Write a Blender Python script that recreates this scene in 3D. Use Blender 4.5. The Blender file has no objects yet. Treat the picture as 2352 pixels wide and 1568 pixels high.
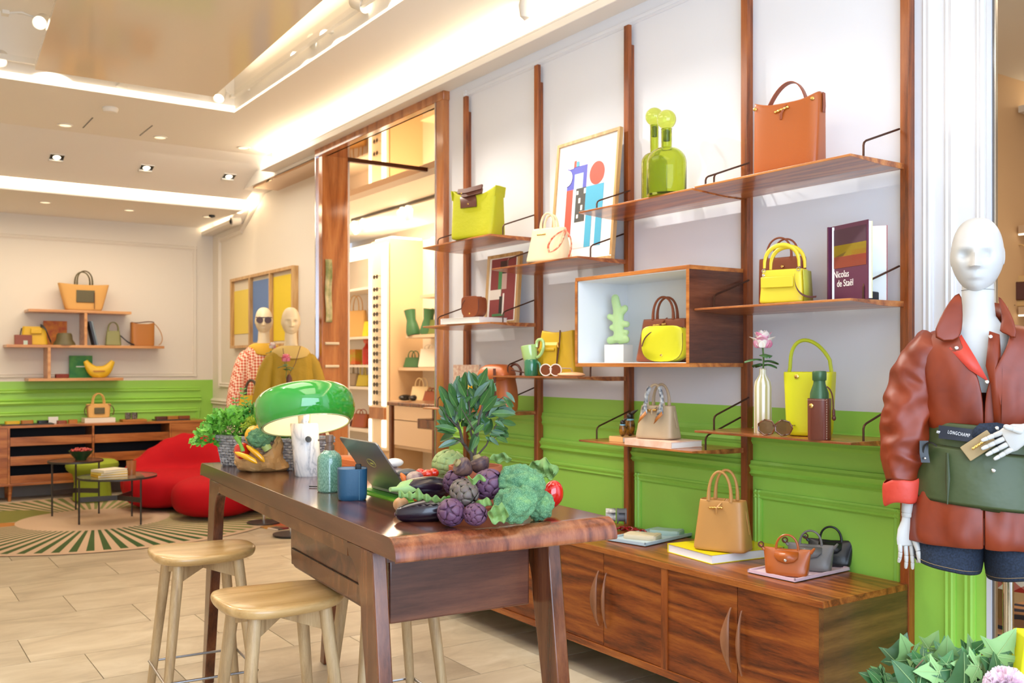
import bpy, bmesh, math, random
from math import sin, cos, pi, radians as R, sqrt
from mathutils import Vector as V, Matrix, Euler
random.seed(7)
scene = bpy.context.scene
COL = scene.collection
# ------------------------------------------------------------ camera, world, light, exposure
EYE = 1.45; YAW = R(34.2); SS, CC = sin(YAW), cos(YAW); FP = 2216.0
cam_d = bpy.data.cameras.new('camera'); cam = bpy.data.objects.new('camera', cam_d); COL.objects.link(cam)
cam.location = (0, 0, EYE); cam.rotation_euler = (R(90), 0, -YAW)
cam_d.sensor_width = 36; cam_d.lens = 36 * FP / 2352; cam_d.shift_y = 52 / 2352; cam_d.clip_start = .05
cam_d.dof.use_dof = True; cam_d.dof.focus_distance = 3.0; cam_d.dof.aperture_fstop = 5.6
scene.camera = cam
scene.view_settings.view_transform = 'Standard'; scene.view_settings.look = 'None'
scene.view_settings.gamma = 1; scene.view_settings.use_curve_mapping = False
scene.view_settings.exposure = -0.04
world = bpy.data.worlds.new('world'); scene.world = world; world.use_nodes = True
world.node_tree.nodes['Background'].inputs[0].default_value = (.80, .86, 1, 1)
world.node_tree.nodes['Background'].inputs[1].default_value = 1.0

def area(name, loc, rot, sx, sy, power, col, spread=180):
    d = bpy.data.lights.new(name, 'AREA'); d.shape = 'RECTANGLE'; d.size = sx; d.size_y = sy; d.energy = power; d.color = col
    d.spread = R(spread)
    o = bpy.data.objects.new(name, d); COL.objects.link(o); o.location = loc; o.rotation_euler = rot
    return o
def spot(name, loc, target, power, col, size=60, blend=.6, rad=.03):
    d = bpy.data.lights.new(name, 'SPOT'); d.energy = power; d.color = col; d.spot_size = R(size); d.spot_blend = blend; d.shadow_soft_size = rad
    o = bpy.data.objects.new(name, d); COL.objects.link(o); o.location = loc
    o.rotation_euler = (V(target) - V(loc)).to_track_quat('-Z', 'Y').to_euler()
    return o
WARM = (1, .80, .57); NEUT = (1, .90, .77); CLEAR = (1, .95, .89); COOL = (.72, .84, 1)
# daylight through the shop front behind the camera
area('daylight_window', (1.6, -1.35, 1.9), (R(-90), 0, 0), 3.6, 2.8, 215, (.60, .77, 1)).rotation_euler = (R(90), 0, R(0))
bpy.data.objects['daylight_window'].location = (.9, -1.2, 1.9); bpy.data.objects['daylight_window'].rotation_euler = (R(90), 0, R(-24))
# broad soft fill areas below the ceiling, added to light the room evenly
for i, (x, y, e) in enumerate(((1.1, 1.6, 30), (1.1, 4.2, 38), (2.9, 8.6, 28))):
    area('ceiling_fill', (x, y, 3.44), (0, 0, 0), 1.4, 1.8, e, NEUT)
area('rear_ceiling_fill', (1.7, 10.6, 3.04), (0, 0, 0), 2.6, .8, 34, WARM)
area('recess_glow', (2.36, 4.6, 3.72), (R(180), 0, 0), .12, 5.6, 26, WARM)
area('side_cove_glow', (3.27, 4.1, 3.40), (R(180), R(-18), 0), .05, 9.8, 34, (1, .80, .55))
area('rear_side_cove_glow', (3.5, 10.9, 3.12), (R(180), 0, 0), .05, 1.6, 5, WARM)
area('rear_slot_glow', (1.55, 10.16, 3.22), (R(90), 0, 0), 3.8, .04, 14, WARM)
for i, (loc, tgt, e, sz) in enumerate((
        ((2.42, 6.4, 3.62), (3.3, 5.0, 1.9), 75, 48), ((2.42, 5.9, 3.62), (3.3, 4.3, 1.9), 85, 48),
        ((2.42, 5.1, 3.62), (3.3, 3.45, 2.35), 80, 44), ((2.42, 4.5, 3.62), (3.3, 2.75, 2.0), 50, 50),
        ((2.42, 3.9, 3.62), (3.2, 2.4, 1.0), 95, 46), ((2.42, 4.9, 3.62), (3.3, 3.6, 1.0), 80, 50),
        ((2.42, 6.8, 3.62), (3.3, 4.8, .8), 75, 46), ((2.42, 3.2, 3.62), (2.9, 1.75, 1.3), 8, 40),
        ((.3, 6.9, 3.62), (1.2, 4.4, 1.0), 80, 60), ((.25, 4.6, 3.62), (1.0, 2.7, 1.0), 70, 60),
        ((2.2, 7.5, 3.62), (3.2, 9.2, 1.3), 60, 56), ((1.2, 7.55, 3.62), (1.1, 11.6, 1.5), 110, 60),
        ((2.1, 7.5, 3.62), (2.2, 9.9, .3), 75, 60))):
    spot('track_spot_beam', loc, tgt, e * 1.25, CLEAR if i in (2, 3, 4, 5, 7) else NEUT, sz, .7, .025)
area('far_room_light', (5.0, 9.2, 3.15), (0, 0, 0), 1.0, 5.0, 150, WARM)
area('far_room_light_near', (5.0, 6.2, 3.15), (0, 0, 0), 1.2, 1.6, 40, WARM)

# ------------------------------------------------------------ photograph rays -> points in the room
def ray(px, py):
    u = (px - 1176) / FP
    return V((SS + u * CC, CC - u * SS, (836 - py) / FP))
def pz(px, py, z):
    r = ray(px, py); t = (z - EYE) / r.z; return V((r.x * t, r.y * t, z))
def pX(px, py, X):
    r = ray(px, py); t = X / r.x; return V((X, r.y * t, EYE + r.z * t))
def pY(px, py, Y):
    r = ray(px, py); t = Y / r.y; return V((r.x * t, Y, EYE + r.z * t))
def yX(px, X): return pX(px, 836, X).y

# ------------------------------------------------------------ materials
def lin(h):
    if isinstance(h, str):
        h = h.lstrip('#'); c = [int(h[i:i + 2], 16) / 255 for i in (0, 2, 4)]
        return tuple((x / 12.92 if x <= .04045 else ((x + .055) / 1.055) ** 2.4) for x in c) + (1,)
    return tuple(h) + ((1,) if len(h) == 3 else ())
class NT:
    def __init__(s, name):
        s.m = bpy.data.materials.new(name); s.m.use_nodes = True; s.t = s.m.node_tree
        s.b = s.t.nodes['Principled BSDF']
    def n(s, typ, **kw):
        x = s.t.nodes.new(typ)
        for k, v in kw.items():
            if k in x.inputs: x.inputs[k].default_value = v
            else: setattr(x, k, v)
        return x
    def l(s, a, b): s.t.links.new(a, b)
    def coord(s, kind='Object', scale=(1, 1, 1), rot=(0, 0, 0)):
        tc = s.n('ShaderNodeTexCoord'); mp = s.n('ShaderNodeMapping')
        mp.inputs['Scale'].default_value = scale; mp.inputs['Rotation'].default_value = rot
        s.l(tc.outputs[kind], mp.inputs[0]); return mp.outputs[0]
    def ramp(s, fac, stops):
        r = s.n('ShaderNodeValToRGB'); e = r.color_ramp.elements
        while len(e) < len(stops): e.new(.5)
        for x, (p, c) in zip(e, stops): x.position = p; x.color = lin(c)
        s.l(fac, r.inputs[0]); return r.outputs[0]
    def bump(s, h, st=.2, d=.01):
        b = s.n('ShaderNodeBump'); b.inputs['Strength'].default_value = st; b.inputs['Distance'].default_value = d
        s.l(h, b.inputs['Height']); s.l(b.outputs[0], s.b.inputs['Normal'])
    def set(s, **kw):
        for k, v in kw.items(): s.b.inputs[k.replace('_', ' ')].default_value = v
        return s
def mat(name, c, rough=.5, metal=0, bump=None, var=None, coat=0, sheen=0, spec=None, **kw):
    m = NT(name); m.set(Base_Color=lin(c), Roughness=rough, Metallic=metal)
    if coat: m.b.inputs['Coat Weight'].default_value = coat; m.b.inputs['Coat Roughness'].default_value = .08
    if sheen: m.b.inputs['Sheen Weight'].default_value = sheen
    if spec is not None: m.b.inputs['Specular IOR Level'].default_value = spec
    if var:   # (second colour, scale)
        nz = m.n('ShaderNodeTexNoise', Scale=var[1], Detail=4.0); m.l(m.coord(), nz.inputs[0])
        m.l(m.ramp(nz.outputs[0], [(.35, c), (.65, var[0])]), m.b.inputs['Base Color'])
    if bump:  # (scale, strength)
        nz = m.n('ShaderNodeTexNoise', Scale=bump[0], Detail=3.0); m.l(m.coord(), nz.inputs[0]); m.bump(nz.outputs[0], bump[1], bump[2] if len(bump) > 2 else .003)
    for k, v in kw.items(): m.b.inputs[k.replace('_', ' ')].default_value = v
    return m.m
def emit(name, c, st):
    m = NT(name); m.set(Base_Color=lin(c), Emission_Color=lin(c), Emission_Strength=st); return m.m
def wood(name, dark, mid, light, axis=1, sc=9, rough=.35, coat=.25, knots=True, jitter=True):
    m = NT(name); s = [sc, sc, sc]; s[axis] = sc * .09
    co = m.coord(scale=tuple(s))
    if jitter:
        oi = m.n('ShaderNodeObjectInfo'); ad = m.n('ShaderNodeVectorMath', operation='ADD'); mu = m.n('ShaderNodeMath', operation='MULTIPLY'); mu.inputs[1].default_value = 13
        m.l(oi.outputs['Random'], mu.inputs[0]); m.l(co, ad.inputs[0]); m.l(mu.outputs[0], ad.inputs[1]); co = ad.outputs[0]
    n1 = m.n('ShaderNodeTexNoise', Scale=.55, Detail=2.0, Distortion=.6 if knots else .15); m.l(co, n1.inputs[0])
    mm = m.n('ShaderNodeMath', operation='MULTIPLY'); mm.inputs[1].default_value = 15; m.l(n1.outputs[0], mm.inputs[0])
    fr = m.n('ShaderNodeMath', operation='PINGPONG'); fr.inputs[1].default_value = 1; m.l(mm.outputs[0], fr.inputs[0])
    n2 = m.n('ShaderNodeTexNoise', Scale=13, Detail=6.0, Roughness=.75); m.l(co, n2.inputs[0])
    mx = m.n('ShaderNodeMath', operation='MULTIPLY_ADD'); m.l(n2.outputs[0], mx.inputs[0]); mx.inputs[1].default_value = .82; 
    m2 = m.n('ShaderNodeMath', operation='MULTIPLY'); m2.inputs[1].default_value = .40; m.l(fr.outputs[0], m2.inputs[0]); m.l(m2.outputs[0], mx.inputs[2])
    m.l(m.ramp(mx.outputs[0], [(.30, dark), (.58, mid), (.92, light)]), m.b.inputs['Base Color'])
    m.set(Roughness=rough); m.b.inputs['Coat Weight'].default_value = coat; m.b.inputs['Coat Roughness'].default_value = .12
    m.bump(n2.outputs[0], .12, .002)
    return m.m

# ------------------------------------------------------------ mesh builder
class MB:
    def __init__(s): s.v = []; s.f = []; s.mi = []; s.k = 0
    def add(s, vs, fs, m=None):
        o = len(s.v); s.v += [tuple(x) for x in vs]; s.f += [tuple(i + o for i in f) for f in fs]; s.mi += [s.k if m is None else m] * len(fs); return s
    def box(s, a, b, M=None):
        x0, y0, z0 = a; x1, y1, z1 = b
        vs = [V((x, y, z)) for z in (z0, z1) for y in (y0, y1) for x in (x0, x1)]
        if M is not None: vs = [M @ v for v in vs]
        return s.add(vs, [(0, 2, 3, 1), (4, 5, 7, 6), (0, 1, 5, 4), (2, 6, 7, 3), (0, 4, 6, 2), (1, 3, 7, 5)])
    def cbox(s, c, d, M=None): return s.box([c[i] - d[i] / 2 for i in range(3)], [c[i] + d[i] / 2 for i in range(3)], M)
    def rings(s, rs, cap0=True, cap1=True, close=True):
        n = len(rs[0]); vs = [p for r in rs for p in r]; fs = []
        for k in range(len(rs) - 1):
            for i in range(n if close else n - 1):
                j = (i + 1) % n; fs.append((k * n + i, k * n + j, (k + 1) * n + j, (k + 1) * n + i))
        if cap0: fs.append(tuple(range(n))[::-1])
        if cap1: fs.append(tuple((len(rs) - 1) * n + i for i in range(n)))
        return s.add(vs, fs)
    def tube(s, pts, r, n=8, flat=1, up=(0, 0, 1), cap=True):
        pts = [V(p) for p in pts]; rs = []; N = None
        for i, p in enumerate(pts):
            t = (pts[min(i + 1, len(pts) - 1)] - pts[max(i - 1, 0)]).normalized()
            if N is None:
                N = V(up); N = N - t * N.dot(t)
                if N.length < 1e-3: N = V((1, 0, 0)); N = N - t * N.dot(t)
                if N.length < 1e-3: N = V((0, 1, 0))
            else: N = N - t * N.dot(t)
            N.normalize(); B = t.cross(N); rr = r[i] if hasattr(r, '__len__') else r
            rs.append([p + (N * cos(a) * flat + B * sin(a)) * rr for a in (2 * pi * k / n for k in range(n))])
        return s.rings(rs, cap, cap)
    def ribbon(s, pts, wdir, w, t):
        pts = [V(p) for p in pts]; W = V(wdir).normalized() * w / 2; rs = []
        for i, p in enumerate(pts):
            T = (pts[min(i + 1, len(pts) - 1)] - pts[max(i - 1, 0)]).normalized(); N = T.cross(W).normalized() * t / 2
            rs.append([p + W + N, p - W + N, p - W - N, p + W - N])
        return s.rings(rs)
    def lathe(s, prof, n=32, c=(0, 0, 0), sx=1, sy=1, M=None, a0=0, cap=True):
        rs = [[V((c[0] + r * cos(a) * sx, c[1] + r * sin(a) * sy, c[2] + z)) for a in (a0 + 2 * pi * k / n for k in range(n))] for r, z in prof]
        if M is not None: rs = [[M @ p for p in r] for r in rs]
        return s.rings(rs, cap, cap)
    def ell(s, c, r, n=16, m=10, M=None, fn=None):
        rs = []
        if not hasattr(r, '__len__'): r = (r, r, r)
        for k in range(m + 1):
            th = pi * (k + .0) / m; th = min(max(th, .04), pi - .04); ring = []
            for i in range(n):
                a = 2 * pi * i / n; p = V((sin(th) * cos(a), sin(th) * sin(a), -cos(th)))
                if fn: p = p * fn(p)
                p = V((p.x * r[0], p.y * r[1], p.z * r[2]))
                if M is not None: p = M @ p
                ring.append(p + V(c))
            rs.append(ring)
        return s.rings(rs)
    def loft(s, lv, n=40, cap0=True, cap1=True, M=None):
        """lv: (z, width, depth, exponent, dip, xoff, yoff): rounded-rectangle sections, dip raises the ends"""
        rs = []
        for L in lv:
            z, w, d, e, dip, xo, yo = (tuple(L) + (4, 0, 0, 0))[:7] if len(L) == 3 else (tuple(L) + (0, 0, 0))[:7]
            ring = []
            for k in range(n):
                a = 2 * pi * (k + .5) / n; c_, s_ = cos(a), sin(a)
                x = abs(c_) ** (2 / e) * (1 if c_ > 0 else -1); y = abs(s_) ** (2 / e) * (1 if s_ > 0 else -1)
                p = V((x * w / 2 + xo, y * d / 2 + yo, z + dip * x * x))
                ring.append(M @ p if M is not None else p)
            rs.append(ring)
        return s.rings(rs, cap0, cap1)
    def grid(s, fn, nu, nv, t=0):
        P = [[V(fn(i / nu, j / nv)) for i in range(nu + 1)] for j in range(nv + 1)]
        vs = [p for r in P for p in r]; q = nu + 1
        fs = [(j * q + i, j * q + i + 1, (j + 1) * q + i + 1, (j + 1) * q + i) for j in range(nv) for i in range(nu)]
        return s.add(vs, fs)
    def prism(s, poly, h, M=None):
        n = len(poly); vs = [V((x, y, 0)) for x, y in poly] + [V((x, y, h)) for x, y in poly]
        if M is not None: vs = [M @ v for v in vs]
        return s.add(vs, [tuple(range(n))[::-1], tuple(range(n, 2 * n))] + [(i, (i + 1) % n, n + (i + 1) % n, n + i) for i in range(n)])
    def build(s, name, m=None, parent=None, smooth=True, bevel=0, solid=0, sub=0, kind=None, ang=35, seg=2, remesh=0):
        me = bpy.data.meshes.new(name); me.from_pydata(s.v, [], s.f); me.update()
        ms = m if isinstance(m, (list, tuple)) else [m]
        for x in ms: me.materials.append(x)
        if len(ms) > 1:
            for p, i in zip(me.polygons, s.mi): p.material_index = i
        bm = bmesh.new(); bm.from_mesh(me); bmesh.ops.recalc_face_normals(bm, faces=bm.faces); bm.to_mesh(me); bm.free()
        if smooth and hasattr(me, 'shade_smooth'): me.shade_smooth()
        if smooth and remesh == 0 and sub == 0:
            try: me.set_sharp_from_angle(angle=R(ang))
            except Exception: pass
        o = bpy.data.objects.new(name, me); COL.objects.link(o)
        if parent is not None: o.parent = parent
        if remesh:
            x = o.modifiers.new('remesh', 'REMESH'); x.mode = 'VOXEL'; x.voxel_size = remesh; x.use_smooth_shade = True
            y = o.modifiers.new('smooth', 'SMOOTH'); y.factor = .8; y.iterations = 8
        if solid: x = o.modifiers.new('solid', 'SOLIDIFY'); x.thickness = solid; x.offset = 0
        if bevel: x = o.modifiers.new('bevel', 'BEVEL'); x.width = bevel; x.segments = seg; x.limit_method = 'ANGLE'; x.angle_limit = R(40); x.harden_normals = False
        if sub: x = o.modifiers.new('sub', 'SUBSURF'); x.levels = sub; x.render_levels = sub
        if kind: o['kind'] = kind
        return o
def tag(o, label=None, cat=None, group=None, kind=None):
    if label: o['label'] = label
    if cat: o['category'] = cat
    if group: o['group'] = group
    if kind: o['kind'] = kind
    return o
def E(name, loc, rz=0, label=None, cat=None, group=None, rx=0, ry=0, sc=1):
    o = bpy.data.objects.new(name, None); COL.objects.link(o); o.location = loc; o.rotation_euler = (rx, ry, rz); o.empty_display_size = .05
    if sc != 1: o.scale = (sc,) * 3
    return tag(o, label, cat, group)
def copy_tree(o, parent=None):
    c = o.copy(); COL.objects.link(c)
    if parent is not None: c.parent = parent
    for ch in list(o.children): copy_tree(ch, c)
    return c
def S(name, mb, m, parent=None, **kw):
    o = mb.build(name, m, parent, **kw)
    if parent is None: o['kind'] = 'structure'
    return o
def B(a, b, M=None): return MB().box(a, b, M)
def bez(p0, p1, p2, p3, n=12):
    p0, p1, p2, p3 = map(V, (p0, p1, p2, p3))
    return [p0 * (1 - t) ** 3 + p1 * 3 * t * (1 - t) ** 2 + p2 * 3 * t * t * (1 - t) + p3 * t ** 3 for t in (i / n for i in range(n + 1))]
def arc(w, h, n=16, y=0, z=0, x=0, pw=1.0):
    """handle arc in local xz: width w, height h"""
    return [V((x - w / 2 * cos(pi * i / n), y, z + h * sin(pi * i / n) ** pw)) for i in range(n + 1)]
def text(s, size, m, name, parent, loc, rot, ext=.0004, align='LEFT', sx=1, font_shear=0, space=1):
    c = bpy.data.curves.new(name, 'FONT'); c.body = s; c.size = size; c.extrude = ext; c.align_x = align; c.align_y = 'CENTER'; c.space_character = space; c.shear = font_shear; c.offset = 0
    t = bpy.data.objects.new(name + '_c', c); COL.objects.link(t)
    dg = bpy.context.evaluated_depsgraph_get(); me = bpy.data.meshes.new_from_object(t.evaluated_get(dg)); bpy.data.objects.remove(t)
    me.materials.clear(); me.materials.append(m); o = bpy.data.objects.new(name, me); COL.objects.link(o)
    if parent is not None: o.parent = parent
    o.location = loc; o.rotation_euler = rot; o.scale = (sx, 1, 1); return o
FACE = (R(90), 0, 0)   # text/print that reads from local -y
# ------------------------------------------------------------ shared materials
M_white = mat('paint_white', '#dfe2e9', .55, bump=(60, .04))
M_cream = mat('paint_cream', '#e8e2d6', .6)
M_ceil = mat('ceiling_plaster', '#f0ebe2', .6)
M_green = mat('paint_green', '#9ad455', .42)
M_gloss_ceil = mat('lacquered_panel', '#e6d6ba', .09, coat=0, spec=.4)
M_walnut = wood('walnut_along_y', '#4a1f08', '#864214', '#b0682a', 1, 11, coat=.15)
M_walnut_z = wood('walnut_upright', '#542408', '#8a4314', '#a65a20', 2, 8, knots=False)
M_walnut_f = wood('walnut_doors', '#3a1605', '#7c390e', '#a25a1c', 1, 9, coat=.08, rough=.42)
M_walnut_h = wood('walnut_handle', '#7c4d30', '#8f5c3c', '#a4714e', 2, 7, rough=.45, coat=.1, knots=False)
M_tablew = wood('mahogany_top', '#3c1c12', '#562c1c', '#713f2a', 1, 9, rough=.16, coat=.55, knots=False)
M_tableleg = wood('mahogany_leg', '#42200f', '#63341c', '#7f4a2a', 2, 9, rough=.25, coat=.4, knots=False)
M_tableend = wood('mahogany_end', '#54240f', '#7e4022', '#a05e38', 2, 9, rough=.22, coat=.5, knots=False)
M_tableapr = wood('mahogany_apron', '#442414', '#63391f', '#80502f', 0, 7, rough=.25, coat=.4)
M_oak = wood('pale_oak', '#a3855e', '#ba9c72', '#cfb48a', 2, 12, rough=.42, coat=.1, knots=False)
M_oakseat = wood('pale_oak_seat', '#b08a54', '#c29c64', '#d2ae78', 0, 8, rough=.28, coat=.3, knots=False)
M_oakf = wood('oak_frame', '#b0854e', '#c69c62', '#d8b47e', 2, 10, knots=False)
M_rod = mat('bronze_rod', '#54382c', .35, .8)
M_steel = mat('brushed_steel', '#b6b8bc', .25, 1)
M_gold = mat('polished_brass', '#d9b065', .22, 1)
M_silver = mat('polished_nickel', '#d6d6d6', .18, 1)
M_black = mat('black_plastic', '#151515', .4)
M_led = emit('led_strip', '#fff0d4', 6)
M_ledsoft = emit('led_soft', '#ffedd0', 2.2)
M_far = mat('far_wall', '#e2c096', .6); M_farw = mat('far_white', '#efe3d2', .6); M_lam = mat('far_laminate', '#dcc0a0', .4)
M_mirror = mat('mirror_glass', '#eeeeee', .02, 1)
M_wire = mat('white_metal', '#e8e4da', .4)

# ------------------------------------------------------------ floor with stone tiles
WX = 3.33; BX = 3.60; BY = 11.8; CZ = 3.5
m = NT('travertine'); oi = m.n('ShaderNodeObjectInfo'); co = m.coord(scale=(1, 2.2, 1))
ad = m.n('ShaderNodeVectorMath', operation='ADD'); mu = m.n('ShaderNodeMath', operation='MULTIPLY'); mu.inputs[1].default_value = 17
m.l(oi.outputs['Random'], mu.inputs[0]); m.l(co, ad.inputs[0]); m.l(mu.outputs[0], ad.inputs[1])
nz = m.n('ShaderNodeTexNoise', Scale=2.2, Detail=8.0, Roughness=.62, Distortion=.7); m.l(ad.outputs[0], nz.inputs[0])
c1 = m.ramp(nz.outputs[0], [(.28, '#a5977f'), (.5, '#c0b298'), (.72, '#d2c7b0')])
hv = m.n('ShaderNodeHueSaturation'); m.l(c1, hv.inputs['Color']); mr = m.n('ShaderNodeMapRange'); m.l(oi.outputs['Random'], mr.inputs[0]); mr.inputs[3].default_value = .86; mr.inputs[4].default_value = 1.08
m.l(mr.outputs[0], hv.inputs['Value']); m.l(hv.outputs[0], m.b.inputs['Base Color']); m.set(Roughness=.42)
M_floor = m.m
M_grout = mat('floor_joint', '#a8977a', .8)
floor = S('floor', B((-1.6, -1.6, -.12), (9.5, 13.0, -.008)), M_grout, smooth=False)
TX, TY = .92, .46; row = 0; y = .6
tile_me = None; cnt = 0
while y < BY and cnt < 298:
    off = [0, .31, .62][row % 3] * TX; row += 1
    x = max(-.2, .09 * y - .4) - off % TX
    xmax = 3.6
    while x < xmax:
        x1 = x + TX
        vis = x1 > .11 * y - .15
        if vis and cnt < 298:
            a = max(x, -.8); 
            if tile_me is None:
                t = B((0, 0, -.012), (TX - .004, TY - .004, 0)).build('tile', M_floor, floor, smooth=False); tile_me = t.data
            else:
                t = bpy.data.objects.new('tile', tile_me); COL.objects.link(t); t.parent = floor
            t.location = (x, y, 0); cnt += 1
        x = x1
    y += TY
# ------------------------------------------------------------ shelf wall (right), portal, rear wall
PY = [5.39, 4.59, 3.79, 2.99, 2.19]            # upright centres, far to near
PA, PB = 5.70, 7.75                             # portal opening
G = 1.26
wr = S('wall_right', MB().box((WX, 1.89, G), (WX + .015, 5.665, 3.42)), M_white, smooth=False)
S('wall_right_dado', B((WX, 1.89, 0), (WX + .015, 5.665, G)), M_green, smooth=False)
S('wall_right_upper', B((WX, -1.6, 3.42), (WX + .1, 9.05, 3.95)), M_ceil, smooth=False)
S('wall_right_near', MB().box((WX, -1.6, 0), (WX + .12, .95, 3.42)), M_white, smooth=False)
S('wall_rear_right', MB().box((BX, 7.87, 0), (BX + .012, BY + .1, 3.9)), M_cream, smooth=False)
S('wall_back', B((-1.6, BY, G), (BX + .1, BY + .12, 3.3)), M_cream, smooth=False)
S('wall_back_dado', B((-1.6, BY, 0), (BX, BY + .12, G)), M_green, smooth=False)
S('wall_left', MB().box((-1.05, -1.6, 0), (-.9, 4.12, 3.55)).box((-.9, 4.12, 0), (-.3, 4.3, 3.9)).box((-.45, 4.3, 0), (-.3, BY, 3.9)), M_cream, smooth=False)
def mould(mb, pts, wd, pr, axis='x', sgn=-1):
    """ribbed moulding: straight run between two points on a wall; wd height across, pr how proud"""
    a, b = V(pts[0]), V(pts[1]); t = (b - a).normalized(); nrm = V((sgn, 0, 0)) if axis == 'x' else V((0, sgn, 0)); up = nrm.cross(t)
    prof = [(-.5, 0), (-.5, .45), (-.32, .6), (-.2, 1), (0, .75), (.12, .55), (.3, .9), (.42, .45), (.5, .3), (.5, 0)]
    rs = [[p + up * q[0] * wd + nrm * q[1] * pr for q in prof] for p in (a - t * wd * .5, b + t * wd * .5)]
    mb.rings(rs)
def frame(mb, X, y0, y1, z0, z1, wd=.04, pr=.014, axis='x', sgn=-1):
    P = (lambda a, z: (X, a, z)) if axis == 'x' else (lambda a, z: (a, X, z))
    for a, b in (((y0, z0), (y1, z0)), ((y0, z1), (y1, z1)), ((y0, z0), (y0, z1)), ((y1, z0), (y1, z1))): mould(mb, (P(*a), P(*b)), wd, pr, axis, sgn)
mb = MB(); mb2 = MB()
for a, b in (((WX, 2.12, G), (WX, 2.12, 3.23)), ((WX, 2.12, 3.23), (WX, 5.44, 3.23)), ((WX, 5.44, G), (WX, 5.44, 3.23))): mould(mb, (a, b), .045, .010)
mould(mb, ((WX, 2.03, G), (WX, 2.03, 3.4)), .045, .010)
mould(mb, ((WX, 1.915, G), (WX, 1.915, 3.4)), .03, .010)
S('trim_1', mb, M_white, ang=20)
bays = [(5.39, 5.60)] + [(PY[i + 1], PY[i]) for i in range(4)]
mb = MB()
for a, b in [(PY[i + 1] + .05, PY[i] - .05) for i in range(4)]:
    frame(mb, WX, a, b, .16, .87, .042, .016)
mould(mb, ((WX, 2.12, .985), (WX, 5.6, .985)), .07, .032); mould(mb, ((WX, 2.14, 1.13), (WX, 5.5, 1.13)), .075, .014)
[mould(mb, ((WX, y_, .1), (WX, y_, 1.22)), .045, .012) for y_ in (2.03, 1.955)]; frame(mb, WX, 5.46, 5.58, .3, .87, .02, .01)
S('trim_2', mb, M_green, ang=20)
S('baseboard_right', B((WX - .02, 1.9, 0), (WX, 5.6, .12)), M_green, bevel=.004)
# rear wall mouldings
mb = MB()
zz = lambda y: 3.30 if y < 10 else 2.96
for a, b in (((BX, 8.0, 3.30), (BX, 9.98, 3.30)), ((BX, 9.98, 3.30), (BX, 10.72, 2.95)), ((BX, 10.72, 2.95), (BX, 11.5, 2.93)), ((BX, 11.5, 2.93), (BX, 11.5, 1.2)), ((BX, 11.5, 1.2), (BX, 8.0, 1.2))): mould(mb, (a, b), .06, .025)
mould(mb, ((BX, 8, 1.0), (BX, 11.78, 1.0)), .07, .03); frame(mb, BX, 8.0, 11.5, .2, .88, .05, .02)
frame(mb, BY, -1, 3.38, 1.32, 2.85, .05, .02, 'y')
S('trim_3', mb, M_cream, ang=20)
mb = MB()
for z, wd, pr in ((1.15, .05, .02), (1.03, .07, .035), (.90, .05, .02)): mould(mb, ((-1, BY, z), (3.42, BY, z)), wd, pr, 'y')
mould(mb, ((3.42, BY, 0.2), (3.42, BY, .90)), .05, .02, 'y')
S('trim_4', mb, M_green, ang=20)
S('baseboard_back', B((-1.6, BY - .03, 0), (BX, BY, .14)), mat('stone_base', '#8d867c', .6), smooth=False)
# cornice with a hidden light strip, along the shelf wall
S('cornice_right', MB().box((3.20, -1.6, 3.30), (WX + .02, 9.0, 3.345)).box((3.20, -1.6, 3.345), (3.215, 9.0, 3.36)), M_ceil, smooth=False, bevel=.004)
tag(B((3.25, -1.0, 3.346), (3.27, 8.95, 3.356)).build('cove_light_strip', M_led, bpy.data.objects['cornice_right']))
# rear cornice that follows the sloping ceiling
mb = MB()
for a, b in (((9.80, 3.62), (10.68, 3.07)), ((10.68, 3.07), (BY, 3.05))):
    M_ = None; p, q = V((BX - .14, a[0], a[1])), V((BX - .14, b[0], b[1]))
    mb.add([p, p + V((.16, 0, 0)), p + V((.16, 0, -.04)), p + V((0, 0, -.04)), q, q + V((.16, 0, 0)), q + V((.16, 0, -.04)), q + V((0, 0, -.04))], [(0, 1, 5, 4), (1, 2, 6, 5), (2, 3, 7, 6), (3, 0, 4, 7), (0, 3, 2, 1), (4, 5, 6, 7)])
cr = S('cornice_rear', mb, M_ceil, smooth=False)
mb = MB()
for a, b in (((9.85, 3.60), (10.68, 3.08)), ((10.68, 3.08), (BY, 3.06))): mb.tube([(BX - .10, a[0], a[1]), (BX - .10, b[0], b[1])], .008, 6)
mb.build('cove_light_strip', M_led, cr)
# ceilings
RX0, RX1, RY0, RY1 = -.15, 2.55, .5, 7.78
S('ceiling', MB().box((-1.6, -1.6, CZ), (RX0, 9.23, CZ + .1)).box((RX1, -1.6, CZ), (WX, 9.23, CZ + .1)).box((RX0, -1.6, CZ), (RX1, RY0, CZ + .1)).box((RX0, RY1, CZ), (RX1, 9.23, CZ + .1)), M_ceil, smooth=False)
S('ceiling_recess', MB().box((RX0 - .1, RY0 - .1, 3.98), (RX1 + .1, RY1 + .1, 4.06)).box((RX0 - .05, RY0, 3.6), (RX0, RY1, 3.98)).box((RX1, RY0, 3.6), (RX1 + .05, RY1, 3.98)).box((RX0, RY0 - .05, 3.6), (RX1, RY0, 3.98)).box((RX0, RY1, 3.6), (RX1, RY1 + .05, 3.98)), M_ceil, smooth=False)
mb = MB(); y0, z0, y1, z1 = 9.23, CZ, 10.10, 3.20
mb.add([(-1.6, y0, z0), (3.44, y0, z0), (3.44, y1, z1), (-1.6, y1, z1), (-1.6, y0, z0 + .1), (3.44, y0, z0 + .1), (3.44, y1, z1 + .1), (-1.6, y1, z1 + .1)], [(0, 1, 2, 3), (4, 7, 6, 5), (0, 4, 5, 1), (1, 5, 6, 2), (2, 6, 7, 3), (3, 7, 4, 0)])
S('ceiling_slope', mb, M_ceil, smooth=False)
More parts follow.
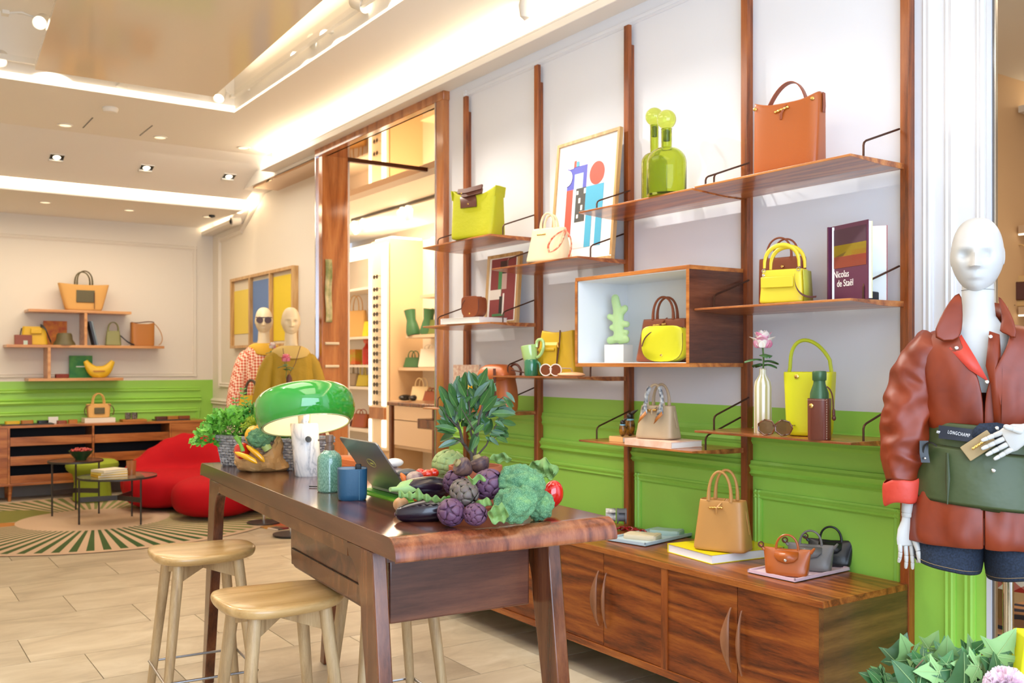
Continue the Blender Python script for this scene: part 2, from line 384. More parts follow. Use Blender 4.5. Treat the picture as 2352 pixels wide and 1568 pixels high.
S('ceiling_rear', MB().box((-1.6, 10.22, 3.10), (3.44, BY, 3.4)).box((-1.6, 9.2, 3.9), (3.75, BY + .1, 4.0)), M_ceil, smooth=False)
cs = S('ceiling_slot', B((-1.6, 10.205, 3.115), (3.42, 10.22, 3.30)), M_ledsoft, smooth=False)
mb = MB().box((RX0, RY1 - .012, CZ + .005), (RX1, RY1, CZ + .05)).box((RX1 - .008, RY0, CZ + .002), (RX1, RY1, CZ + .012))
mb.build('recess_light_strip', M_ledsoft, bpy.data.objects['ceiling_recess'])
# hanging lacquered ceiling panel
zp = 3.47
c0, c1, c2, c3 = pz(490, 222, zp), pz(80, 160, zp), pz(130, 0, zp), pz(742, 0, zp)
d2 = (c2 - c1); d3 = (c3 - c0); far = lambda c, d, yy: c + d * ((yy - c.y) / d.y)
P = [c0, c1, far(c1, d2, 1.4), far(c0, d3, 1.4)]
mb = MB().prism([(p.x, p.y) for p in P], .035, Matrix.Translation((0, 0, zp)))
pn = mb.build('ceiling_panel', M_gloss_ceil, None, smooth=False); tag(pn, 'large glossy beige panel hung under the ceiling recess', 'ceiling panel')
for q in range(6):
    k = (q % 3 + .5) / 3; e0 = P[0].lerp(P[3], k); e1 = P[1].lerp(P[2], k); p = e0.lerp(e1, .15 if q < 3 else .85)
    MB().tube([(p.x, p.y, zp + .03), (p.x, p.y, 3.985)], .006, 8).build('hanger_rod', M_wire, pn)
# tracks and spots
TR = E('spotlight_track', (2.50, RY0 + .2, 3.60), 0, 'white lighting track along the inner edge of the ceiling recess', 'track')
B((-.015, 0, -.02), (.015, RY1 - RY0 - .4, .02)).build('rail', M_wire, TR)
for k in range(5): B((.015, .3 + k * 1.6, -.01), (.055, .34 + k * 1.6, .01)).build('bracket', M_wire, TR)
TB = E('spotlight_track', (0.1, 7.66, 3.62), 0, 'white lighting track across the far end of the ceiling recess', 'track')
B((0, -.015, -.02), (2.2, .015, .02)).build('rail', M_wire, TB)
for k in range(3): B((.4 + k * .7, .015, -.01), (.44 + k * .7, .12, .01)).build('bracket', M_wire, TB)
def track_spot(loc, aim, label, side=1, grp='white track spotlights in the ceiling recess', base=(0, 0, 0)):
    o = E('track_spotlight', loc, 0, label, 'spotlight', grp)
    d = (V(aim) - V(loc)).normalized(); q = d.to_track_quat('-Z', 'Y').to_matrix().to_4x4()
    MB().lathe([(.006, .06), (.044, .06), (.046, .055), (.046, -.055), (.043, -.058), (.038, -.052), (.036, -.03), (.004, -.03)], 24, M=q).build('housing', M_wire, o)
    MB().lathe([(.001, -.036), (.034, -.036), (.034, -.044), (.001, -.044)], 20, M=q).build('lamp', M_led, o)
    b = V(base); MB().tube([q @ V((0, 0, .05)), b * .55 + V((0, 0, .03)), b], .007, 8).build('arm', M_wire, o)
    B(b - V((.02, .03, .012)), b + V((.02, .03, .012))).build('adaptor', M_wire, o)
    return o
lab = iter(('white track spotlight at the near end of the ceiling recess edge', 'white track spotlight second from the recess corner along the shelf side', 'white track spotlight tilted beside the recess corner', 'white track spotlight shining at the recess corner by the hung panel'))
for px, py, z, aim in ((727, 98, 3.62, (3.3, 3.4, 2)), (668, 155, 3.62, (3.6, 4.3, 2)), (592, 203, 3.62, (2.9, 4.9, 1.2)), (505, 218, 3.60, (1.2, 5.6, 1.0))):
    p = pz(px, py, z); track_spot(p, aim, next(lab), base=(2.50 - p.x, -.02, -.0) if p.x < 2.47 else (.02, -.1, .02))
p = pz(828, 8, 3.62); track_spot(p, (3.3, 2.6, 2), 'white track spotlight cut by the upper picture edge above the recess', base=(2.50 - p.x, -.05, .0))
p = pz(95, 50, 3.64); track_spot(p, (-.2, 3.6, 2), 'white track spotlight hanging beside the long side of the hung panel', base=(-.2, .05, .03))
p = pz(2, 135, 3.62); track_spot(p, (.3, 4.6, 1.4), 'white track spotlight glowing at the picture edge beside the hung panel', base=(.1, .3, 0))
p = pz(248, 192, 3.60); track_spot((p.x, p.y, p.z), (.9, 6, .2), 'white track spotlight behind the middle of the far panel edge', base=(0, 7.66 - p.y, .02))
p = pz(283, 200, 3.58); track_spot((p.x, p.y, p.z), (2.8, 8.4, 2.9), 'white track spotlight turned away beside the far panel edge', base=(0, 7.66 - p.y, .04))
# square downlights on the slope, round ones on the flats
sl = (z1 - z0) / (y1 - y0)
def on_slope(px, py):
    r = ray(px, py); t = (z0 - sl * y0 - EYE) / (r.z - sl * r.y); return V((r.x * t, r.y * t, EYE + r.z * t))
ROT = math.atan(sl)
for i, (px, py) in enumerate(((130, 362), (336, 386), (525, 406))):
    p = on_slope(px, py); o = E('square_downlight', p, 0, 'square black recessed downlight ' + ('farthest from the shelf wall', 'between its two fellows on the sloped ceiling', 'nearest the wall cove')[i], 'downlight', 'square downlights in the sloped ceiling', rx=ROT)
    w = .065
    mb = MB()
    for a, b in (((-w, -w), (w, -w + .006)), ((-w, w - .006), (w, w)), ((-w, -w), (-w + .006, w)), ((w - .006, -w), (w, w))): mb.box((a[0], a[1], -.006), (b[0], b[1], .003))
    mb.build('trim_ring', M_wire, o)
    B((-w + .005, -w + .005, -.004), (w - .005, w - .005, -.001)).build('black_plate', M_black, o)
    MB().lathe([(.001, -.007), (.032, -.007), (.034, -.003)], 20, c=(0, -.012, 0)).build('lamp', M_led, o)
    B((-w + .006, .028, -.018), (w - .006, w - .002, -.003)).build('reflector', M_wire, o)
for i, (px, py, z) in enumerate(((150, 287, CZ), (368, 315, CZ), (560, 339, CZ), (104, 464, 3.10), (297, 482, 3.10), (478, 497, 3.10))):
    p = pz(px, py, z); names = ('over the sofa corner, farthest along the flat ceiling', 'midway on the flat ceiling before the slope', 'near the bright cove of the flat ceiling', 'over the far cabinet, farthest from the cove', 'over the middle of the far cabinet', 'beside the black sensor over the far cabinet')
    o = E('round_downlight', p, 0, 'round white recessed downlight ' + names[i], 'downlight', 'round downlights in the ceilings')
    MB().lathe([(.062, 0), (.062, -.006), (.05, -.008), (.046, -.002)], 28, cap=False).build('trim_ring', M_wire, o)
    MB().lathe([(.001, -.004), (.046, -.004), (.046, -.001)], 24).build('lamp', emit('downlight_glow', '#ffe9c0', 1.3) if i == 0 else bpy.data.materials['downlight_glow'], o)
p = pz(253, 248, CZ); o = tag(MB().lathe([(.001, 0), (.06, 0), (.062, -.012), (.05, -.035), (.001, -.04)], 24).build('smoke_detector', M_wire), 'round white smoke detector on the ceiling by the recess', 'detector'); o.location = p
p = pz(487, 494, 3.10); o = tag(MB().lathe([(.001, 0), (.035, 0), (.033, -.02), (.001, -.03)], 16).build('ceiling_sensor', M_black), 'small black sensor on the rear ceiling beside a downlight', 'sensor'); o.location = p
p = pX(541, 508, 3.50); o = E('cove_camera', p, 0, 'small white round sensor fixed to the rear cove edge', 'sensor'); MB().lathe([(.001, .05), (.05, .05), (.05, -.05), (.001, -.05)], 20, M=Matrix.Rotation(R(80), 4, 'Y')).build('housing', M_cream, o); MB().lathe([(.001, 0.05), (.03, .06), (.001, .07)], 16, M=Matrix.Rotation(R(-100), 4, 'Y')).build('lens', M_black, o)
p = pX(1209, 14, 3.12); o = E('cove_camera', p, 0, 'pale curved speaker hanging at the top of the shelf wall cove', 'speaker'); MB().lathe([(.001, .07), (.035, .06), (.045, 0), (.03, -.06), (.001, -.08)], 20, M=Matrix.Rotation(R(12), 4, 'X')).build('housing', M_cream, o); MB().tube([(0, 0, .05), (0.04, 0, .23), (.09, 0, .24)], .01, 8).build('arm', M_cream, o)
# access-panel slits in the flat ceiling
mb = MB()
for a, b in (((213, 270), (196, 294)), ((350, 288), (327, 312))):
    p, q = pz(*a, CZ), pz(*b, CZ); mb.box((min(p.x, q.x) - .004, min(p.y, q.y), CZ - .003), (min(p.x, q.x) + .004, max(p.y, q.y), CZ + .01))
mb.build('access_slit', M_black, bpy.data.objects['ceiling'])
# ------------------------------------------------------------ second opening, at the picture's edge
o = E('door_2', (0, 0, 0)); o['kind'] = 'structure'
B((3.325, 1.872, 0), (3.345, 1.890, 3.42)).build('jamb', mat('jamb_white', '#cfd3dc', .35), o, smooth=False)
B((3.330, 1.862, 0), (3.345, 1.872, 3.42)).build('jamb_glass', mat('jamb_dark_glass', '#6f6a68', .08), o, smooth=False)
B((3.327, 1.857, 0), (3.34, 1.862, 3.42)).build('jamb_strip', M_silver, o, smooth=False)
S('wall_side_room', MB().box((7.52, -2.0, 0), (7.6, 4.2, 3.9)).box((3.45, 4.12, 0), (3.7, 4.2, 3.9)).box((5.9, 4.12, 0), (7.52, 4.2, 3.9)).box((3.45, -2.0, 0), (7.6, -1.9, 3.9)), M_farw, smooth=False)
S('wall_side_return', MB().box((5.8, 3.92, 0), (7.52, 4.12, 3.9)), M_far, smooth=False)
S('ceiling_side_room', B((3.45, -2, 3.62), (7.6, 4.2, 3.72)), M_ceil, smooth=False)
S('cornice_side', B((7.3, -2, 3.36), (7.52, 3.9, 3.41)), M_ceil, smooth=False); B((7.45, -1.8, 3.42), (7.47, 3.88, 3.43)).build('cove_light_strip', M_led, bpy.data.objects['cornice_side'])
area('side_room_light', (5.6, 1.6, 3.55), (0, 0, 0), 1.6, 1.6, 60, WARM)
# ------------------------------------------------------------ portal with glossy wood lining
M_lacq = wood('lacquered_wood', '#84431a', '#ab622e', '#c47c42', 2, 5, rough=.08, coat=1, knots=False)
pt = E('door_1', (0, 0, 0)); pt['kind'] = 'structure'
MB().box((3.285, 5.66, 0), (3.5, 5.76, 3.36)).build('jamb', M_lacq, pt, bevel=.004)
MB().box((3.30, 7.75, 0), (3.54, 7.86, 3.36)).build('jamb', M_lacq, pt, bevel=.004)
MB().box((3.281, 5.652, 3.24), (3.36, 7.868, 3.37)).build('head_rail', M_lacq, pt, bevel=.004)
MB().box((3.28, 5.76, 0), (3.30, 5.772, 3.24)).box((3.285, 7.855, 0), (3.302, 7.872, 3.30)).build('edge_strip', M_silver, pt)
MB().box((3.34, 5.6, 3.24), (4.35, 9.6, 3.26)).build('soffit', mat('bronze_mirror', '#d9b48c', .03, 1), pt, smooth=False)
MB().box((3.36, 7.78, 3.222), (4.35, 7.82, 3.24)).build('seam', mat('dark_seam', '#4a1d0a', .2), pt, smooth=False)
# ------------------------------------------------------------ wall shelving: posts, shelves on rods, box, sideboards
PX0 = 3.288
nm = ('beside the portal', 'second from the portal', 'third from the portal, between the framed print and the green bottles', 'between the green bottles and the large tan bag', 'at the dressed mannequin end of the shelves')
for i, y in enumerate(PY):
    o = E('upright_post', (PX0, y, 0), 0, 'tall walnut upright post ' + nm[i], 'post', 'walnut uprights of the wall shelving')
    B((0, -.019, 0), (.022, .019, 3.20)).build('post', M_walnut_z, o, bevel=.002, smooth=False)
    B((.022, -.015, .1), (WX - PX0, .015, 3.1)).build('wall_spacer', M_walnut_z, o, smooth=False)
M_shelf = wood('walnut_shelf', '#6a3618', '#a35a28', '#c98444', 1, 9, rough=.28, coat=.4)
M_under = M_shelf
def shelf(k, z, label):
    """k: bay between post k and post k+1 (k+1 is nearer)"""
    y1, y0 = PY[k] - .003, PY[k + 1] + .003; D = .315
    o = E('wall_shelf', (PX0, (y0 + y1) / 2, z), 0, label, 'shelf', 'walnut shelves of the wall shelving')
    L = (y1 - y0) / 2; t = .022; ch = .004
    mb = MB()   # plank with a bevelled underside towards its front and ends narrowing slightly forward
    mb.add([(-D, -L + ch, 0), (-.0, -L, 0), (0, L, 0), (-D, L - ch, 0), (-D, -L + ch, -.009), (-.12, -L, -t), (0, -L, -t), (0, L, -t), (-.12, L, -t), (-D, L - ch, -.009)],
           [(0, 1, 2, 3), (5, 8, 7, 6), (4, 9, 8, 5), (0, 3, 9, 4), (0, 4, 5, 6, 1), (3, 2, 7, 8, 9)])
    mb.build('board', M_shelf, o, smooth=False, bevel=.0012)
    for s in (-1, 1):
        yy = s * (L - .022)
        MB().tube([(-.215, yy, -.004), (-.215, yy, .045), (-.211, yy, .056), (-.20, yy, .064), (0.004, yy, .135)], .0042, 8, up=(0, 1, 0)).build('support_rod', M_rod, o)
    return o
shelf(3, 2.212, 'walnut shelf carrying the large tan leather tote bag')
shelf(2, 2.208, 'walnut shelf carrying the two green glass bottles')
shelf(1, 1.990, 'walnut shelf carrying the tall abstract print and cream bag')
shelf(0, 2.190, 'walnut shelf carrying the folded lime green tote')
shelf(3, 1.689, 'walnut shelf carrying the purple painter book and yellow bag')
shelf(3, 1.166, 'walnut shelf carrying the rose vase and lime bucket bag')
shelf(2, 1.075, 'walnut shelf carrying the taupe bag on a pink book')
shelf(1, 1.386, 'walnut shelf carrying the two-tone green mug vase')
shelf(0, 1.690, 'walnut shelf carrying the small maroon abstract print')
shelf(0, 1.176, 'walnut shelf carrying the orange-brown backpack')
SH = dict(A1=2.212, B1=2.208, C1=1.990, D1=2.190, A2=1.689, A3=1.166, B3=1.075, C2=1.386, D2=1.690, D3=1.176)
# open box
ZB0, ZB1 = 1.437, 1.877; yb0, yb1 = PY[3] + .003, PY[2] - .003
o = E('display_box', (PX0, 0, 0), 0, 'walnut display box with a white painted inside on the shelves', 'display box')
M_boxw = wood('walnut_box_side', '#3f2116', '#5f3524', '#7a4830', 0, 6, rough=.3, coat=.3)
M_boxf = wood('walnut_box_edge', '#8a4a1c', '#b56a2a', '#cf8840', 1, 10, knots=False)
M_boxin = mat('box_white', '#eceef0', .4)
t = .018; D = .335
for nm_, a, b, mm in (('top_panel', (-D, yb0, ZB1 - t), (0, yb1, ZB1), M_boxf), ('bottom_panel', (-D, yb0, ZB0), (0, yb1, ZB0 + t), M_boxf), ('side_panel', (-D, yb0, ZB0 + t), (0, yb0 + t, ZB1 - t), M_boxw), ('side_panel', (-D, yb1 - t, ZB0 + t), (0, yb1, ZB1 - t), M_boxw)):
    B(a, b).build(nm_, mm, o, smooth=False, bevel=.001)
i0, i1, j0, j1 = yb0 + t, yb1 - t, ZB0 + t, ZB1 - t; e = .003
B((-D, yb0 + .0005, ZB0 + t), (-D - .0015, yb0 + t, ZB1 - t)).build('edge_banding', M_boxf, o, smooth=False)
B((-D, yb1 - t, ZB0 + t), (-D - .0015, yb1, ZB1 - t)).build('edge_banding', M_boxf, o, smooth=False)
MB().box((-.012, i0, j0), (-.004, i1, j1)).box((-D + .004, i0, j0), (-.012, i0 + e, j1)).box((-D + .004, i1 - e, j0), (-.012, i1, j1)).box((-D + .004, i0, j0), (-.012, i1, j0 + e)).box((-D + .004, i0, j1 - e), (-.012, i1, j1)).build('white_lining', M_boxin, o, smooth=False)
ZBI = j0 + e
# sideboards
ZT, ZBt, XF = .620, .143, 2.790
def sideboard(ya, yb, label, handles=True):
    o = E('sideboard', (XF, ya, 0), 0, label, 'sideboard', 'wall-hung walnut sideboards'); L = yb - ya; Wd = PX0 - XF
    B((0, 0, ZT - .024), (Wd, L, ZT)).build('top_board', M_walnut, o, smooth=False, bevel=.0015)
    B((.004, .002, ZBt), (Wd, L - .002, ZBt + .03)).build('bottom_board', M_walnut, o, smooth=False, bevel=.001)
    M_side = wood('walnut_side', '#3c2412', '#5d3c1c', '#7a5428', 0, 6) if 'walnut_side' not in bpy.data.materials else bpy.data.materials['walnut_side']
    for y0, y1 in ((0.001, .022), (L / 2 - .018, L / 2 + .018), (L - .022, L - .001)):
        B((.006, y0, ZBt + .03), (Wd, y1, ZT - .024)).build('upright_panel', M_side if y0 < .01 else M_walnut_z, o, smooth=False)
    B((Wd - .012, 0.02, ZBt + .02), (Wd - .004, L - .02, ZT - .02)).build('back_panel', M_walnut_z, o, smooth=False)
    for sft, hs in ((.022, 1), (L / 4 + .0015 + .002, -1), (L / 2 + .018, 1), (L * .75 + .0015 - .002, -1)):
        w = L / 4 - .0225
        d = B((0, 0, 0), (.020, w, ZT - ZBt - .058)).build('door', M_walnut_f, o, smooth=False, bevel=.0012); d.location = (.012, sft + .001, ZBt + .032)
        hy = w - .026 if hs == 1 else .026
        # carved handle: long leaf that stands proud and leans away
        zc = (ZT - ZBt - .058) * .5; rs = []; N = 18
        for q in range(N + 1):
            tt = q / N; z = zc - .125 + .25 * tt; wv = .0035 + .019 * sin(pi * tt) ** 1.8; th = .004 + .005 * sin(pi * tt)
            bx = -.006 - .022 * sin(pi * tt) ** .8
            rs.append([V((bx + th * cos(a), hy + wv * sin(a) * (.42 if hs == 1 else 1) + (0 if hs == 1 else .012 * sin(pi * tt)) - hs * .0 , z)) for a in (2 * pi * k / 12 for k in range(12))])
        MB().rings(rs).build('handle', M_walnut_h, d)
    return o
sideboard(PY[4] - .015, PY[2], 'walnut wall-hung sideboard below the display box with carved handles')
sideboard(PY[2] + .002, PY[0] + .01, 'walnut wall-hung sideboard partly hidden behind the work table')

# ------------------------------------------------------------ work table
TZ = 1.0
NL, NR = pz(909, 1240, TZ), pz(1417, 1190, TZ)
wd_ = (NR - NL).normalized(); ang = math.atan2(wd_.y, wd_.x); TWd, TL = (NR - NL).length, 2.27
tb = E('work_table', (NL.x, NL.y, 0), ang, 'tall mahogany-stained work table with rounded drop ends and drawer box', 'table')
def TP(w, a, z=TZ): return V((NL.x + w * cos(ang) - a * sin(ang), NL.y + w * sin(ang) + a * cos(ang), z))
def T2(px, py, z=TZ):
    p = pz(px, py, z) - V((NL.x, NL.y, 0)); return (p.x * cos(ang) + p.y * sin(ang), -p.x * sin(ang) + p.y * cos(ang))
th = .058; r = .05
def endprof(off=0):   # top slab outline along the length, rounded drop ends
    pts = []
    for k in range(9): a = pi / 2 * k / 8; pts.append((r - r * sin(a) , TZ - r + r * cos(a)))
    near = [(x, z) for x, z in pts]; near = near + [(0.0, TZ - th)]
    far = [(TL - x, z) for x, z in near]
    return near, far
near, far = endprof()
tpo = near[::-1] + far
mb = MB(); rs = []
poly = [(y, z) for y, z in near[::-1]] + [(y, z) for y, z in far]
for x in (0.0, TWd): rs.append([V((x, y, z)) for y, z in poly])
mb.rings(rs, True, True)
mb.build('tabletop', M_tablew, tb, bevel=.0015, ang=25)
# wood-grained drop ends and the flat side aprons
def lip(y0, sg):
    mb = MB(); rs = []
    for x in (-.0008, TWd + .0008):
        o_ = [V((x, y0 + sg * (yy - .0012), z + .0008)) for yy, z in near]; i_ = [V((x, y0 + sg * (yy + .003), z - .003)) for yy, z in near][::-1]
        rs.append(o_ + i_)
    return mb.rings(rs)
lip(0, 1).build('drop_end', M_tableend, tb, ang=25); lip(TL, -1).build('drop_end', M_tableend, tb, ang=25)
def side_frame(x0, x1, M_=M_tableapr, tops=(.17, .17), feet=(.04, .02)):
    """a flat board leg frame seen from the side: apron, two legs with curved gussets"""
    za = TZ - th - .002
    t0, f0 = tops[0], feet[0]; t1, f1 = TL - tops[1], TL - feet[1]
    o = [(t0, za), (f0, 0), (f0 + .055, 0), (t0 + .085, za - .20)]
    o += [(t0 + .085 + .10 * (1 - cos(q * pi / 12)), za - .20 + .16 * sin(q * pi / 12)) for q in range(1, 7)]
    a = o + [(t0 + .2, za)]
    b = [(t1, za), (f1, 0), (f1 - .055, 0), (t1 - .085, za - .20)] + [(t1 - .085 - .10 * (1 - cos(q * pi / 12)), za - .20 + .16 * sin(q * pi / 12)) for q in range(1, 7)] + [(t1 - .2, za)]
    for poly in (a, b):
        mb = MB(); mb.rings([[V((x0, y, z)) for y, z in poly], [V((x1, y, z)) for y, z in poly]])
        mb.build('leg', M_tableleg, tb, bevel=.004, ang=30)
    mb = MB().box((x0, t0 + .19, za - .042), (x1, t1 - .19, za)); mb.build('apron', M_, tb, smooth=False)
side_frame(.003, .045)
side_frame(TWd - .135, TWd - .09)
MB().box((.045, .20, TZ - .10), (TWd - .135, .24, TZ - th)).build('cross_rail', M_tableleg, tb, smooth=False)
MB().box((.045, TL - .24, TZ - .10), (TWd - .135, TL - .20, TZ - th)).build('cross_rail', M_tableleg, tb, smooth=False)
# drawer box with rounded lower edges
M_tbox = wood('mahogany_box', '#3f1e15', '#573024', '#74452f', 0, 6, rough=.3, coat=.35)
bw0, bw1, ba0, ba1, bz0 = .085, TWd - .15, .245, 1.17, .715
rr = .055; poly = [(ba0, TZ - th), (ba0, bz0 + rr)] + [(ba0 + rr * (1 - cos(q)), bz0 + rr * (1 - sin(q))) for q in (pi / 12 * k for k in range(1, 6))] + [(ba0 + rr, bz0)]
poly = [(ba0, TZ - th), (ba0, bz0)] + [(ba1 - rr * (1 - sin(q)), bz0 + rr * (1 - cos(q))) for q in (pi / 12 * k for k in range(0, 7))] + [(ba1, TZ - th)]
mb = MB(); mb.rings([[V((bw0, y, z)) for y, z in poly], [V((bw1, y, z)) for y, z in poly]]); mb.build('drawer_box', M_tbox, tb, bevel=.006, ang=25, seg=3)
d = B((0, 0, 0), (.006, .87, .055)).build('drawer', M_tableleg, tb, smooth=False, bevel=.001); d.location = (bw0 - .0045, ba0 + .03, bz0 + .012)
B((.0, .002, .056), (.003, .868, .0575)).build('shadow_gap', M_black, d, smooth=False)

# ------------------------------------------------------------ stools
def make_stool():
    o = E('bar_stool', (0, 0, 0)); H = .70
    lv = []
    for z, s in ((H - .040, .90), (H - .034, .955), (H - .022, .995), (H - .014, 1.0), (H - .006, .985), (H, .94)): lv.append((z, .41 * s, .365 * s, 3.0, 0, 0, 0))
    mb = MB().loft(lv, 56)
    for i, v in enumerate(mb.v):   # gentle saddle, slightly pear-shaped plan
        x, y, z = v; k = 1 - .22 * (x + .2) / .4 * 0; mb.v[i] = (x, y * (1 + .12 * (-x / .2)), z + .010 * (x / .2) ** 2 * (1 if z > H - .02 else .5))
    mb.build('seat', M_oakseat, o, sub=1)
    L = []
    for sx in (-1, 1):
        for sy in (-1, 1):
            a = V((sx * .115, sy * .115, H - .035)); b = V((sx * .185, sy * .175, 0)); L.append((a, b))
            MB().tube([a, a.lerp(b, .1), a.lerp(b, .5), b], [.021, .0215, .019, .0145], 14).build('leg', M_oak, o)
    for k, (p, q) in enumerate((((-1, -1), (1, 1)), ((-1, 1), (1, -1)))):
        a = V((p[0] * .11, p[1] * .11, 0)); b = V((q[0] * .11, q[1] * .11, 0)); z0 = H - .105
        n = (b - a).normalized().cross(V((0, 0, 1))) * .010; mid = (a + b) / 2
        mb = MB(); rs = []
        for s, h0 in ((0, z0 + .0), (.5, z0 + .028), (1, z0 + .0)):
            c = a.lerp(b, s); rs.append([V((c.x + n.x, c.y + n.y, h0)), V((c.x - n.x, c.y - n.y, h0)), V((c.x - n.x, c.y - n.y, H - .038)), V((c.x + n.x, c.y + n.y, H - .038))])
        mb.rings(rs); mb.build('cross_brace', M_oak, o, bevel=.002, ang=20)
    z = .22; P = [a.lerp(b, 1 - z / (H - .035)) for a, b in L]; f = 1.10
    c = [V((p.x * f, p.y * f, z)) for p in (P[0], P[2], P[3], P[1])]
    for k in range(4):
        MB().tube([c[k], c[(k + 1) % 4]], .0055, 8).build('foot_rail', M_steel, o)
    for k in range(4):
        MB().ell(c[k], .0058, 8, 6).build('rail_corner', M_steel, o)
    return o
st = make_stool(); p = pz(465, 1258, .70); st.location = (p.x, p.y, 0); st.rotation_euler.z = ang
tag(st, 'pale oak bar stool nearer the red sofa, outside the table side', 'stool', 'pale oak bar stools at the work table')
s2 = copy_tree(st); p = pz(641, 1362, .70); s2.location = (p.x, p.y, 0); s2.rotation_euler.z = ang + R(2)
tag(s2, 'pale oak bar stool nearest the viewer, seat tucked beside the table leg')
s3 = copy_tree(st); p = TP(.40, 1.02, 0); s3.location = (p.x, p.y, 0); s3.rotation_euler.z = ang + R(180)
tag(s3, 'pale oak bar stool under the table, only its legs and foot rail showing')

# ------------------------------------------------------------ rear corner: rug, sofa, stool, side tables, open cabinet, shelves
m = NT('round_rug'); co = m.coord(); sep = m.n('ShaderNodeSeparateXYZ'); m.l(co, sep.inputs[0])
def mth(op, a, b=None, c=None):
    x = m.n('ShaderNodeMath', operation=op)
    for i, v in enumerate((a, b, c)):
        if v is None: continue
        if isinstance(v, (int, float)): x.inputs[i].default_value = v
        else: m.l(v, x.inputs[i])
    return x.outputs[0]
x_, y_ = sep.outputs[0], sep.outputs[1]
an = mth('ARCTAN2', y_, x_); rad = mth('SQRT', mth('ADD', mth('MULTIPLY', x_, x_), mth('MULTIPLY', y_, y_)))
st_ = mth('GREATER_THAN', mth('SINE', mth('MULTIPLY', an, 84)), .05)
ring = mth('GREATER_THAN', rad, .66); edge = mth('LESS_THAN', rad, 1.66)
st_ = mth('MULTIPLY', mth('MULTIPLY', st_, ring), edge)
# sectors where the stripe is dark green or olive
sec = m.ramp(mth('MULTIPLY_ADD', an, 1 / (2 * pi), .5), [(0, '#4f5a2e'), (.20, '#3e5626'), (.30, '#2b5020'), (.40, '#8d9648'), (.62, '#9aa060'), (.8, '#5a6a34'), (1, '#4f5a2e')])
mx = m.n('ShaderNodeMix', data_type='RGBA'); m.l(st_, mx.inputs[0]); mx.inputs[6].default_value = lin('#c6a98c'); m.l(sec, mx.inputs[7])
def blob(cx, cy, rx, ry):
    return mth('LESS_THAN', mth('ADD', mth('POWER', mth('DIVIDE', mth('SUBTRACT', x_, cx), rx), 2), mth('POWER', mth('DIVIDE', mth('SUBTRACT', y_, cy), ry), 2)), 1)
inn = mth('LESS_THAN', rad, .66)
for (cx, cy, rx, ry), c, out in (((-.68, .62, .42, .40), '#7c7a34', 1), ((-.76, .10, .16, .12), '#b57632', 1)):
    m2 = m.n('ShaderNodeMix', data_type='RGBA'); m.l(mth('MULTIPLY', blob(cx, cy, rx, ry), ring), m2.inputs[0]); m.l(mx.outputs[2], m2.inputs[6]); m2.inputs[7].default_value = lin(c); mx = m2
m.l(mx.outputs[2], m.b.inputs['Base Color']); m.set(Roughness=.95); nzz = m.n('ShaderNodeTexNoise', Scale=220); m.l(co, nzz.inputs[0]); m.bump(nzz.outputs[0], .4, .004)
rg = tag(MB().lathe([(.001, .001), (1.70, .001), (1.71, .006), (1.70, .012), (.001, .012)], 72).build('round_rug', m.m), 'round beige rug with radiating green stripes under the red sofa', 'rug'); rg.location = (1.83, 9.60, 0)
# colourful second rug by the two far mannequins
m = NT('patchwork_rug'); vo = m.n('ShaderNodeTexVoronoi', Scale=5.0); m.l(m.coord(), vo.inputs[0]); sx = m.n('ShaderNodeSeparateColor'); m.l(vo.outputs['Color'], sx.inputs[0])
m.l(m.ramp(sx.outputs[0], [(.1, '#7a1420'), (.3, '#d99a3a'), (.5, '#39414a'), (.7, '#e0d8c8'), (.9, '#c4603a')]), m.b.inputs['Base Color']); m.set(Roughness=.9)
rg = tag(MB().box((0, 0, 0), (1.0, .8, .010)).build('patchwork_rug', m.m, smooth=False, bevel=.004), 'small multicoloured patchwork rug under the two far mannequins', 'rug'); rg.location = (3.02, 8.10, 0); rg.rotation_euler.z = R(14); rg.scale = (.55, 1, 1)
for p in rg.data.polygons: p.material_index = 0

M_red = mat('red_felt', '#b20010', .8, bump=(300, .15), spec=.25)
def W(px, py, z=None, Y=None): return pz(px, py, z) if Y is None else pY(px, py, Y)
sf = E('lounge_sofa', (2.82, 9.72, 0.02), 0, 'low bright red amoeba-shaped lounge sofa on the round rug', 'sofa')
mb = MB()
def L(cx, cy, cz, rx, ry, rz, **k): mb.ell((cx, cy, cz), (rx, ry, rz), 28, 18, **k)
def sup(p):  # flatter top and bottom, rounder sides
    return 1 / ((abs(p.x) ** 2 + abs(p.y) ** 2) ** 1.5 + abs(p.z) ** 3) ** (1 / 3)
# footprint lobes (local): toes to the viewer, back along the wall side
L(-.02, -.62, .19, .40, .40, .185, fn=sup); L(-.30, .22, .20, .36, .40, .19, fn=sup); L(.34, -.42, .19, .40, .40, .185, fn=sup)
L(.12, .05, .20, .55, .50, .185, fn=sup); L(.10, .5, .22, .45, .35, .21, fn=sup)
for k in range(9):
    t = k / 8; a = V((-.44, .46, .28)); b = V((.18, .62, .46)); c = V((.50, -.18, .36)); p = a * (1 - t) ** 2 + b * 2 * t * (1 - t) + c * t * t
    h = .18 + .36 * (.5 + .5 * sin(pi * min(1, t * 1.15)))
    mb.ell((p.x, p.y, h * .66), (.20, .20, h * .70), 20, 14)
mb.build('body', M_red, sf, remesh=.03)
for a, b in (((-.25, -.30), (.25, -.62)),): pass
M_lime = mat('lime_felt', '#8f9f22', .8, bump=(300, .15))
p = pz(212, 1152, 0); o = E('mushroom_stool', (p.x, p.y, .013), 0, 'lime green felt stool with a mushroom cushion top', 'stool')
MB().lathe([(.001, .0), (.17, .0), (.19, .02), (.185, .10), (.175, .20), (.19, .28), (.215, .33)], 36).build('base', M_lime, o)
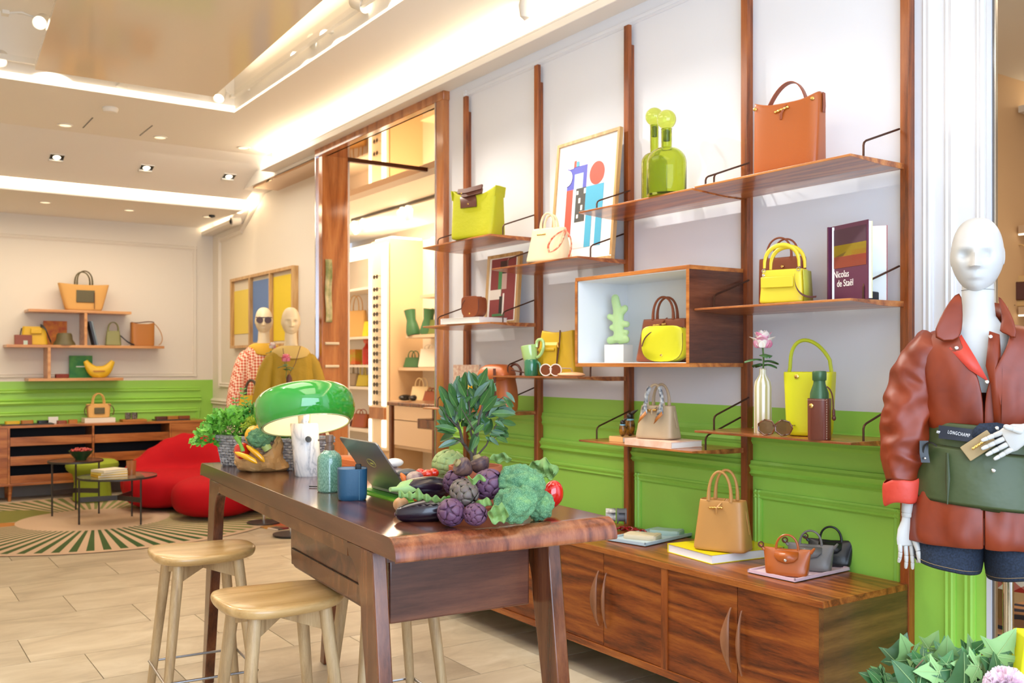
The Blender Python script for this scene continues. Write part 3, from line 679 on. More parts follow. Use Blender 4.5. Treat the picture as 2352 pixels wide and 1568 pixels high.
MB().lathe([(.215, .30), (.25, .335), (.262, .37), (.255, .40), (.22, .425), (.14, .435), (.001, .425)], 36).build('cushion', M_lime, o)
M_leg = mat('dark_rod', '#4a4643', .4, .6); M_topg = NT('smoked_glass_top').set(Base_Color=lin('#bfc7ae'), Roughness=.03, Transmission_Weight=.75, Alpha=1).m; M_topc = mat('copper_top', '#7a4a3c', .2, .5)
def side_table(loc, rad, h, mt, label, a0):
    o = E('side_table', loc, 0, label, 'side table', 'round side tables on the rug')
    MB().lathe([(.001, h - .008), (rad, h - .008), (rad, h), (.001, h)], 48).build('top', mt, o)
    MB().lathe([(rad - .003, h - .016), (rad + .004, h - .016), (rad + .004, h + .002), (rad - .003, h + .002)], 48, cap=False).build('rim', M_leg, o)
    P = [V((rad * .96 * cos(a0 + k * 2 * pi / 3), rad * .96 * sin(a0 + k * 2 * pi / 3), 0)) for k in range(3)]
    for p in P: MB().tube([p, p + V((0, 0, h - .01))], .0085, 8).build('leg', M_leg, o)
    for a in range(3): MB().ribbon([P[a] + V((0, 0, .22)), V((0, 0, .22))], (0, 0, 1), .045, .008).build('cross_strap', M_leg, o)
    return o
p = pz(174, 1181, 0); TA = V((p.x, p.y, .0125)); side_table(TA, .245, .51, M_topc, 'copper-topped round side table farther from the sofa', R(200))
p = pz(270, 1201, 0); TB_ = V((p.x, p.y, .0125)); side_table(TB_, .335, .42, M_topg, 'glass-topped round side table nearer the sofa, holding books', R(175))
# open cabinet
M_cab = wood('cabinet_wood', '#7a4018', '#a5602c', '#bd7a40', 0, 6, rough=.3)
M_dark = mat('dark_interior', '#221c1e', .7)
cb = E('open_cabinet', (0, 11.35, 0), 0, 'long walnut cabinet with open pull-out shelves under the far green wall', 'cabinet')
X0, X1, X2, X3, X4 = .45, 1.315, 2.143, 2.97, 3.38
B((X0, 0, .775), (X4, .43, .80)).build('top_board', M_cab, cb, bevel=.002, smooth=False)
B((X0, 0, .165), (X4, .43, .19)).build('bottom_board', M_cab, cb, bevel=.002, smooth=False)
for x in (X0, X1, X2, X3, X4 - .02): B((x, .003, .19), (x + .02, .42, .775)).build('upright_panel', M_cab, cb, smooth=False)
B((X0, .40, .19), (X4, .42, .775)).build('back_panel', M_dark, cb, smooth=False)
for a, b in ((X0 + .022, X1 - .002), (X3 + .022, X4 - .022)): B((a, .004, .192), (b, .022, .773)).build('door', M_cab, cb, smooth=False, bevel=.001)
for a, b in ((X1, X2), (X2, X3)):
    for z0, z1 in ((.584, .676), (.38, .474), (.192, .272)):
        t = B((a + .024, .006, z0), (b - .004, .026, z1)).build('tray_front', M_cab, cb, smooth=False, bevel=.001)
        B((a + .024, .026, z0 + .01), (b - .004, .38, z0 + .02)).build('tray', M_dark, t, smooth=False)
for x in (X0 + .1, X1 + .03, X3 + .03):
    MB().tube([(x, .06, .165), (x - .01, .05, 0)], [.024, .016], 12).build('leg', M_cab, cb); MB().tube([(x, .37, .165), (x, .38, 0)], [.024, .016], 12).build('leg', M_cab, cb)
# oak wall shelves at the back
M_oaks = wood('oak_shelf', '#b07a46', '#c98f58', '#d9a670', 0, 8, knots=False)
o = E('oak_shelf_unit', (0, 11.5, 0), 0, 'pale oak three-tier wall shelf unit above the far cabinet', 'shelf unit')
for x0, x1, z in ((1.53, 2.587, 2.046), (1.32, 2.95, 1.66), (1.53, 2.50, 1.296)): B((x0, 0, z - .03), (x1, .3, z)).build('shelf_board', M_oaks, o, smooth=False, bevel=.002)
for x, z0, z1 in ((2.09, 1.66, 2.016), (1.72, 1.296, 1.63)): B((x, .002, z0), (x + .03, .3, z1)).build('divider', M_oaks, o, smooth=False, bevel=.001)
# triptych on the rear side wall
def onR(px, py, X=BX): return pX(px, py, X)
o = E('framed_triptych', (BX - .06, 0, 0), 0, 'wide oak-framed triptych in pale, blue and yellow on the rear wall', 'framed print')
ya, yb = yX(672, BX - .06), yX(528, BX - .06); zt = pX(672, 609, BX - .06).z; zb = pX(672, 800, BX - .06).z
zb = (pX(528, 800, BX - .06).z + zb) / 2; Lb = (yb - ya - .05) / 3
zb = pX(528, 800, BX - .06).z
mb = MB()
for k in range(4): y = ya + k * (yb - ya - .04) / 3; mb.box((0, y, zb), (.06, y + .04, zt)); 
mb.box((-.001, ya - .001, zt - .03), (.059, yb + .001, zt + .001)).box((-.001, ya - .001, zb - .001), (.059, yb + .001, zb + .03)); mb.build('frame', M_oakf, o, smooth=False)
cols = [('#e9cf2c', 1.0), ('#6b8cc4', 1.0), ('#d8cdb8', .62)]; st = (yb - ya - .04) / 3
for k in range(3):
    y0, y1 = ya + k * st + .04, ya + (k + 1) * st
    B((.04, y0, zb + .03), (.055, y1, zt - .03)).build('canvas', mat('canvas_paper', '#dcd3c0', .7) if k == 0 else bpy.data.materials['canvas_paper'], o, smooth=False)
    zz0, zz1 = (zb + .06, zt - .07) if k < 2 else (zb + .16, zb + .16 + (zt - zb) * .62)
    c = '#e8ce2e' if k == 0 else ('#6687bf' if k == 1 else '#e6cf58')
    B((.034, y0 + .012, zz0), (.0401, y1 - .012, zz1)).build('colour_field', mat('field_%d' % k, c, .6), o, smooth=False)
# ------------------------------------------------------------ room seen through the portal
S('wall_far_niche', MB().box((5.69, 4.0, 0), (5.8, 10.3, 2.95)), M_farw, smooth=False)
S('wall_far_pier', MB().box((5.25, 10.3, 0), (5.8, 10.80, 2.95)), M_far, smooth=False)
S('wall_far_alcove', MB().box((5.69, 10.8, 0), (5.8, 13.0, 2.95)).box((3.7, 12.9, 0), (5.8, 13.0, 3.3)), M_farw, smooth=False)
S('wall_far_upper', MB().box((6.0, 4.0, 2.8), (6.1, 13, 3.5)).box((3.72, 4.5, 3.26), (6.1, 4.6, 3.6)).box((3.5, 4.5, 0), (6, 4.55, 3.4)), M_farw, smooth=False)
S('ceiling_far', MB().box((4.35, 4.0, 3.18), (5.85, 13.0, 3.3)).box((3.34, 4.0, 3.27), (6.1, 13, 3.4)), M_ceil, smooth=False)
B((5.75, 4.2, 2.96), (5.78, 10.2, 2.98)).build('far_cove_strip', M_led, bpy.data.objects['wall_far_niche'])
B((5.30, 10.35, 2.96), (5.70, 10.8, 2.98)).build('far_cove_strip', M_led, bpy.data.objects['wall_far_pier'])
o = E('spotlight_track', (4.9, 6.0, 3.15), 0, 'dark lighting track on the ceiling of the room through the portal', 'track')
B((-.02, 0, 0), (.02, 4.6, .03)).build('rail', mat('dark_track', '#5a5650', .5), o)
for k, (px, py) in enumerate(((815, 495), (835, 487), (925, 465), (938, 458))):
    y = yX(px, 4.9); track_spot((4.9, y, 3.06), (5.4, y + (1.2 if k % 2 else -1.4), 1.0), 'track spotlight in the portal room, number %s from the jamb' % ('one', 'two', 'three', 'four')[k], grp='spotlights in the room through the portal', base=(0, 0, .08))
# eyewear column
o = E('eyewear_column', (5.24, 10.55, 0), 0, 'tall illuminated eyewear display column in the room through the portal', 'display column')
B((-.03, -.235, .42), (0, .235, 2.90)).build('backboard', mat('eyewear_board', '#f4e2c4', .5), o, smooth=False)
for y0, y1 in ((-.225, -.13), (.17, .22)):
    B((-.045, y0, .95), (-.03, y1, 2.86)).build('light_strip', emit('column_led', '#fff3df', 2.6) if y0 == -.225 else bpy.data.materials['column_led'], o)
    B((-.045, y0, .46), (-.03, y1, .78)).build('light_strip', bpy.data.materials['column_led'], o)
B((-.05, -.22, .79), (-.02, .20, .93)).build('wood_band', M_lacq, o, smooth=False)
M_gl = mat('dark_lens', '#30241c', .1)
def glasses(w=.14, m1=None, m2=None, name='sunglasses', rnd=24, lens_r=.026, temple=.12):
    o = E(name, (0, 0, 0)); q = w / 4
    for s in (-1, 1):
        MB().tube([(s * q + lens_r * 1.15 * cos(a), 0, lens_r * sin(a)) for a in (2 * pi * k / rnd for k in range(rnd + 1))], .0032, 6, up=(0, 1, 0)).build('rim', m1, o)
        MB().lathe([(.0005, 0), (lens_r * 1.1, 0), (lens_r * 1.1, .001), (.0005, .001)], 20, M=Matrix.Translation((s * q, 0, 0)) @ Matrix.Rotation(R(90), 4, 'X') @ Matrix.Diagonal((1.05, .95, 1, 1))).build('lens', m2, o)
        MB().tube([(s * w / 2, 0, .01), (s * w / 2, temple * .8, .008), (s * w / 2, temple, -.02)], .0028, 6).build('temple', m1, o)
    MB().tube([(-.008, 0, .006), (0, -.002, .009), (.008, 0, .006)], .003, 6).build('bridge', m1, o)
    return o
pr = glasses(.15, M_gl, M_gl, lens_r=.024)
tag(pr, 'dark sunglasses on the illuminated eyewear column', 'sunglasses', 'sunglasses on the eyewear column')
zs = [pX(876, y, 5.2).z for y in (635, 664, 683, 702, 721, 740, 758, 777, 794, 812, 829, 847, 865, 883, 901, 925)]
for k, z in enumerate(zs):
    g = pr if k == 0 else copy_tree(pr); g.location = (5.165, 10.52, z); g.rotation_euler = (0, 0, R(-90))
# shelves and drawers in the niche, right of the column
o = E('niche_shelving', (5.30, 0, 0), 0, 'cream built-in shelves and drawer bank in the portal room', 'shelving')
for z, ya_, yb_ in ((2.24, 7.0, 9.75), (1.79, 7.0, 10.1), (1.41, 7.0, 10.29)): B((0.05, ya_, z - .035), (.38, yb_, z)).build('shelf_board', M_lam, o, smooth=False)
B((-.06, 7.0, .99), (.38, 10.29, 1.02)).build('counter', M_lam, o, smooth=False)
for z0, z1 in ((.80, .985), (.50, .79)):
    for a, b in ((7.0, 8.62), (8.64, 10.28)): B((-.04, a, z0), (-.01, b, z1)).build('drawer', M_lam, o, smooth=False, bevel=.002)
B((.0, 7.0, .46), (.38, 10.28, .985)).build('carcass', M_lam, o, smooth=False)
o = E('alcove_shelving', (5.30, 0, 0), 0, 'white alcove shelves beyond the eyewear column', 'shelving')
for z in (2.42, 1.80, 1.16, .62): B((0.0, 10.81, z - .03), (.38, 12.6, z)).build('shelf_board', M_farw, o, smooth=False)
B((0, 10.81, 2.9), (.35, 12.6, 2.95)).build('canopy', M_farw, o, smooth=False); B((.02, 10.85, 2.80), (.10, 12.2, 2.9)).build('light_bar', M_ledsoft, o)
# tall desk in the portal room
o = E('console_desk', (4.62, 7.6, 0), R(2), 'dark-framed tall desk standing in the room through the portal', 'desk')
B((0, 0, 1.02), (.6, 1.45, 1.06)).build('top', M_tableleg, o, bevel=.01)
for x in (.02, .54):
    for y in (.02, 1.39): B((x, y, 0), (x + .04, y + .04, 1.02)).build('leg', M_tableleg, o, bevel=.004)
MB().box((.1, .1, .80), (.5, 1.0, .90)).build('drawer_box', M_tableleg, o, bevel=.01)
o = E('acrylic_block', (4.9, 10.2, 0), 0, 'clear acrylic block table on the floor beyond the portal', 'side table'); B((0, 0, 0.001), (.4, .6, .28)).build('body', NT('acrylic').set(Base_Color=lin('#fff6ea'), Roughness=.05, Transmission_Weight=.8).m, o, bevel=.02)
# ------------------------------------------------------------ goods on the wall shelves
def leather(name, c, rough=.38, b=.10, var=None): return mat(name, c, rough, bump=(160, b, .0015), var=var, spec=.5)
L_tan = leather('leather_cognac', '#ab5720', .28); L_tand = leather('leather_cognac_dark', '#8f4422', .4)
L_brown = leather('leather_brown', '#8a4526', .38); L_choc = leather('leather_chocolate', '#5a2e22', .4)
L_yel = leather('leather_yellow', '#dcc62e', .38); L_lime = leather('leather_lime', '#cdcb12', .42); L_limeh = leather('leather_lime_dark', '#a9b01a', .4)
L_cream = leather('leather_cream', '#ead6ac', .35); L_taupe = leather('leather_taupe', '#b39c7c', .45); L_taupd = leather('leather_taupe_dark', '#8a7a68', .45)
L_camel = leather('leather_camel', '#bd8a4c', .42); L_grey = leather('leather_grey', '#6c6a68', .35); L_blk = leather('leather_black', '#1d1e20', .30)
L_gold = leather('leather_mustard', '#d9b022', .45)
def fz(t): return R(-90 + t)
def at(px, X, z): p = pX(px, 836, X); return V((X, p.y, z))
def hull(mb, w, d, h, wt=None, dt=None, dip=.0, e=6, et=5, waist=0, inner=.03, n=48, bul=.0, M=None):
    wt = wt or w; dt = dt or d; lv = [(0, w * .95, d * .90, e, 0, 0, 0), (.006, w * .99, d * .98, e, 0, 0, 0)]
    for k in range(1, 8):
        t = k / 8; s = sin(pi * t)
        lv.append((h * t, w + (wt - w) * t + bul * s - waist * s, d + (dt - d) * t + bul * s * .6, e + (et - e) * t, dip * t * t, 0, 0))
    lv.append((h, wt, dt, et, dip, 0, 0))
    if inner: lv += [(h, wt - .006, max(.004, dt - .006), et, dip, 0, 0), (h - inner, wt - .010, max(.003, dt - .012), et, dip, 0, 0)]
    return mb.loft(lv, n, M=M)
def rivet(o, x, y, z, r=.006, m=None, name='rivet'):
    return MB().lathe([(.0003, .003), (r * .7, .0027), (r, .001), (r, 0), (.0003, 0)], 14, M=Matrix.Translation((x, y, z)) @ Matrix.Rotation(R(90), 4, 'X')).build(name, m or M_gold, o)
def bamboo(o, x, y, z, L=.06, r=.0055, m=None, tilt=0):
    M_ = Matrix.Translation((x, y, z)) @ Matrix.Rotation(R(tilt), 4, 'Y') @ Matrix.Rotation(R(90), 4, 'Y')
    pr = []; N = 4
    for k in range(N + 1):
        zz = -L / 2 + L * k / N; pr += [(r * .85, zz - .004), (r * 1.15, zz), (r * .85, zz + .004)]
    pr = [(.0005, -L / 2 - .005)] + pr + [(.0005, L / 2 + .005)]
    return MB().lathe(pr, 12, M=M_).build('toggle_clasp', m or M_gold, o)
def handle(o, m, w, h, z, y, r=.005, x=0, name='handle', flat=1, pw=.8, ends=True, n=18):
    pts = arc(w, h, n, y, z, x, pw); t = MB().tube(pts, [r * (1.0 + .5 * (1 - sin(pi * i / n)) ** 3) for i in range(n + 1)], 10, flat=flat, up=(0, 1, 0)).build(name, m, o)
    if ends:
        for s in (-1, 1): MB().loft([(-.02, .022, .004, 3, 0, 0, 0), (.004, .016, .008, 3, 0, 0, 0)], 16, M=Matrix.Translation((x + s * w / 2, y, z))).build('handle_tab', m, o)
    return t
def strap(o, m, pts, w=.018, t=.003, wdir=(1, 0, 0), name='strap'): return MB().ribbon(pts, wdir, w, t).build(name, m, o, bevel=.0008)
def rects(o, items, y=-.0006, dirn='xz', t=.0005, name='print'):
    for k, (x0, z0, x1, z1, m_) in enumerate(items):
        yy = y - k * .00012
        (B((x0, yy, z0), (x1, yy + t, z1)) if dirn == 'xz' else B((x0, z0, -yy - t), (x1, z1, -yy))).build(name, m_, o, smooth=False)
cm = {}
def C(h, r=.6):
    if h not in cm: cm[h] = mat('colour_' + h.strip('#'), h, r)
    return cm[h]
def book(loc, rz, w, d, t, cover, label, spine='left', pages='#f0ece2', coverm=None, cat='book', group=None, overhang=.003):
    """lying book: w along local x, d along local y, spine at local -x"""
    o = E('book', loc, rz, label, cat, group); cmat = coverm or C(cover, .35)
    B((-w / 2 + .002, -d / 2 + overhang, .003), (w / 2 - overhang, d / 2 - overhang, t - .003)).build('pages', C(pages, .8), o, smooth=False)
    mb = MB().box((-w / 2, -d / 2, 0), (w / 2, d / 2, .003)).box((-w / 2, -d / 2, t - .003), (w / 2, d / 2, t)).box((-w / 2 - .001, -d / 2, 0), (-w / 2 + .003, d / 2, t)); mb.build('cover', cmat, o, bevel=.0008, smooth=False); return o

# A1 large tan tote
o = E('leather_tote', at(1813, 3.13, SH['A1']), fz(14), 'large cognac leather tote with wide top handle on the highest shelf', 'bag')
mb = MB(); hull(mb, .275, .12, .285, .285, .085, .030, e=7, et=6, bul=.0); mb.build('body', L_tan, o, sub=1)
strap(o, L_tand, [V((-.075 + .0, -.01, .27))] + bez((-.095, 0, .28), (-.04, 0, .40), (.045, 0, .42), (.075, 0, .29), 16), .030, .004, (0, 1, 0), 'handle')
bamboo(o, -.01, -.047, .262, .055, .006, tilt=-12); strap(o, L_tand, [V((.01, -.02, .292)), V((.006, -.048, .275)), V((-.01, -.053, .245)), V((-.012, -.050, .222))], .010, .003, (1, 0, 0), 'toggle_strap')
for x in (-.130, .118): rivet(o, x, -.044, .285, .008)
strap(o, L_tand, [V((.146, -.0, .312)), V((.148, 0, .26)), V((.146, 0, .235))], .022, .003, (0, 1, 0), 'side_tab')
# B1 bottles
M_bot = NT('green_glass').set(Base_Color=lin('#d6e070'), Roughness=.02, Transmission_Weight=.95, IOR=1.25).m
M_ball = NT('green_glass_ball').set(Base_Color=lin('#cfdc5c'), Roughness=.02, Transmission_Weight=.95, IOR=1.06, Coat_Weight=1).m
M_bot2 = NT('green_glass_dark').set(Base_Color=lin('#54802c'), Roughness=.03, Transmission_Weight=.6, IOR=1.4).m
def bottle(px, X, label, rb, hb, hs, rn, ht, rball):
    o = E('glass_bottle', at(px, X, SH['B1']), 0, label, 'bottle', 'green glass bottles with ball stoppers')
    pr = [(.0005, .002), (rb * .94, .002), (rb, .010), (rb, hb)]
    for k in range(1, 9): a = pi / 2 * k / 8; pr.append((rn + (rb - rn) * cos(a), hb + (hs - hb) * sin(a)))
    pr += [(rn, ht), (rn + .002, ht + .003), (rn - .004, ht + .003), (rn - .004, hs)]
    pr += [(max(rn - .004, rn - .004 + (rb - rn) * cos(pi / 2 * k / 6)), hb - .004 + (hs - hb) * sin(pi / 2 * k / 6)) for k in range(5, -1, -1)] + [(rb - .005, .012), (.0005, .010)]
    MB().lathe(pr, 40).build('body', M_bot, o)
    MB().lathe([(.0005, ht - .05), (rn * .72, ht - .05), (rn - .0055, ht + .002), (rn - .006, ht + .004)] + [(rball * sin(a), ht + rball + .002 - rball * cos(a)) for a in (pi * k / 16 for k in range(2, 17))][:-1] + [(.0005, ht + 2 * rball + .002)], 32).build('stopper', M_ball, o)
    MB().lathe([(.0005, ht - .05), (rn * .6, ht - .05), (rn * .62, ht - .004), (.0005, ht - .004)], 20).build('stopper_plug', M_bot2, o)
    return o
bottle(1503, 3.17, 'taller slim green glass bottle with ball stopper, standing behind', .062, .205, .255, .020, .385, .043)
bottle(1531, 3.04, 'shorter wide green glass bottle with ball stopper, standing in front', .090, .150, .222, .024, .305, .044)
# C1 framed abstract print
def framed(px0, px1, X, z, h, label, art, tilt=6, fw=.018, dp=.02, fm=None, name='framed_print', mat_c='#f2efe8'):
    y0, y1 = yX(px1, X), yX(px0, X); w = y1 - y0
    o = E(name, (X, (y0 + y1) / 2, z), fz(0), label, 'framed print'); o.rotation_euler = Euler((R(-tilt), 0, fz(0)), 'XYZ')
    o.rotation_mode = 'XYZ'; o.matrix_world = Matrix.Translation((X, (y0 + y1) / 2, z)) @ Matrix.Rotation(fz(0), 4, 'Z') @ Matrix.Rotation(R(-tilt), 4, 'X')
    mb = MB()
    for a, b in (((-w / 2, 0), (w / 2, fw)), ((-w / 2, h - fw), (w / 2, h)), ((-w / 2, fw), (-w / 2 + fw, h - fw)), ((w / 2 - fw, fw), (w / 2, h - fw))): mb.box((a[0], -.004, a[1]), (b[0], dp, b[1]))
    mb.build('frame', fm or M_oakf, o, smooth=False, bevel=.001)
    B((-w / 2 + fw, .004, fw), (w / 2 - fw, dp - .004, h - fw)).build('paper', C(mat_c), o, smooth=False)
    rects(o, [(-w / 2 + a * w, b * h, -w / 2 + c_ * w, d_ * h, C(cc)) for a, b, c_, d_, cc in art], .0035)
    return o, w, h
art = [(.50, .28, .80, .80, '#f4d3d6'), (.78, .66, .90, .84, '#cfe2ec'), (.20, .60, .52, .78, '#4b4fae'), (.32, .60, .46, .72, '#bfd9e6'), (.20, .22, .31, .60, '#e2452f'), (.31, .22, .36, .60, '#bfd9e6'),
       (.36, .33, .52, .60, '#3c3a36'), (.52, .38, .80, .60, '#3c9fc0'), (.54, .12, .64, .40, '#3c9fc0'), (.70, .12, .80, .40, '#3c9fc0'), (.36, .12, .54, .32, '#f1d5d8'),
       (.37, .55, .40, .58, '#eee9de'), (.41, .48, .44, .52, '#eee9de'), (.49, .55, .52, .59, '#eee9de'), (.45, .42, .48, .46, '#eee9de'), (.39, .36, .42, .39, '#eee9de'), (.30, .78, .34, .83, '#e2452f'), (.34, .78, .38, .82, '#3c9fc0'), (.22, .77, .30, .82, '#f4d3d6')]
o, w, h = framed(1262, 1405, 3.19, SH['C1'], .685, 'tall oak-framed abstract print with red disc leaning on the wall', art, 5)
MB().lathe([(.0005, 0), (.062, 0), (.062, .0006), (.0005, .0006)], 32, M=Matrix.Translation((-w / 2 + .68 * w, .0028, .69 * h)) @ Matrix.Rotation(R(90), 4, 'X') ).build('red_disc', C('#e2452f'), o)
MB().lathe([(.0005, 0), (.045, 0), (.045, .0006), (.0005, .0006)], 32, M=Matrix.Translation((-w / 2 + .20 * w, .0016, .70 * h)) @ Matrix.Rotation(R(90), 4, 'X') ).build('white_disc', C('#f2efe8'), o)
# C1 cream bag with scarf
o = E('handbag', at(1262, 3.06, SH['C1']), fz(22), 'cream leather handbag with an orange scarf handle in front of the tall print', 'bag')
mb = MB(); hull(mb, .245, .14, .185, .195, .05, .0, e=5, et=4); mb.build('body', L_cream, o, sub=1)
handle(o, L_cream, .085, .085, .178, -.018, .006); handle(o, L_cream, .085, .08, .178, .018, .006)
bamboo(o, -.03, -.034, .150, .045, .0045, m=M_gold); M_scarf = mat('scarf_orange', '#d8482c', .7, var=('#e9c9a0', 60))
strap(o, M_scarf, bez((.098, -.01, .165), (.075, -.06, .15), (.02, -.085, .09), (.055, -.09, .045), 10) + bez((.06, -.09, .045), (.10, -.09, .05), (.12, -.06, .09), (.11, -.02, .16), 8)[1:], .015, .006, (0, 1, .3), 'scarf_strap')
strap(o, M_scarf, bez((.10, -.01, .17), (.14, -.02, .14), (.165, -.02, .09), (.135, -.03, .02), 8), .014, .004, (0, 1, 0), 'scarf_tail')
# D1 lime folded tote
o = E('folding_tote', at(1098, 3.06, SH['D1']), fz(20), 'lime green canvas tote with brown leather flap on the shelf nearest the portal', 'bag')
M_cloth = mat('lime_canvas', '#b5b508', .55, bump=(35, .25, .006))
mb = MB(); hull(mb, .31, .17, .25, .33, .10, .055, e=7, et=6, inner=.05); mb.build('body', M_cloth, o, sub=1)
for s in (-1, 1): strap(o, M_cloth, [V((s * .158, 0, .24)), V((s * .168, 0, .30))], .10, .004, (0, 1, 0), 'side_peak')
strap(o, L_choc, bez((-.08, .03, .25), (-.08, -.02, .30), (-.02, -.065, .27), (-.02, -.066, .185), 8), .12, .005, (1, 0, 0), 'flap')
for z in (.262, .285): strap(o, L_choc, [V((-.13, -.045 + .02, z + .01)), V((-.04, -.06, z)), V((.07, -.05, z + .015))], .03, .012, (0, .3, 1), 'handle')
rivet(o, -.02, -.071, .205); rivet(o, -.08, -.06, .275)
# D2 book, saddle bag, print
bk = book(at(1088, 3.06, SH['D2']), fz(0) + R(8), .36, .22, .034, '#efeae4', 'thick white book lying under the small brown saddle bag', spine='left')
def saddle(loc, rz, m_, md, label, w=.20, h=.16, d=.09, px=None):
    o = E('saddle_bag', loc, rz, label, 'bag'); n = 28
    def sil(k, sc=1):   # rounded D: flat top, round bottom
        a = 2 * pi * k / n; x = cos(a); z = sin(a); e_ = 5.5 if z > 0 else 2.7; x = abs(x) ** (2 / e_) * (1 if x > 0 else -1); z = abs(z) ** (2 / e_) * (1 if z > 0 else -1)
        return x * w / 2 * sc * (1 + .0 * z), h * .5 + z * h / 2 * sc
    mb = MB(); mb.rings([[V((sil(k, s)[0], y, sil(k, s)[1])) for k in range(n)] for y, s in ((-d / 2, .955), (-d / 2 + .006, 1), (d / 2 - .008, 1), (d / 2, .96))]); mb.build('body', m_, o, ang=50)
    mb = MB(); mb.rings([[V((sil(k, s)[0], y, sil(k, s)[1] + .003)) for k in range(n)] for y, s in ((-d / 2 - .008, .975), (-d / 2 - .004, 1.01), (-d / 2 - .001, 1.0))]); mb.build('flap', m_, o, ang=50)
    MB().tube([V((sil(k, 1.012)[0], -d / 2 - .003, sil(k, 1.012)[1] + .003)) for k in range(n // 2 + 1, n + 2)], .0016, 6).build('edge_piping', md, o)
    MB().tube(bez((-w * .48, -d / 2 - .006, h * .45), (-w * .42, -d / 2 - .012, h * .85), (-w * .1, -d / 2 - .008, h * 1.02), (w * .42, 0, h * .98), 14), .0035, 6).build('strap', md, o)
    MB().tube([(w * .44, y_, h * .8 + .012 * sin(a)) for a, y_ in ((0, .0), (1.5, -.012), (3.1, 0), (4.7, .012), (6.28, 0))], .002, 6).build('ring', M_gold, o)
    rivet(o, 0, -d / 2 - .009, h * .2, .006); return o
saddle(at(1090, 3.04, SH['D2'] + .034), fz(16), L_brown, L_choc, 'small brown leather saddle bag lying on the white book', .135, .125, .075)
art = [(.12, .06, .88, .94, '#8c3a3e'), (.40, .62, .60, .90, '#3f1f22'), (.36, .44, .47, .80, '#4a8f5a'), (.47, .50, .62, .72, '#c9a9a2'), (.12, .36, .46, .50, '#efe6dc'), (.42, .16, .54, .40, '#2c2326'), (.22, .12, .60, .155, '#4a8f5a'), (.52, .14, .57, .44, '#efe6dc')]
framed(1112, 1186, 3.22, SH['D2'], .43, 'small oak-framed maroon abstract print behind the saddle bag', art, 4, .02)
# D3 floral box card, golden trinket, backpack
M_floral = mat('floral_paper', '#ecd9c0', .7, var=('#cf9f86', 40))
o = tag(B((-.12, 0, 0), (.12, .02, .27)).build('patterned_card', M_floral, smooth=False), 'cream patterned card box on the low shelf behind the bay leaves', 'box'); o.location = at(1070, 3.14, SH['D3']); o.rotation_euler = (0, 0, fz(10))
o = E('glossy_ornament', at(1078, 3.03, SH['D3']), 0, 'shiny yellow rounded ornament before the patterned card', 'ornament'); mb = MB()
for a, b, c_, r_ in ((0, -.05, .05, .05), (0, .04, .05, .05), (0, 0, .11, .055)): mb.ell((a, b, c_), r_, 16, 12)
mb.build('body', mat('yellow_glaze', '#e2a90c', .08, coat=1), o, remesh=.006)
o = E('backpack', at(1142, 3.07, SH['D3']), fz(25), 'slouchy orange-brown leather backpack on the low shelf behind the bay tree', 'bag')
L_or = leather('leather_orange', '#bb6430', .4, .2)
mb = MB(); hull(mb, .23, .15, .24, .19, .12, 0, e=4, et=3, bul=.025, inner=0); mb.build('body', L_or, o, sub=1)
mb = MB(); mb.loft([(.165, .20, .168, 4, 0, 0, -.008), (.22, .215, .172, 4, 0, 0, -.006), (.262, .18, .13, 3, 0, 0, 0), (.275, .10, .06, 3, 0, 0, 0)], 40); mb.build('flap', L_or, o, sub=1)
strap(o, L_choc, [V((.04, -.095, .25)), V((.045, -.10, .15)), V((.045, -.095, .06))], .018, .003, (1, 0, 0)); MB().tube(bez((.08, .02, .26), (.13, 0, .30), (.18, .0, .24), (.15, 0, .20)), .007, 8).build('handle', L_choc, o)
strap(o, L_choc, [V((.11, -.02, .24)), V((.20, -.02, .225)), V((.24, -.02, .23))], .02, .006, (0, 1, 0))
# C2 mug vase, yellow bag, white sunglasses, peach pouch
M_mint = mat('glaze_mint', '#b6d98a', .12, coat=.8); M_teal = mat('glaze_green', '#2f7a55', .12, coat=.8)
o = E('mug_vase', at(1220, 3.01, SH['C2']), fz(20), 'ceramic vase of two stacked mugs, mint over dark green', 'vase')
MB().lathe([(.0005, 0), (.034, 0), (.038, .01), (.039, .085), (.036, .09), (.0005, .09)], 28).build('lower_mug', M_teal, o)
mt = Matrix.Translation((-.004, 0, .088)) @ Matrix.Rotation(R(-9), 4, 'Y')
MB().lathe([(.0005, -.005), (.034, -.005), (.041, .012), (.045, .075), (.043, .077), (.036, .02), (.0005, .015)], 28, M=mt).build('upper_mug', M_mint, o)
MB().tube(bez((.038, 0, .10), (.085, 0, .11), (.10, 0, .21), (.050, 0, .195), 12) + bez((.050, 0, .195), (.035, 0, .19), (.035, 0, .17), (.036, 0, .155), 5)[1:], .0085, 10).build('upper_handle', M_mint, o)
MB().tube(bez((.036, 0, .075), (.075, 0, .07), (.045, 0, .03), (.075, 0, .008), 10), .008, 10).build('lower_handle', M_teal, o)
o = E('yellow_backpack', at(1284, 3.13, SH['C2']), fz(20), 'yellow leather flap backpack behind the white sunglasses', 'bag')
mb = MB(); hull(mb, .27, .12, .235, .20, .06, .012, e=6, et=5); mb.build('body', L_gold, o, sub=1)
strap(o, L_gold, [V((-.02, -.044, .18)), V((-.02, -.056, .165)), V((-.02, -.061, .05))], .085, .005, (1, 0, 0), 'flap')
strap(o, L_choc, [V((.03, -.035, .245)), V((.035, -.05, .17)), V((.02, -.066, .03))], .008, .003, (1, 0, 0)); bamboo(o, .032, -.06, .165, .02, .005, tilt=80)
B((-.09, -.072, .135), (.015, -.062, .15)).build('flap_bar', L_gold, o, bevel=.003)
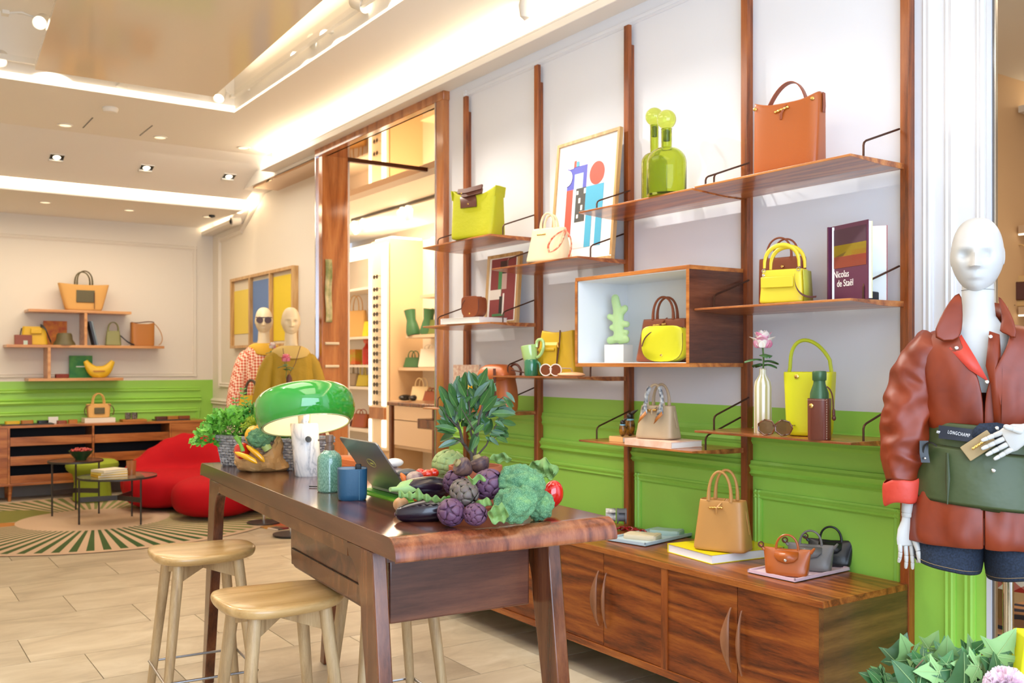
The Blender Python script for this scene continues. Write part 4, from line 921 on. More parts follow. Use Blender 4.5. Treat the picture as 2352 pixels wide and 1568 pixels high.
g = glasses(.125, mat('white_frame', '#efe2d4', .3), mat('brown_lens', '#7c3c1c', .1), lens_r=.030, rnd=20); g.location = at(1265, 2.99, SH['C2'] + .0335); g.rotation_euler = (0, 0, fz(20))
tag(g, 'chunky white-framed sunglasses with brown lenses before the yellow backpack', 'sunglasses')
o = E('coin_pouch', at(1312, 3.02, SH['C2']), fz(10), 'peach leather crescent pouch beside the yellow backpack', 'pouch')
MB().ell((0, 0, .010), (.085, .04, .014), 24, 10, fn=lambda p: 1 + .15 * p.x * p.y).build('body', leather('leather_peach', '#e2ae7c', .4), o)
# display box: block, coral sculpture, brown tote, yellow saddle bag
o = tag(B((-.055, -.045, 0), (.055, .045, .088)).build('plinth_block', C('#f2f0ec', .5), bevel=.001, smooth=False), 'white cube plinth under the green coral sculpture', 'plinth'); o.location = at(1421, 3.12, ZBI); o.rotation_euler = (0, 0, fz(18))
o = E('coral_sculpture', at(1421, 3.12, ZBI + .088), fz(18), 'pale green flat coral-shaped sculpture on a white cube', 'sculpture')
ax = [(0, .018), (.002, .06), (-.004, .10), (0, .14), (-.008, .175), (-.02, .225)]
br = [((0, .03), (-.05, .022), .015), ((0, .02), (.045, .025), .014), ((0, .07), (-.04, .086), .011), ((.0, .055), (.045, .06), .011), ((0, .105), (.048, .10), .012), ((-.003, .115), (-.052, .14), .012), ((0, .145), (.036, .178), .014)]
mb = MB(); q = [V((x, 0, z)) for x, z in ax]; mb.tube(q, [.038, .029, .030, .029, .025, .024], 14, flat=.6, up=(0, 1, 0)); mb.ell((-.02, 0, .230), (.023, .014, .022), 12, 8)
for a, b, r_ in br:
    a, b = V((a[0], 0, a[1])), V((b[0], 0, b[1])); r_ *= 1.35; mb.tube([a, b], r_, 12, flat=.8, up=(0, 1, 0)); mb.ell(b, (r_, .014, r_), 12, 8)
mb.build('body', mat('mint_plaster', '#bcdc9c', .5), o, remesh=.004)
def structured(loc, rz, m_, w, d, h, label, wt=None, dt=None, hh=.09, hw=.09, toggle=True, name='handbag', md=None, hr=.0055):
    o = E(name, loc, rz, label, 'bag'); wt = wt or w * .82; dt = dt or d * .35
    mb = MB(); hull(mb, w, d, h, wt, dt, 0, e=6, et=4, inner=.015); mb.build('body', m_, o, sub=1)
    for s in (-1, 1):
        handle(o, m_, hw, hh, h - .004, s * dt * .45, hr, pw=.75)
        strap(o, m_, [V((s * wt * .48, 0, h - .002)), V((s * (w * .495), 0, h * .35))], .006, .003, (0, 1, 0), 'side_gusset')
    if toggle:
        bamboo(o, -.01, -dt / 2 - .014, h * .86, w * .22, .0055, tilt=-4); strap(o, md or m_, [V((.01, 0, h + .004)), V((.008, -dt / 2 - .006, h * .95)), V((-.005, -dt / 2 - .020, h * .86)), V((-.008, -dt / 2 - .016, h * .74))], .008, .003, (1, 0, 0), 'toggle_strap')
    return o
structured(at(1528, 3.14, ZBI), fz(16), L_brown, .28, .12, .205, 'brown leather handbag in the display box behind the yellow saddle bag', hh=.105, hw=.11)
L_citr = leather('leather_citron', '#d3cd20', .38)
saddle(at(1530, 3.02, ZBI), fz(18), L_citr, L_choc, 'citron yellow saddle bag in front of the brown handbag in the box', .205, .160, .075)
# A2 brown tote, yellow bag, big book, bookend
o = structured(at(1797, 3.20, SH['A2']), fz(10), L_brown, .20, .07, .205, 'brown leather handbag behind the yellow micro bag', wt=.205, dt=.06, hh=.085, hw=.115, toggle=False, hr=.004); rivet(o, .02, -.037, .165, .007)
o = E('handbag', at(1803, 3.05, SH['A2']), fz(20), 'yellow leather bag with rolled handle and engraved tag, on the painter book shelf', 'bag')
mb = MB(); hull(mb, .185, .11, .135, .165, .085, 0, e=6, et=6); mb.build('body', L_yel, o, sub=1)
M_yside = leather('leather_yellow_side', '#b0b040', .4); 
mb = MB().add([(.0895, -.045, .128), (.0895, .042, .128), (.095, .05, .005), (.095, -.05, .005)], [(0, 1, 2, 3)]); mb.build('side_panel', M_yside, o, solid=.003)
for y, dz in ((-.038, 0), (.03, -.008)):
    pts = arc(.14, .088, 18, y, .142 + dz * 0, 0, .7); MB().tube(pts, [.0055 + .004 * sin(pi * i / 18) for i in range(19)], 10, flat=.9, up=(0, 1, 0)).build('handle', L_yel, o)
for s in (-1, 1): MB().tube([(s * .07 + .007 * cos(a), -.045, .131 + .007 * sin(a)) for a in (2 * pi * k / 14 for k in range(15))], .0016, 6).build('ring', M_silver, o)
B((-.075, -.066, .062), (.055, -.056, .104)).build('tag_panel', L_yel, o, bevel=.002); rivet(o, -.068, -.053, .112, .006, M_silver)
strap(o, L_choc, bez((.06, -.058, .11), (.065, -.09, .04), (.10, -.075, .012), (.135, -.03, .022), 12), .008, .002, (0, .4, 1))
S_ = V((3.13, 2.405, SH['A2'])); F_ = V((3.075, 2.205, SH['A2'])); K_ = V((3.265, 2.235, SH['A2']))
o = E('painter_book', S_, 0, 'tall purple painter monograph standing half open at the post', 'book')
a1 = math.atan2(F_.y - S_.y, F_.x - S_.x); a2 = math.atan2(K_.y - S_.y, K_.x - S_.x); W1 = .222; Hb = .292
M1 = Matrix.Rotation(a1, 4, 'Z'); M2 = Matrix.Rotation(a2, 4, 'Z'); M_pur = mat('book_purple', '#5c2a48', .3)
def sub_(mb, nm_, mm, M_): x = mb.build(nm_, mm, o, smooth=False); x.matrix_local = M_; return x
cov = sub_(B((0, -.003, 0), (W1, 0, Hb)), 'front_cover', M_pur, M1)
sub_(B((.004, .0005, .004), (W1 - .006, .017, Hb - .005)), 'pages', C('#eef0f4', .8), M1); sub_(B((.004, .0175, .004), (W1 - .004, .020, Hb - .004)), 'pages', C('#e6dfae', .8), M1)
sub_(B((.006, -.024, .004), (W1 - .02, -.0005, Hb - .004)), 'pages', C('#e4eaea', .8), M2); sub_(B((0, 0, 0), (W1 - .015, .003, Hb)), 'back_cover', C('#a2342c', .4), M2)
sub_(B((-.004, -.012, 0), (.004, .012, Hb)), 'spine', M_pur, M1)
mb = MB(); random.seed(3)
for k in range(52):
    z = .255 - k * .0043
    if k in (13, 14, 30, 31): continue
    mb.box((.03, -.0246, z), (.10 + random.random() * .05, -.0241, z + .0018))
sub_(mb, 'page_text', C('#8f989a', .8), M2)
MF = Matrix.Rotation(0, 4, 'Z')
# plain colour-field stand-in on the cover (local x along the cover, print faces local -y)
for (x0, z0, x1, z1, c_) in ((.026, .128, .212, .276, '#46263a'), (.026, .17, .212, .215, '#e3c112'), (.026, .128, .212, .172, '#dc6a44'), (.13, .15, .212, .190, '#cf3a22')):
    x = B((x0, -.0040 - x1 * .001, z0), (x1, -.003, z1)).build('cover_print', C(c_, .5), cov, smooth=False)
M_ink = C('#f2ebe4', .5)
text('Nicolas', .037, M_ink, 'title', cov, (.024, -.0036, .103), FACE, sx=.82); text('de Staël', .037, M_ink, 'title', cov, (.044, -.0036, .068), FACE, sx=.82); text('gallimard', .014, M_ink, 'publisher', cov, (.12, -.0036, .010), FACE) if 0 else None
o = E('bookend', (3.13, 2.27, SH['A2']), 0, 'small black wedge holding the purple book open', 'bookend'); MB().prism([(0, 0), (.02, -.03), (.10, -.015), (.085, .02)], .036).build('wedge', C('#23262b', .7), o, bevel=.004)
# A3 vase with rose, sunglasses, lime bucket, holstered bottle
m = NT('striped_glaze'); co = m.coord('Object'); sp = m.n('ShaderNodeSeparateXYZ'); m.l(co, sp.inputs[0])
def mm2(op, a, b=0):
    x = m.n('ShaderNodeMath', operation=op)
    for i, v in enumerate((a, b)):
        if isinstance(v, (int, float)): x.inputs[i].default_value = v
        else: m.l(v, x.inputs[i])
    return x.outputs[0]
s = mm2('SINE', mm2('MULTIPLY', mm2('ARCTAN2', sp.outputs[1], sp.outputs[0]), 10)); m.l(m.ramp(mm2('MULTIPLY_ADD', s, .5), [(.35, '#b9b07e'), (.65, '#eee8da')]), m.b.inputs['Base Color']); m.b.inputs['Roughness'].default_value = .15; m.b.inputs['Coat Weight'].default_value = .6
for nd in m.t.nodes:
    if nd.type == 'MATH' and nd.operation == 'MULTIPLY_ADD': nd.inputs[2].default_value = .5
VA = at(1752, 3.08, SH['A3'])
o = E('bottle_vase', VA, 0, 'cream and olive striped ceramic bottle vase holding a rose', 'vase')
MB().lathe([(.0005, 0), (.0345, 0), (.036, .004), (.0365, .19), (.033, .212), (.020, .232), (.0145, .242), (.0135, .262), (.0165, .266), (.012, .266), (.011, .24), (.0005, .235)], 36).build('body', m.m, o)
def petal(mb, a, tilt, r0, L_, Wd, z0, curl=.3):
    """cupped petal as a solid shell"""
    Mx = Matrix.Rotation(a, 4, 'Z')
    def f(u, v):
        x = (u - .5) * Wd * sin(pi * min(1, .22 + v * .8)) ** .6; rr = r0 + L_ * (sin(tilt) * v) + curl * L_ * max(0, v - .6) ** 2 * 2; z = z0 + L_ * cos(tilt) * v - curl * L_ * max(0, v - .75) * .6
        rr -= (x * x) / (Wd * .7); return Mx @ V((rr, x, z))
    mb.grid(f, 6, 6)
def rose(loc, label, c_out, c_in, sc=1, stem=.08):
    o = E('rose', loc, 0, label, 'flower', sc=sc)
    MB().tube([(0, 0, -stem), (.004, 0, -stem * .4), (0, 0, .0)], .0028, 8).build('stem', C('#5c7a3a'), o)
    mo, mi = mat('petal_outer', c_out, .5, var=('#e2789c', 30)), C(c_in, .55)
    for k in range(5): mb = MB(); petal(mb, k * 1.257, .55, .012, .046, .062, .0, .5); mb.build('petal', mo if k % 2 else mi, o, solid=.001, sub=1)
    for k in range(5): mb = MB(); petal(mb, k * 1.257 + .6, .30, .010, .052, .052, .004, .25); mb.build('petal', mi if k % 2 else mo, o, solid=.001, sub=1)
    for k in range(4): mb = MB(); petal(mb, k * 1.57 + .3, .08, .008, .050, .034, .008, .1); mb.build('petal', mi, o, solid=.001, sub=1)
    for k, (a, r, z) in enumerate(((2.6, .055, -.035), (-.4, .05, -.04), (1.2, .05, -.05), (4.2, .045, -.02), (5.2, .04, -.052))):
        d_ = V((cos(a), sin(a), 0)); n_ = V((-sin(a), cos(a), 0)); mb = MB()
        mb.grid(lambda u, v: d_ * (r * v + .004) + n_ * (u - .5) * .042 * sin(pi * (.04 + .94 * v)) ** .7 + V((0, 0, z + .012 * v - .02 * v * v - .01 * (abs(u - .5)) )), 4, 6); mb.build('leaf', C('#3f6b35', .4), o, solid=.0008)
    return o
rose(VA + V((0, 0, .350)), 'pink and cream rose in the striped bottle vase', '#f0bccb', '#f6ebe0', 1.3, .09)
M_tort = mat('tortoise', '#3c1d10', .15, var=('#7a4018', 50), coat=.5); M_ltor = NT('tinted_lens').set(Base_Color=lin('#8a6a44'), Roughness=.05, Transmission_Weight=.5).m
g = glasses(.135, M_tort, M_ltor, rnd=7, lens_r=.031); g.location = at(1780, 2.995, SH['A3'] + .034); g.rotation_euler = (0, 0, fz(24)); tag(g, 'tortoiseshell hexagonal sunglasses at the shelf edge by the striped vase', 'sunglasses')
o = E('bucket_bag', at(1860, 3.13, SH['A3']), fz(22), 'lime yellow bucket bag with tall looped handle behind the holstered flask', 'bag')
mb = MB(); hull(mb, .165, .135, .255, .195, .10, 0, e=4, et=5, inner=.03); mb.build('body', L_lime, o, sub=1)
MB().tube([(-.085, 0, .24)] + [(-.085 + .006, 0, .27)] + bez((-.078, 0, .29), (-.075, 0, .42), (.03, 0, .395), (.078, 0, .30), 16) + [(.085, 0, .25)], .0075, 10).build('handle', L_limeh, o); rivet(o, -.035, -.057, .235, .009)
o = E('flask_in_holster', at(1882, 3.00, SH['A3']), fz(24), 'green metal flask in a brown stitched leather holster', 'bottle')
M_flask = mat('flask_green', '#3c5f3c', .35, .2); 
MB().lathe([(.0005, .008), (.034, .008), (.035, .15), (.034, .175), (.0225, .21), (.0215, .222), (.0005, .222)], 32).build('flask', M_flask, o); MB().lathe([(.0005, .222), (.024, .222), (.026, .225), (.026, .252), (.0235, .258), (.0005, .259)], 32).build('cap', M_flask, o)
MB().loft([(0, .076, .074, 3, 0, 0, 0), (.003, .080, .078, 3, 0, 0, 0), (.155, .082, .080, 3, 0, 0, 0), (.155, .074, .072, 3, 0, 0, 0), (.14, .073, .071, 3, 0, 0, 0)], 40).build('holster', L_choc if 0 else leather('leather_holster', '#6b3526', .38), o)
mb = MB()
for k in range(17): mb.box((.036, -.0385, .005 + k * .009), (.037, -.0375, .010 + k * .009))
for k in range(12): mb.box((-.036 + k * .006, -.0415, .150), (-.0325 + k * .006, -.0400, .1508))
mb.build('stitching', C('#e0d0b8'), o); rivet(o, -.02, -.041, .128, .0085)
MB().tube(bez((.03, -.01, .20), (.06, -.01, .18), (.05, -.01, .13), (.055, -.01, .09)), .0028, 6).build('cord', L_choc, o); MB().ell((.056, -.01, .083), (.008, .008, .010), 12, 8).build('cord_bead', L_choc, o); MB().lathe([(.0005, .09), (.006, .092), (.005, .115), (.0005, .118)], 12, c=(.055, -.01, 0)).build('cord_tassel', L_choc, o)
# B3 bird figurines, pink books, taupe bag
def bird(px, X, h, label, zb=0):
    o = E('bird_figurine', at(px, X, zb), fz(30), label, 'figurine', 'painted wooden bird figurines'); k = h / .13
    MB().ell((0, 0, .045 * k), (.024 * k, .022 * k, .046 * k), 18, 12).build('body', mat('bird_paint', '#a8701c', .25, var=('#1c1a18', 45)) if 'bird_paint' not in bpy.data.materials else bpy.data.materials['bird_paint'], o)
    MB().ell((0, 0, .092 * k), (.017 * k, .018 * k, .018 * k), 14, 10).build('head', C('#26211c', .3), o); MB().tube([(.0, 0, .098 * k), (.018 * k, 0, .112 * k), (.04 * k, 0, .124 * k)], [.008 * k, .008 * k, .001], 10).build('beak', C('#2a2018', .3), o)
    MB().lathe([(.0178 * k, .073 * k), (.019 * k, .077 * k), (.0178 * k, .081 * k)], 16, cap=False).build('collar', C('#7fb8d0', .4), o); return o
Bk = SH['B3']
bb = book(at(1500, 3.03, Bk), fz(0) + R(90), .20, .30, .030, '#e8b8a0', 'pink and peach illustrated book lying under the taupe bag', coverm=mat('peach_cover', '#e6b79c', .4, var=('#f0cdb8', 25)))
bb.location = at(1523, 3.07, Bk); bb.rotation_euler.z = fz(0) + R(92)
b2 = book(at(1440, 3.10, Bk), fz(0) + R(90), .14, .10, .026, '#e9b878', 'small peach book under the bird figurines'); b2.rotation_euler.z = fz(0) + R(90)
bird(1447, 3.11, .135, 'taller painted bird figurine with pale collar', Bk + .026); bird(1430, 3.06, .095, 'smaller painted bird figurine beside the taller one', Bk + .026)
o = structured(at(1512, 3.07, Bk + .030), fz(16), L_taupe, .20, .12, .155, 'taupe leather handbag with silk scarves tied on its handles', wt=.165, dt=.06, hh=.10, hw=.085, hr=.006)
M_silk = mat('silk_scarf', '#c9c9c4', .5, var=('#2e3c50', 55)); M_silko = C('#b8702c', .5)
for x in (-.045, .040):
    MB().tube([V((x * 1.02, -.034, .165)), V((x * .95, -.034, .20)), V((x * .6, -.030, .24))], .010, 8).build('scarf_wrap', M_silk, o)
    mb = MB(); mb.add([(x - .004, -.045, .17), (x + .012, -.05, .165), (x + .022, -.060, .12), (x - .022, -.062, .085), (x - .012, -.055, .13)], [(0, 1, 2, 3, 4)]); mb.build('scarf_tail', M_silk, o, solid=.003)
    mb = MB(); mb.add([(x + .014, -.060, .13), (x + .020, -.062, .115), (x - .024, -.066, .072), (x - .015, -.062, .10)], [(0, 1, 2, 3)]); mb.build('scarf_corner', M_silko, o, solid=.003)
# ------------------------------------------------------------ on the sideboard top
z = ZT
def sp_(px, py, dz=0): return pz(px, py, ZT + dz)
p = sp_(1447, 1222); o = E('red_chain_strap', p, R(-60), 'coiled red chain-link strap under the rolled grey belt', 'strap')
for k in range(9):
    a = k * .42 - 1.6; c_ = V((k * .021 - .09, .03 * sin(k * .6), .012)); MB().tube([c_ + V((.015 * cos(t), .009 * sin(t), .008 * sin(t + k * 1.5))) for t in (2 * pi * q / 14 for q in range(15))], .0048, 8).build('link', mat('red_resin', '#8e1018', .15) if k == 0 else bpy.data.materials['red_resin'], o)
p = sp_(1428, 1205, .022); o = E('rolled_belt', p, R(-40), 'rolled grey and white woven belt behind the table corner', 'belt')
M_bw = mat('belt_weave', '#d8d4c8', .7, var=('#77777a', 45)); M_bg = mat('belt_grey', '#77777c', .6)
sp = [V((0, (.012 + .0042 * t) * cos(t * 1.1), .045 + (.012 + .0042 * t) * .85 * sin(t * 1.1))) for t in (q * .35 for q in range(24))]
MB().ribbon(sp, (1, 0, 0), .05, .004).build('grey_coil', M_bg, o); MB().ribbon([v + V((-.055, 0, 0)) for v in sp], (1, 0, 0), .05, .004).build('white_coil', M_bw, o)
for s in (-.02, .02): MB().tube([(s, .045 * cos(a), .045 + .036 * sin(a)) for a in (2 * pi * q / 20 for q in range(21))], .004, 6).build('leather_band', M_bg, o)
def tray(c0, c1, c2, h, m_, label, name='display_tray'):
    a, b, d = c0, c1, c2; o = E(name, (a.x, a.y, ZT), 0, label, 'tray', 'pastel display trays'); u = (b - a); v = (d - a); L1, L2 = u.length, v.length; ang_ = math.atan2(u.y, u.x); o.rotation_euler.z = ang_; sg = 1 if u.cross(v).z > 0 else -1
    q = 0, L2 * sg; y0, y1 = min(q), max(q)
    MB().box((.003, y0 + .003, 0), (L1 - .003, y1 - .003, .004)).build('foot', M_black, o, smooth=False)
    mb = MB().box((0, y0, .004), (L1, y1, h * .55)); 
    for A, B_ in (((0, y0), (L1, y0 + .006)), ((0, y1 - .006), (L1, y1)), ((0, y0), (.006, y1)), ((L1 - .006, y0), (L1, y1))): mb.box((A[0], A[1], h * .5), (B_[0], B_[1], h))
    mb.build('dish', m_, o, smooth=False); return o
def corners(a, b, d): return [sp_(*q) for q in (a, b, d)]
tray(*corners((1482, 1256), (1596, 1230), (1420, 1238)), .018, mat('tray_blue', '#b9cdd6', .4), 'pale blue tray holding the cream and mint wallets')
def wallet(px, py, dz, rz, m_, label, w=.115, d=.075, h=.020):
    o = E('wallet', pz(px, py, ZT + dz), rz, label, 'wallet', 'wallets on the pale blue tray'); MB().loft([(0, w, d, 8, 0, 0, 0), (.002, w + .002, d + .002, 8, 0, 0, 0), (h - .002, w + .002, d + .002, 8, 0, 0, 0), (h, w, d, 8, 0, 0, 0)], 40).build('body', m_, o, ang=50)
    strap(o, m_, [V((w / 2 - .02, -d / 2 - .002, h * .5)), V((w / 2 - .02, -d / 2 - .001, h + .001)), V((w / 2 - .02, d / 2, h + .001))], .025, .002, (1, 0, 0), 'tab'); return o
wallet(1476, 1236, .010, fz(28), leather('wallet_cream', '#d6c6a8', .5), 'cream leather wallet at the front of the pale blue tray', .16, .10, .022); wallet(1532, 1226, .010, fz(28), leather('wallet_mint', '#a9c4bc', .5), 'mint leather wallet at the back of the pale blue tray', .15, .09, .022)
A, B_, D_ = sp_(1646, 1299), sp_(1762, 1278), sp_(1543, 1270); u = B_ - A; v = D_ - A
o = E('book', (A + u / 2 + v / 2), math.atan2(v.y, v.x), 'thick yellow illustrated art book lying under the camel bag', 'book'); w_, d_ = v.length, u.length * 1.25
o.location = A + v / 2 + u.normalized() * d_ / 2
M_ybk = mat('book_yellow', '#e2cc10', .3)
B((-w_ / 2 + .003, -d_ / 2 + .004, .003), (w_ / 2 - .004, d_ / 2 - .004, .036)).build('pages', C('#eeeef0', .8), o, smooth=False)
mb = MB().box((-w_ / 2, -d_ / 2, 0), (w_ / 2, d_ / 2, .003)).box((-w_ / 2, -d_ / 2, .036), (w_ / 2, d_ / 2, .039)).box((w_ / 2 - .003, -d_ / 2, 0), (w_ / 2, d_ / 2, .039)); mb.build('cover', M_ybk, o, smooth=False, bevel=.0008)
MB().loft([(.0385, w_ * .6, d_ * .55, 2.4, 0, .0, 0), (.0396, w_ * .58, d_ * .53, 2.4, 0, 0, 0)], 32).build('cover_picture', mat('cover_floral', '#6a5a70', .5, var=('#e0d8c4', 70)), o)
yb_ = o.location.copy()
structured(sp_(1661, 1262, .039) + V((0.0, 0.0, 0)), fz(22), L_camel, .235, .14, .215, 'camel leather handbag with brass toggle standing on the yellow book', wt=.195, dt=.085, hh=.125, hw=.10, hr=.006)
o = tag(B((-.05, -.035, 0), (.05, .035, .008)).build('price_card_holder', C('#d9e2e2', .3), bevel=.002), 'small pale card holder behind the yellow book', 'card holder'); o.location = sp_(1722, 1240); o.rotation_euler.z = fz(10)
tray(*corners((1826, 1339), (1952, 1311), (1741, 1312)), .016, mat('tray_pink', '#dcc0cc', .4), 'pink tray holding the three small zip bags')
def minibag(px, py, m_, label, mh=None, rz=0, sc=1):
    o = E('mini_bag', pz(px, py, ZT + .009), rz, label, 'bag', 'small zip bags on the pink tray', sc=sc); md = mh or m_
    mb = MB(); lv = [(0, .150, .075, 5, 0, 0, 0), (.004, .158, .082, 5, 0, 0, 0), (.03, .166, .080, 4, 0, 0, 0), (.06, .172, .055, 3, 0, 0, 0), (.085, .180, .026, 3, .006, 0, 0), (.094, .182, .014, 3, .010, 0, 0), (.096, .180, .008, 3, .010, 0, 0)]; mb.loft(lv, 44); mb.build('body', m_, o, sub=1)
    MB().tube([(-.09, 0, .10), (0, 0, .0955), (.09, 0, .10)], .0022, 6).build('zip', M_black, o)
    handle(o, md, .085, .066, .090, 0, .0042, pw=.75)
    fl = [(-.045, -.012, .094), (.045, -.012, .094), (.045, -.030, .075), (.030, -.036, .060), (0, -.039, .053), (-.030, -.036, .060), (-.045, -.030, .075)]
    mb = MB(); mb.add(fl, [tuple(range(7))]); mb.build('flap', md, o, solid=.0035); rivet(o, 0, -.042, .064, .006, M_silver)
    for s in (-1, 1): MB().tube([V((s * .088, 0, .092)), V((s * .104, 0, .112))], [.007, .004], 8).build('zip_tab', md, o)
    MB().tube([(-.10 + .010 * cos(a), -.004, .112 + .010 * sin(a)) for a in (2 * pi * q / 14 for q in range(15))], .003, 6).build('cord_loop', L_choc, o); return o
rz = math.atan2(-1, 0) + R(30)
minibag(1808, 1320, L_tan, 'cognac mini bag at the front of the pink tray', None, fz(30)); minibag(1862, 1308, L_grey, 'grey metallic mini bag in the middle of the pink tray', None, fz(30)); minibag(1908, 1297, L_blk, 'black mini bag at the back of the pink tray', None, fz(30))
o = None
p = pz(1300, 1165, ZT); o = E('scarf_fold', pz(1310, 1158, ZT), R(-60), 'folded mustard leather pouch lying by the red pepper behind the table', 'pouch'); MB().loft([(0, .16, .10, 3, 0, 0, 0), (.01, .15, .09, 3, 0, 0, 0), (.014, .10, .06, 3, 0, 0, 0)], 24).build('body', leather('leather_ochre', '#c9922c', .5), o)
# ------------------------------------------------------------ things on the work table
from mathutils import noise as NZ
def K(px, py, d): return V((0, 0, EYE)) + ray(px, py) * d
CR = -YAW   # camera-aligned heading: local x = right in the picture, -y = towards the viewer
# lamp
M_marble = NT('marble'); co = M_marble.coord(scale=(1, 1, .6)); nz = M_marble.n('ShaderNodeTexNoise', Scale=9, Detail=8.0, Distortion=1.6); M_marble.l(co, nz.inputs[0])
M_marble.l(M_marble.ramp(nz.outputs[0], [(.36, '#e9e8e6'), (.46, '#d6d7d9'), (.50, '#b4b8bd'), (.54, '#dadadc'), (.66, '#efeeec')]), M_marble.b.inputs['Base Color']); M_marble.set(Roughness=.18); M_marble = M_marble.m
p = pz(702, 1092, TZ); lamp = E('table_lamp', p, CR, 'glossy green mushroom table lamp on a white marble base', 'lamp')
mb = MB(); rs = []
for z, r_, xo, tl in ((0, .050, .010, 0), (.004, .0525, .0095, 0), (.10, .0545, .003, .0), (.205, .0560, -.006, .25), (.211, .0535, -.0065, .25), (.203, .040, -.0065, .25)):
    rs.append([V((xo + r_ * cos(a), r_ * sin(a), z + tl * .20 * -sin(a) * r_)) for a in (2 * pi * k / 40 for k in range(40))])
mb.rings(rs); mb.build('base', M_marble, lamp)
MB().lathe([(.0005, 0), (.011, 0), (.012, .004), (.011, .02), (.0005, .021)], 16, M=Matrix.Translation((.024, -.050, .150)) @ Matrix.Rotation(R(80), 4, 'X')).build('switch', C('#3a3c3c', .35), lamp)
TLT = Matrix.Translation((.004, -.004, .205)) @ Matrix.Rotation(R(-9), 4, 'Y') @ Matrix.Rotation(R(-16), 4, 'X')
prof_o = [(.178, .0), (.190, .016), (.1985, .040), (.2015, .068), (.199, .094), (.190, .116), (.174, .133), (.150, .144), (.118, .150), (.08, .153), (.04, .154), (.0008, .1543)]
prof_i = [(.0008, .149), (.05, .148), (.09, .147), (.126, .143), (.152, .134), (.172, .120), (.187, .098), (.194, .072), (.192, .045), (.183, .020), (.172, .0)]
M_shade = mat('lamp_green_enamel', '#2f9a35', .07, coat=1); M_shin = mat('lamp_inner_white', '#fff6e0', .5)
MB().lathe([(r_, z - .0) for r_, z in prof_o], 72, M=TLT, cap=False).build('shade', M_shade, lamp, ang=80)
MB().lathe([(r_ - .0015, z) for r_, z in prof_i], 64, M=TLT, cap=False).build('shade_lining', M_shin, lamp, ang=80)
MB().lathe([(.176, 0), (.177, -.003), (.170, -.003), (.168, .0)], 64, M=TLT, cap=False).build('shade_rim', mat('rim_cream', '#c9d8a0', .2), lamp, ang=80)
MB().lathe([(.0005, 0), (.024, 0), (.026, .05), (.024, .055), (.0005, .056)], 24, c=(-.006, 0, .205)).build('lamp_holder', M_steel, lamp)
MB().ell((-.006, 0, .285), (.024, .024, .028), 18, 12).build('bulb', emit('bulb_glow', '#ffe0b0', 2.5), lamp)
d = bpy.data.lights.new('lamp_bulb_light', 'POINT'); d.energy = 1.25; d.color = (1, .80, .52); d.shadow_soft_size = .04; q = bpy.data.objects.new('lamp_bulb_light', d); COL.objects.link(q); q.parent = lamp; q.location = (.075, -.03, .255)
# soap bottle
p = pz(757, 1128, TZ); o = E('soap_dispenser', p, CR, 'crackled sea-green soap bottle with brown pump beside the lamp', 'soap bottle')
M_crk = NT('crackle_glaze'); vo = M_crk.n('ShaderNodeTexVoronoi', Scale=300.0); vo.feature = 'DISTANCE_TO_EDGE'; M_crk.l(M_crk.coord(scale=(1, 1, .25)), vo.inputs[0])
M_crk.l(M_crk.ramp(vo.outputs[0], [(.0, '#4f7f6c'), (.25, '#83b09a')]), M_crk.b.inputs['Base Color']); M_crk.set(Roughness=.12, Coat_Weight=.6); M_crk = M_crk.m; M_brn = mat('pump_brown', '#6f5747', .4)
MB().lathe([(.0005, 0), (.040, 0), (.043, .004), (.043, .108), (.041, .122), (.034, .134), (.021, .143), (.018, .146), (.0005, .146)], 40).build('body', M_crk, o)
MB().lathe([(.0005, .144), (.017, .144), (.017, .164), (.0115, .165), (.0115, .173), (.014, .174), (.0145, .196), (.012, .200), (.0005, .201)], 28).build('pump', M_brn, o)
MB().tube([(0, 0, .186), (-.034, -.004, .184), (-.040, -.004, .180)], [.0042, .0034, .003], 10).build('spout', M_brn, o)
# blue pencil cup
p = pz(809, 1146, TZ); o = E('pencil_cup', p, CR + R(12), 'dark blue leather pencil cup between the soap bottle and laptop', 'pencil cup')
M_blue = leather('leather_petrol', '#22506e', .4, .2)
MB().loft([(0, .080, .080, 5, 0, 0, 0), (.004, .092, .088, 4, 0, 0, 0), (.02, .096, .094, 4, 0, 0, 0), (.104, .098, .096, 3.2, 0, 0, 0), (.104, .093, .091, 3.2, 0, 0, 0), (.012, .086, .086, 3.2, 0, 0, 0)], 48).build('body', M_blue, o)
MB().loft([(.103, .0925, .0905, 3.2, 0, 0, 0), (.02, .0865, .0865, 3.2, 0, 0, 0)], 48, False, False).build('lining', C('#9aa4ae', .6), o)
B((.012, .030, .085), (.032, .040, .114)).build('clip', M_black, o, bevel=.003)
B((.020, -.0492, .003), (.0212, -.0478, .1)).build('seam', C('#5d8aa0'), o)
# laptop on a lime desk mat
BL, hdir = V((0, 0, 0)), None
def LD(lat, dep, z): return V((lat * CC + dep * SS, -lat * SS + dep * CC, z))
h0, h1 = LD(-.500, 3.43, 0), LD(-.334, 3.168, 0); hd = (h1 - h0).normalized(); la = math.atan2(hd.y, hd.x); hw_ = (h1 - h0).length
o = E('laptop', (h0.x, h0.y, TZ + .009), la, 'silver laptop seen from behind its raised lid, on a lime mat', 'laptop')
M_alu = mat('laptop_silver', '#a5a3a0', .32, .75); M_alul = mat('laptop_lid', '#8f8b86', .3, .7)
B((0, 0, 0), (hw_, .215, .014)).build('base', M_alu, o, bevel=.003); B((.02, .03, .0142), (hw_ - .02, .12, .0148)).build('keyboard', M_black, o, smooth=False)
ld = MB().prism([(.008, 0), (hw_ - .008, 0), (hw_, .010), (hw_, .206), (hw_ - .008, .214), (.008, .214), (0, .206), (0, .010)], .006).build('lid', M_alul, o, smooth=False, bevel=.0015)
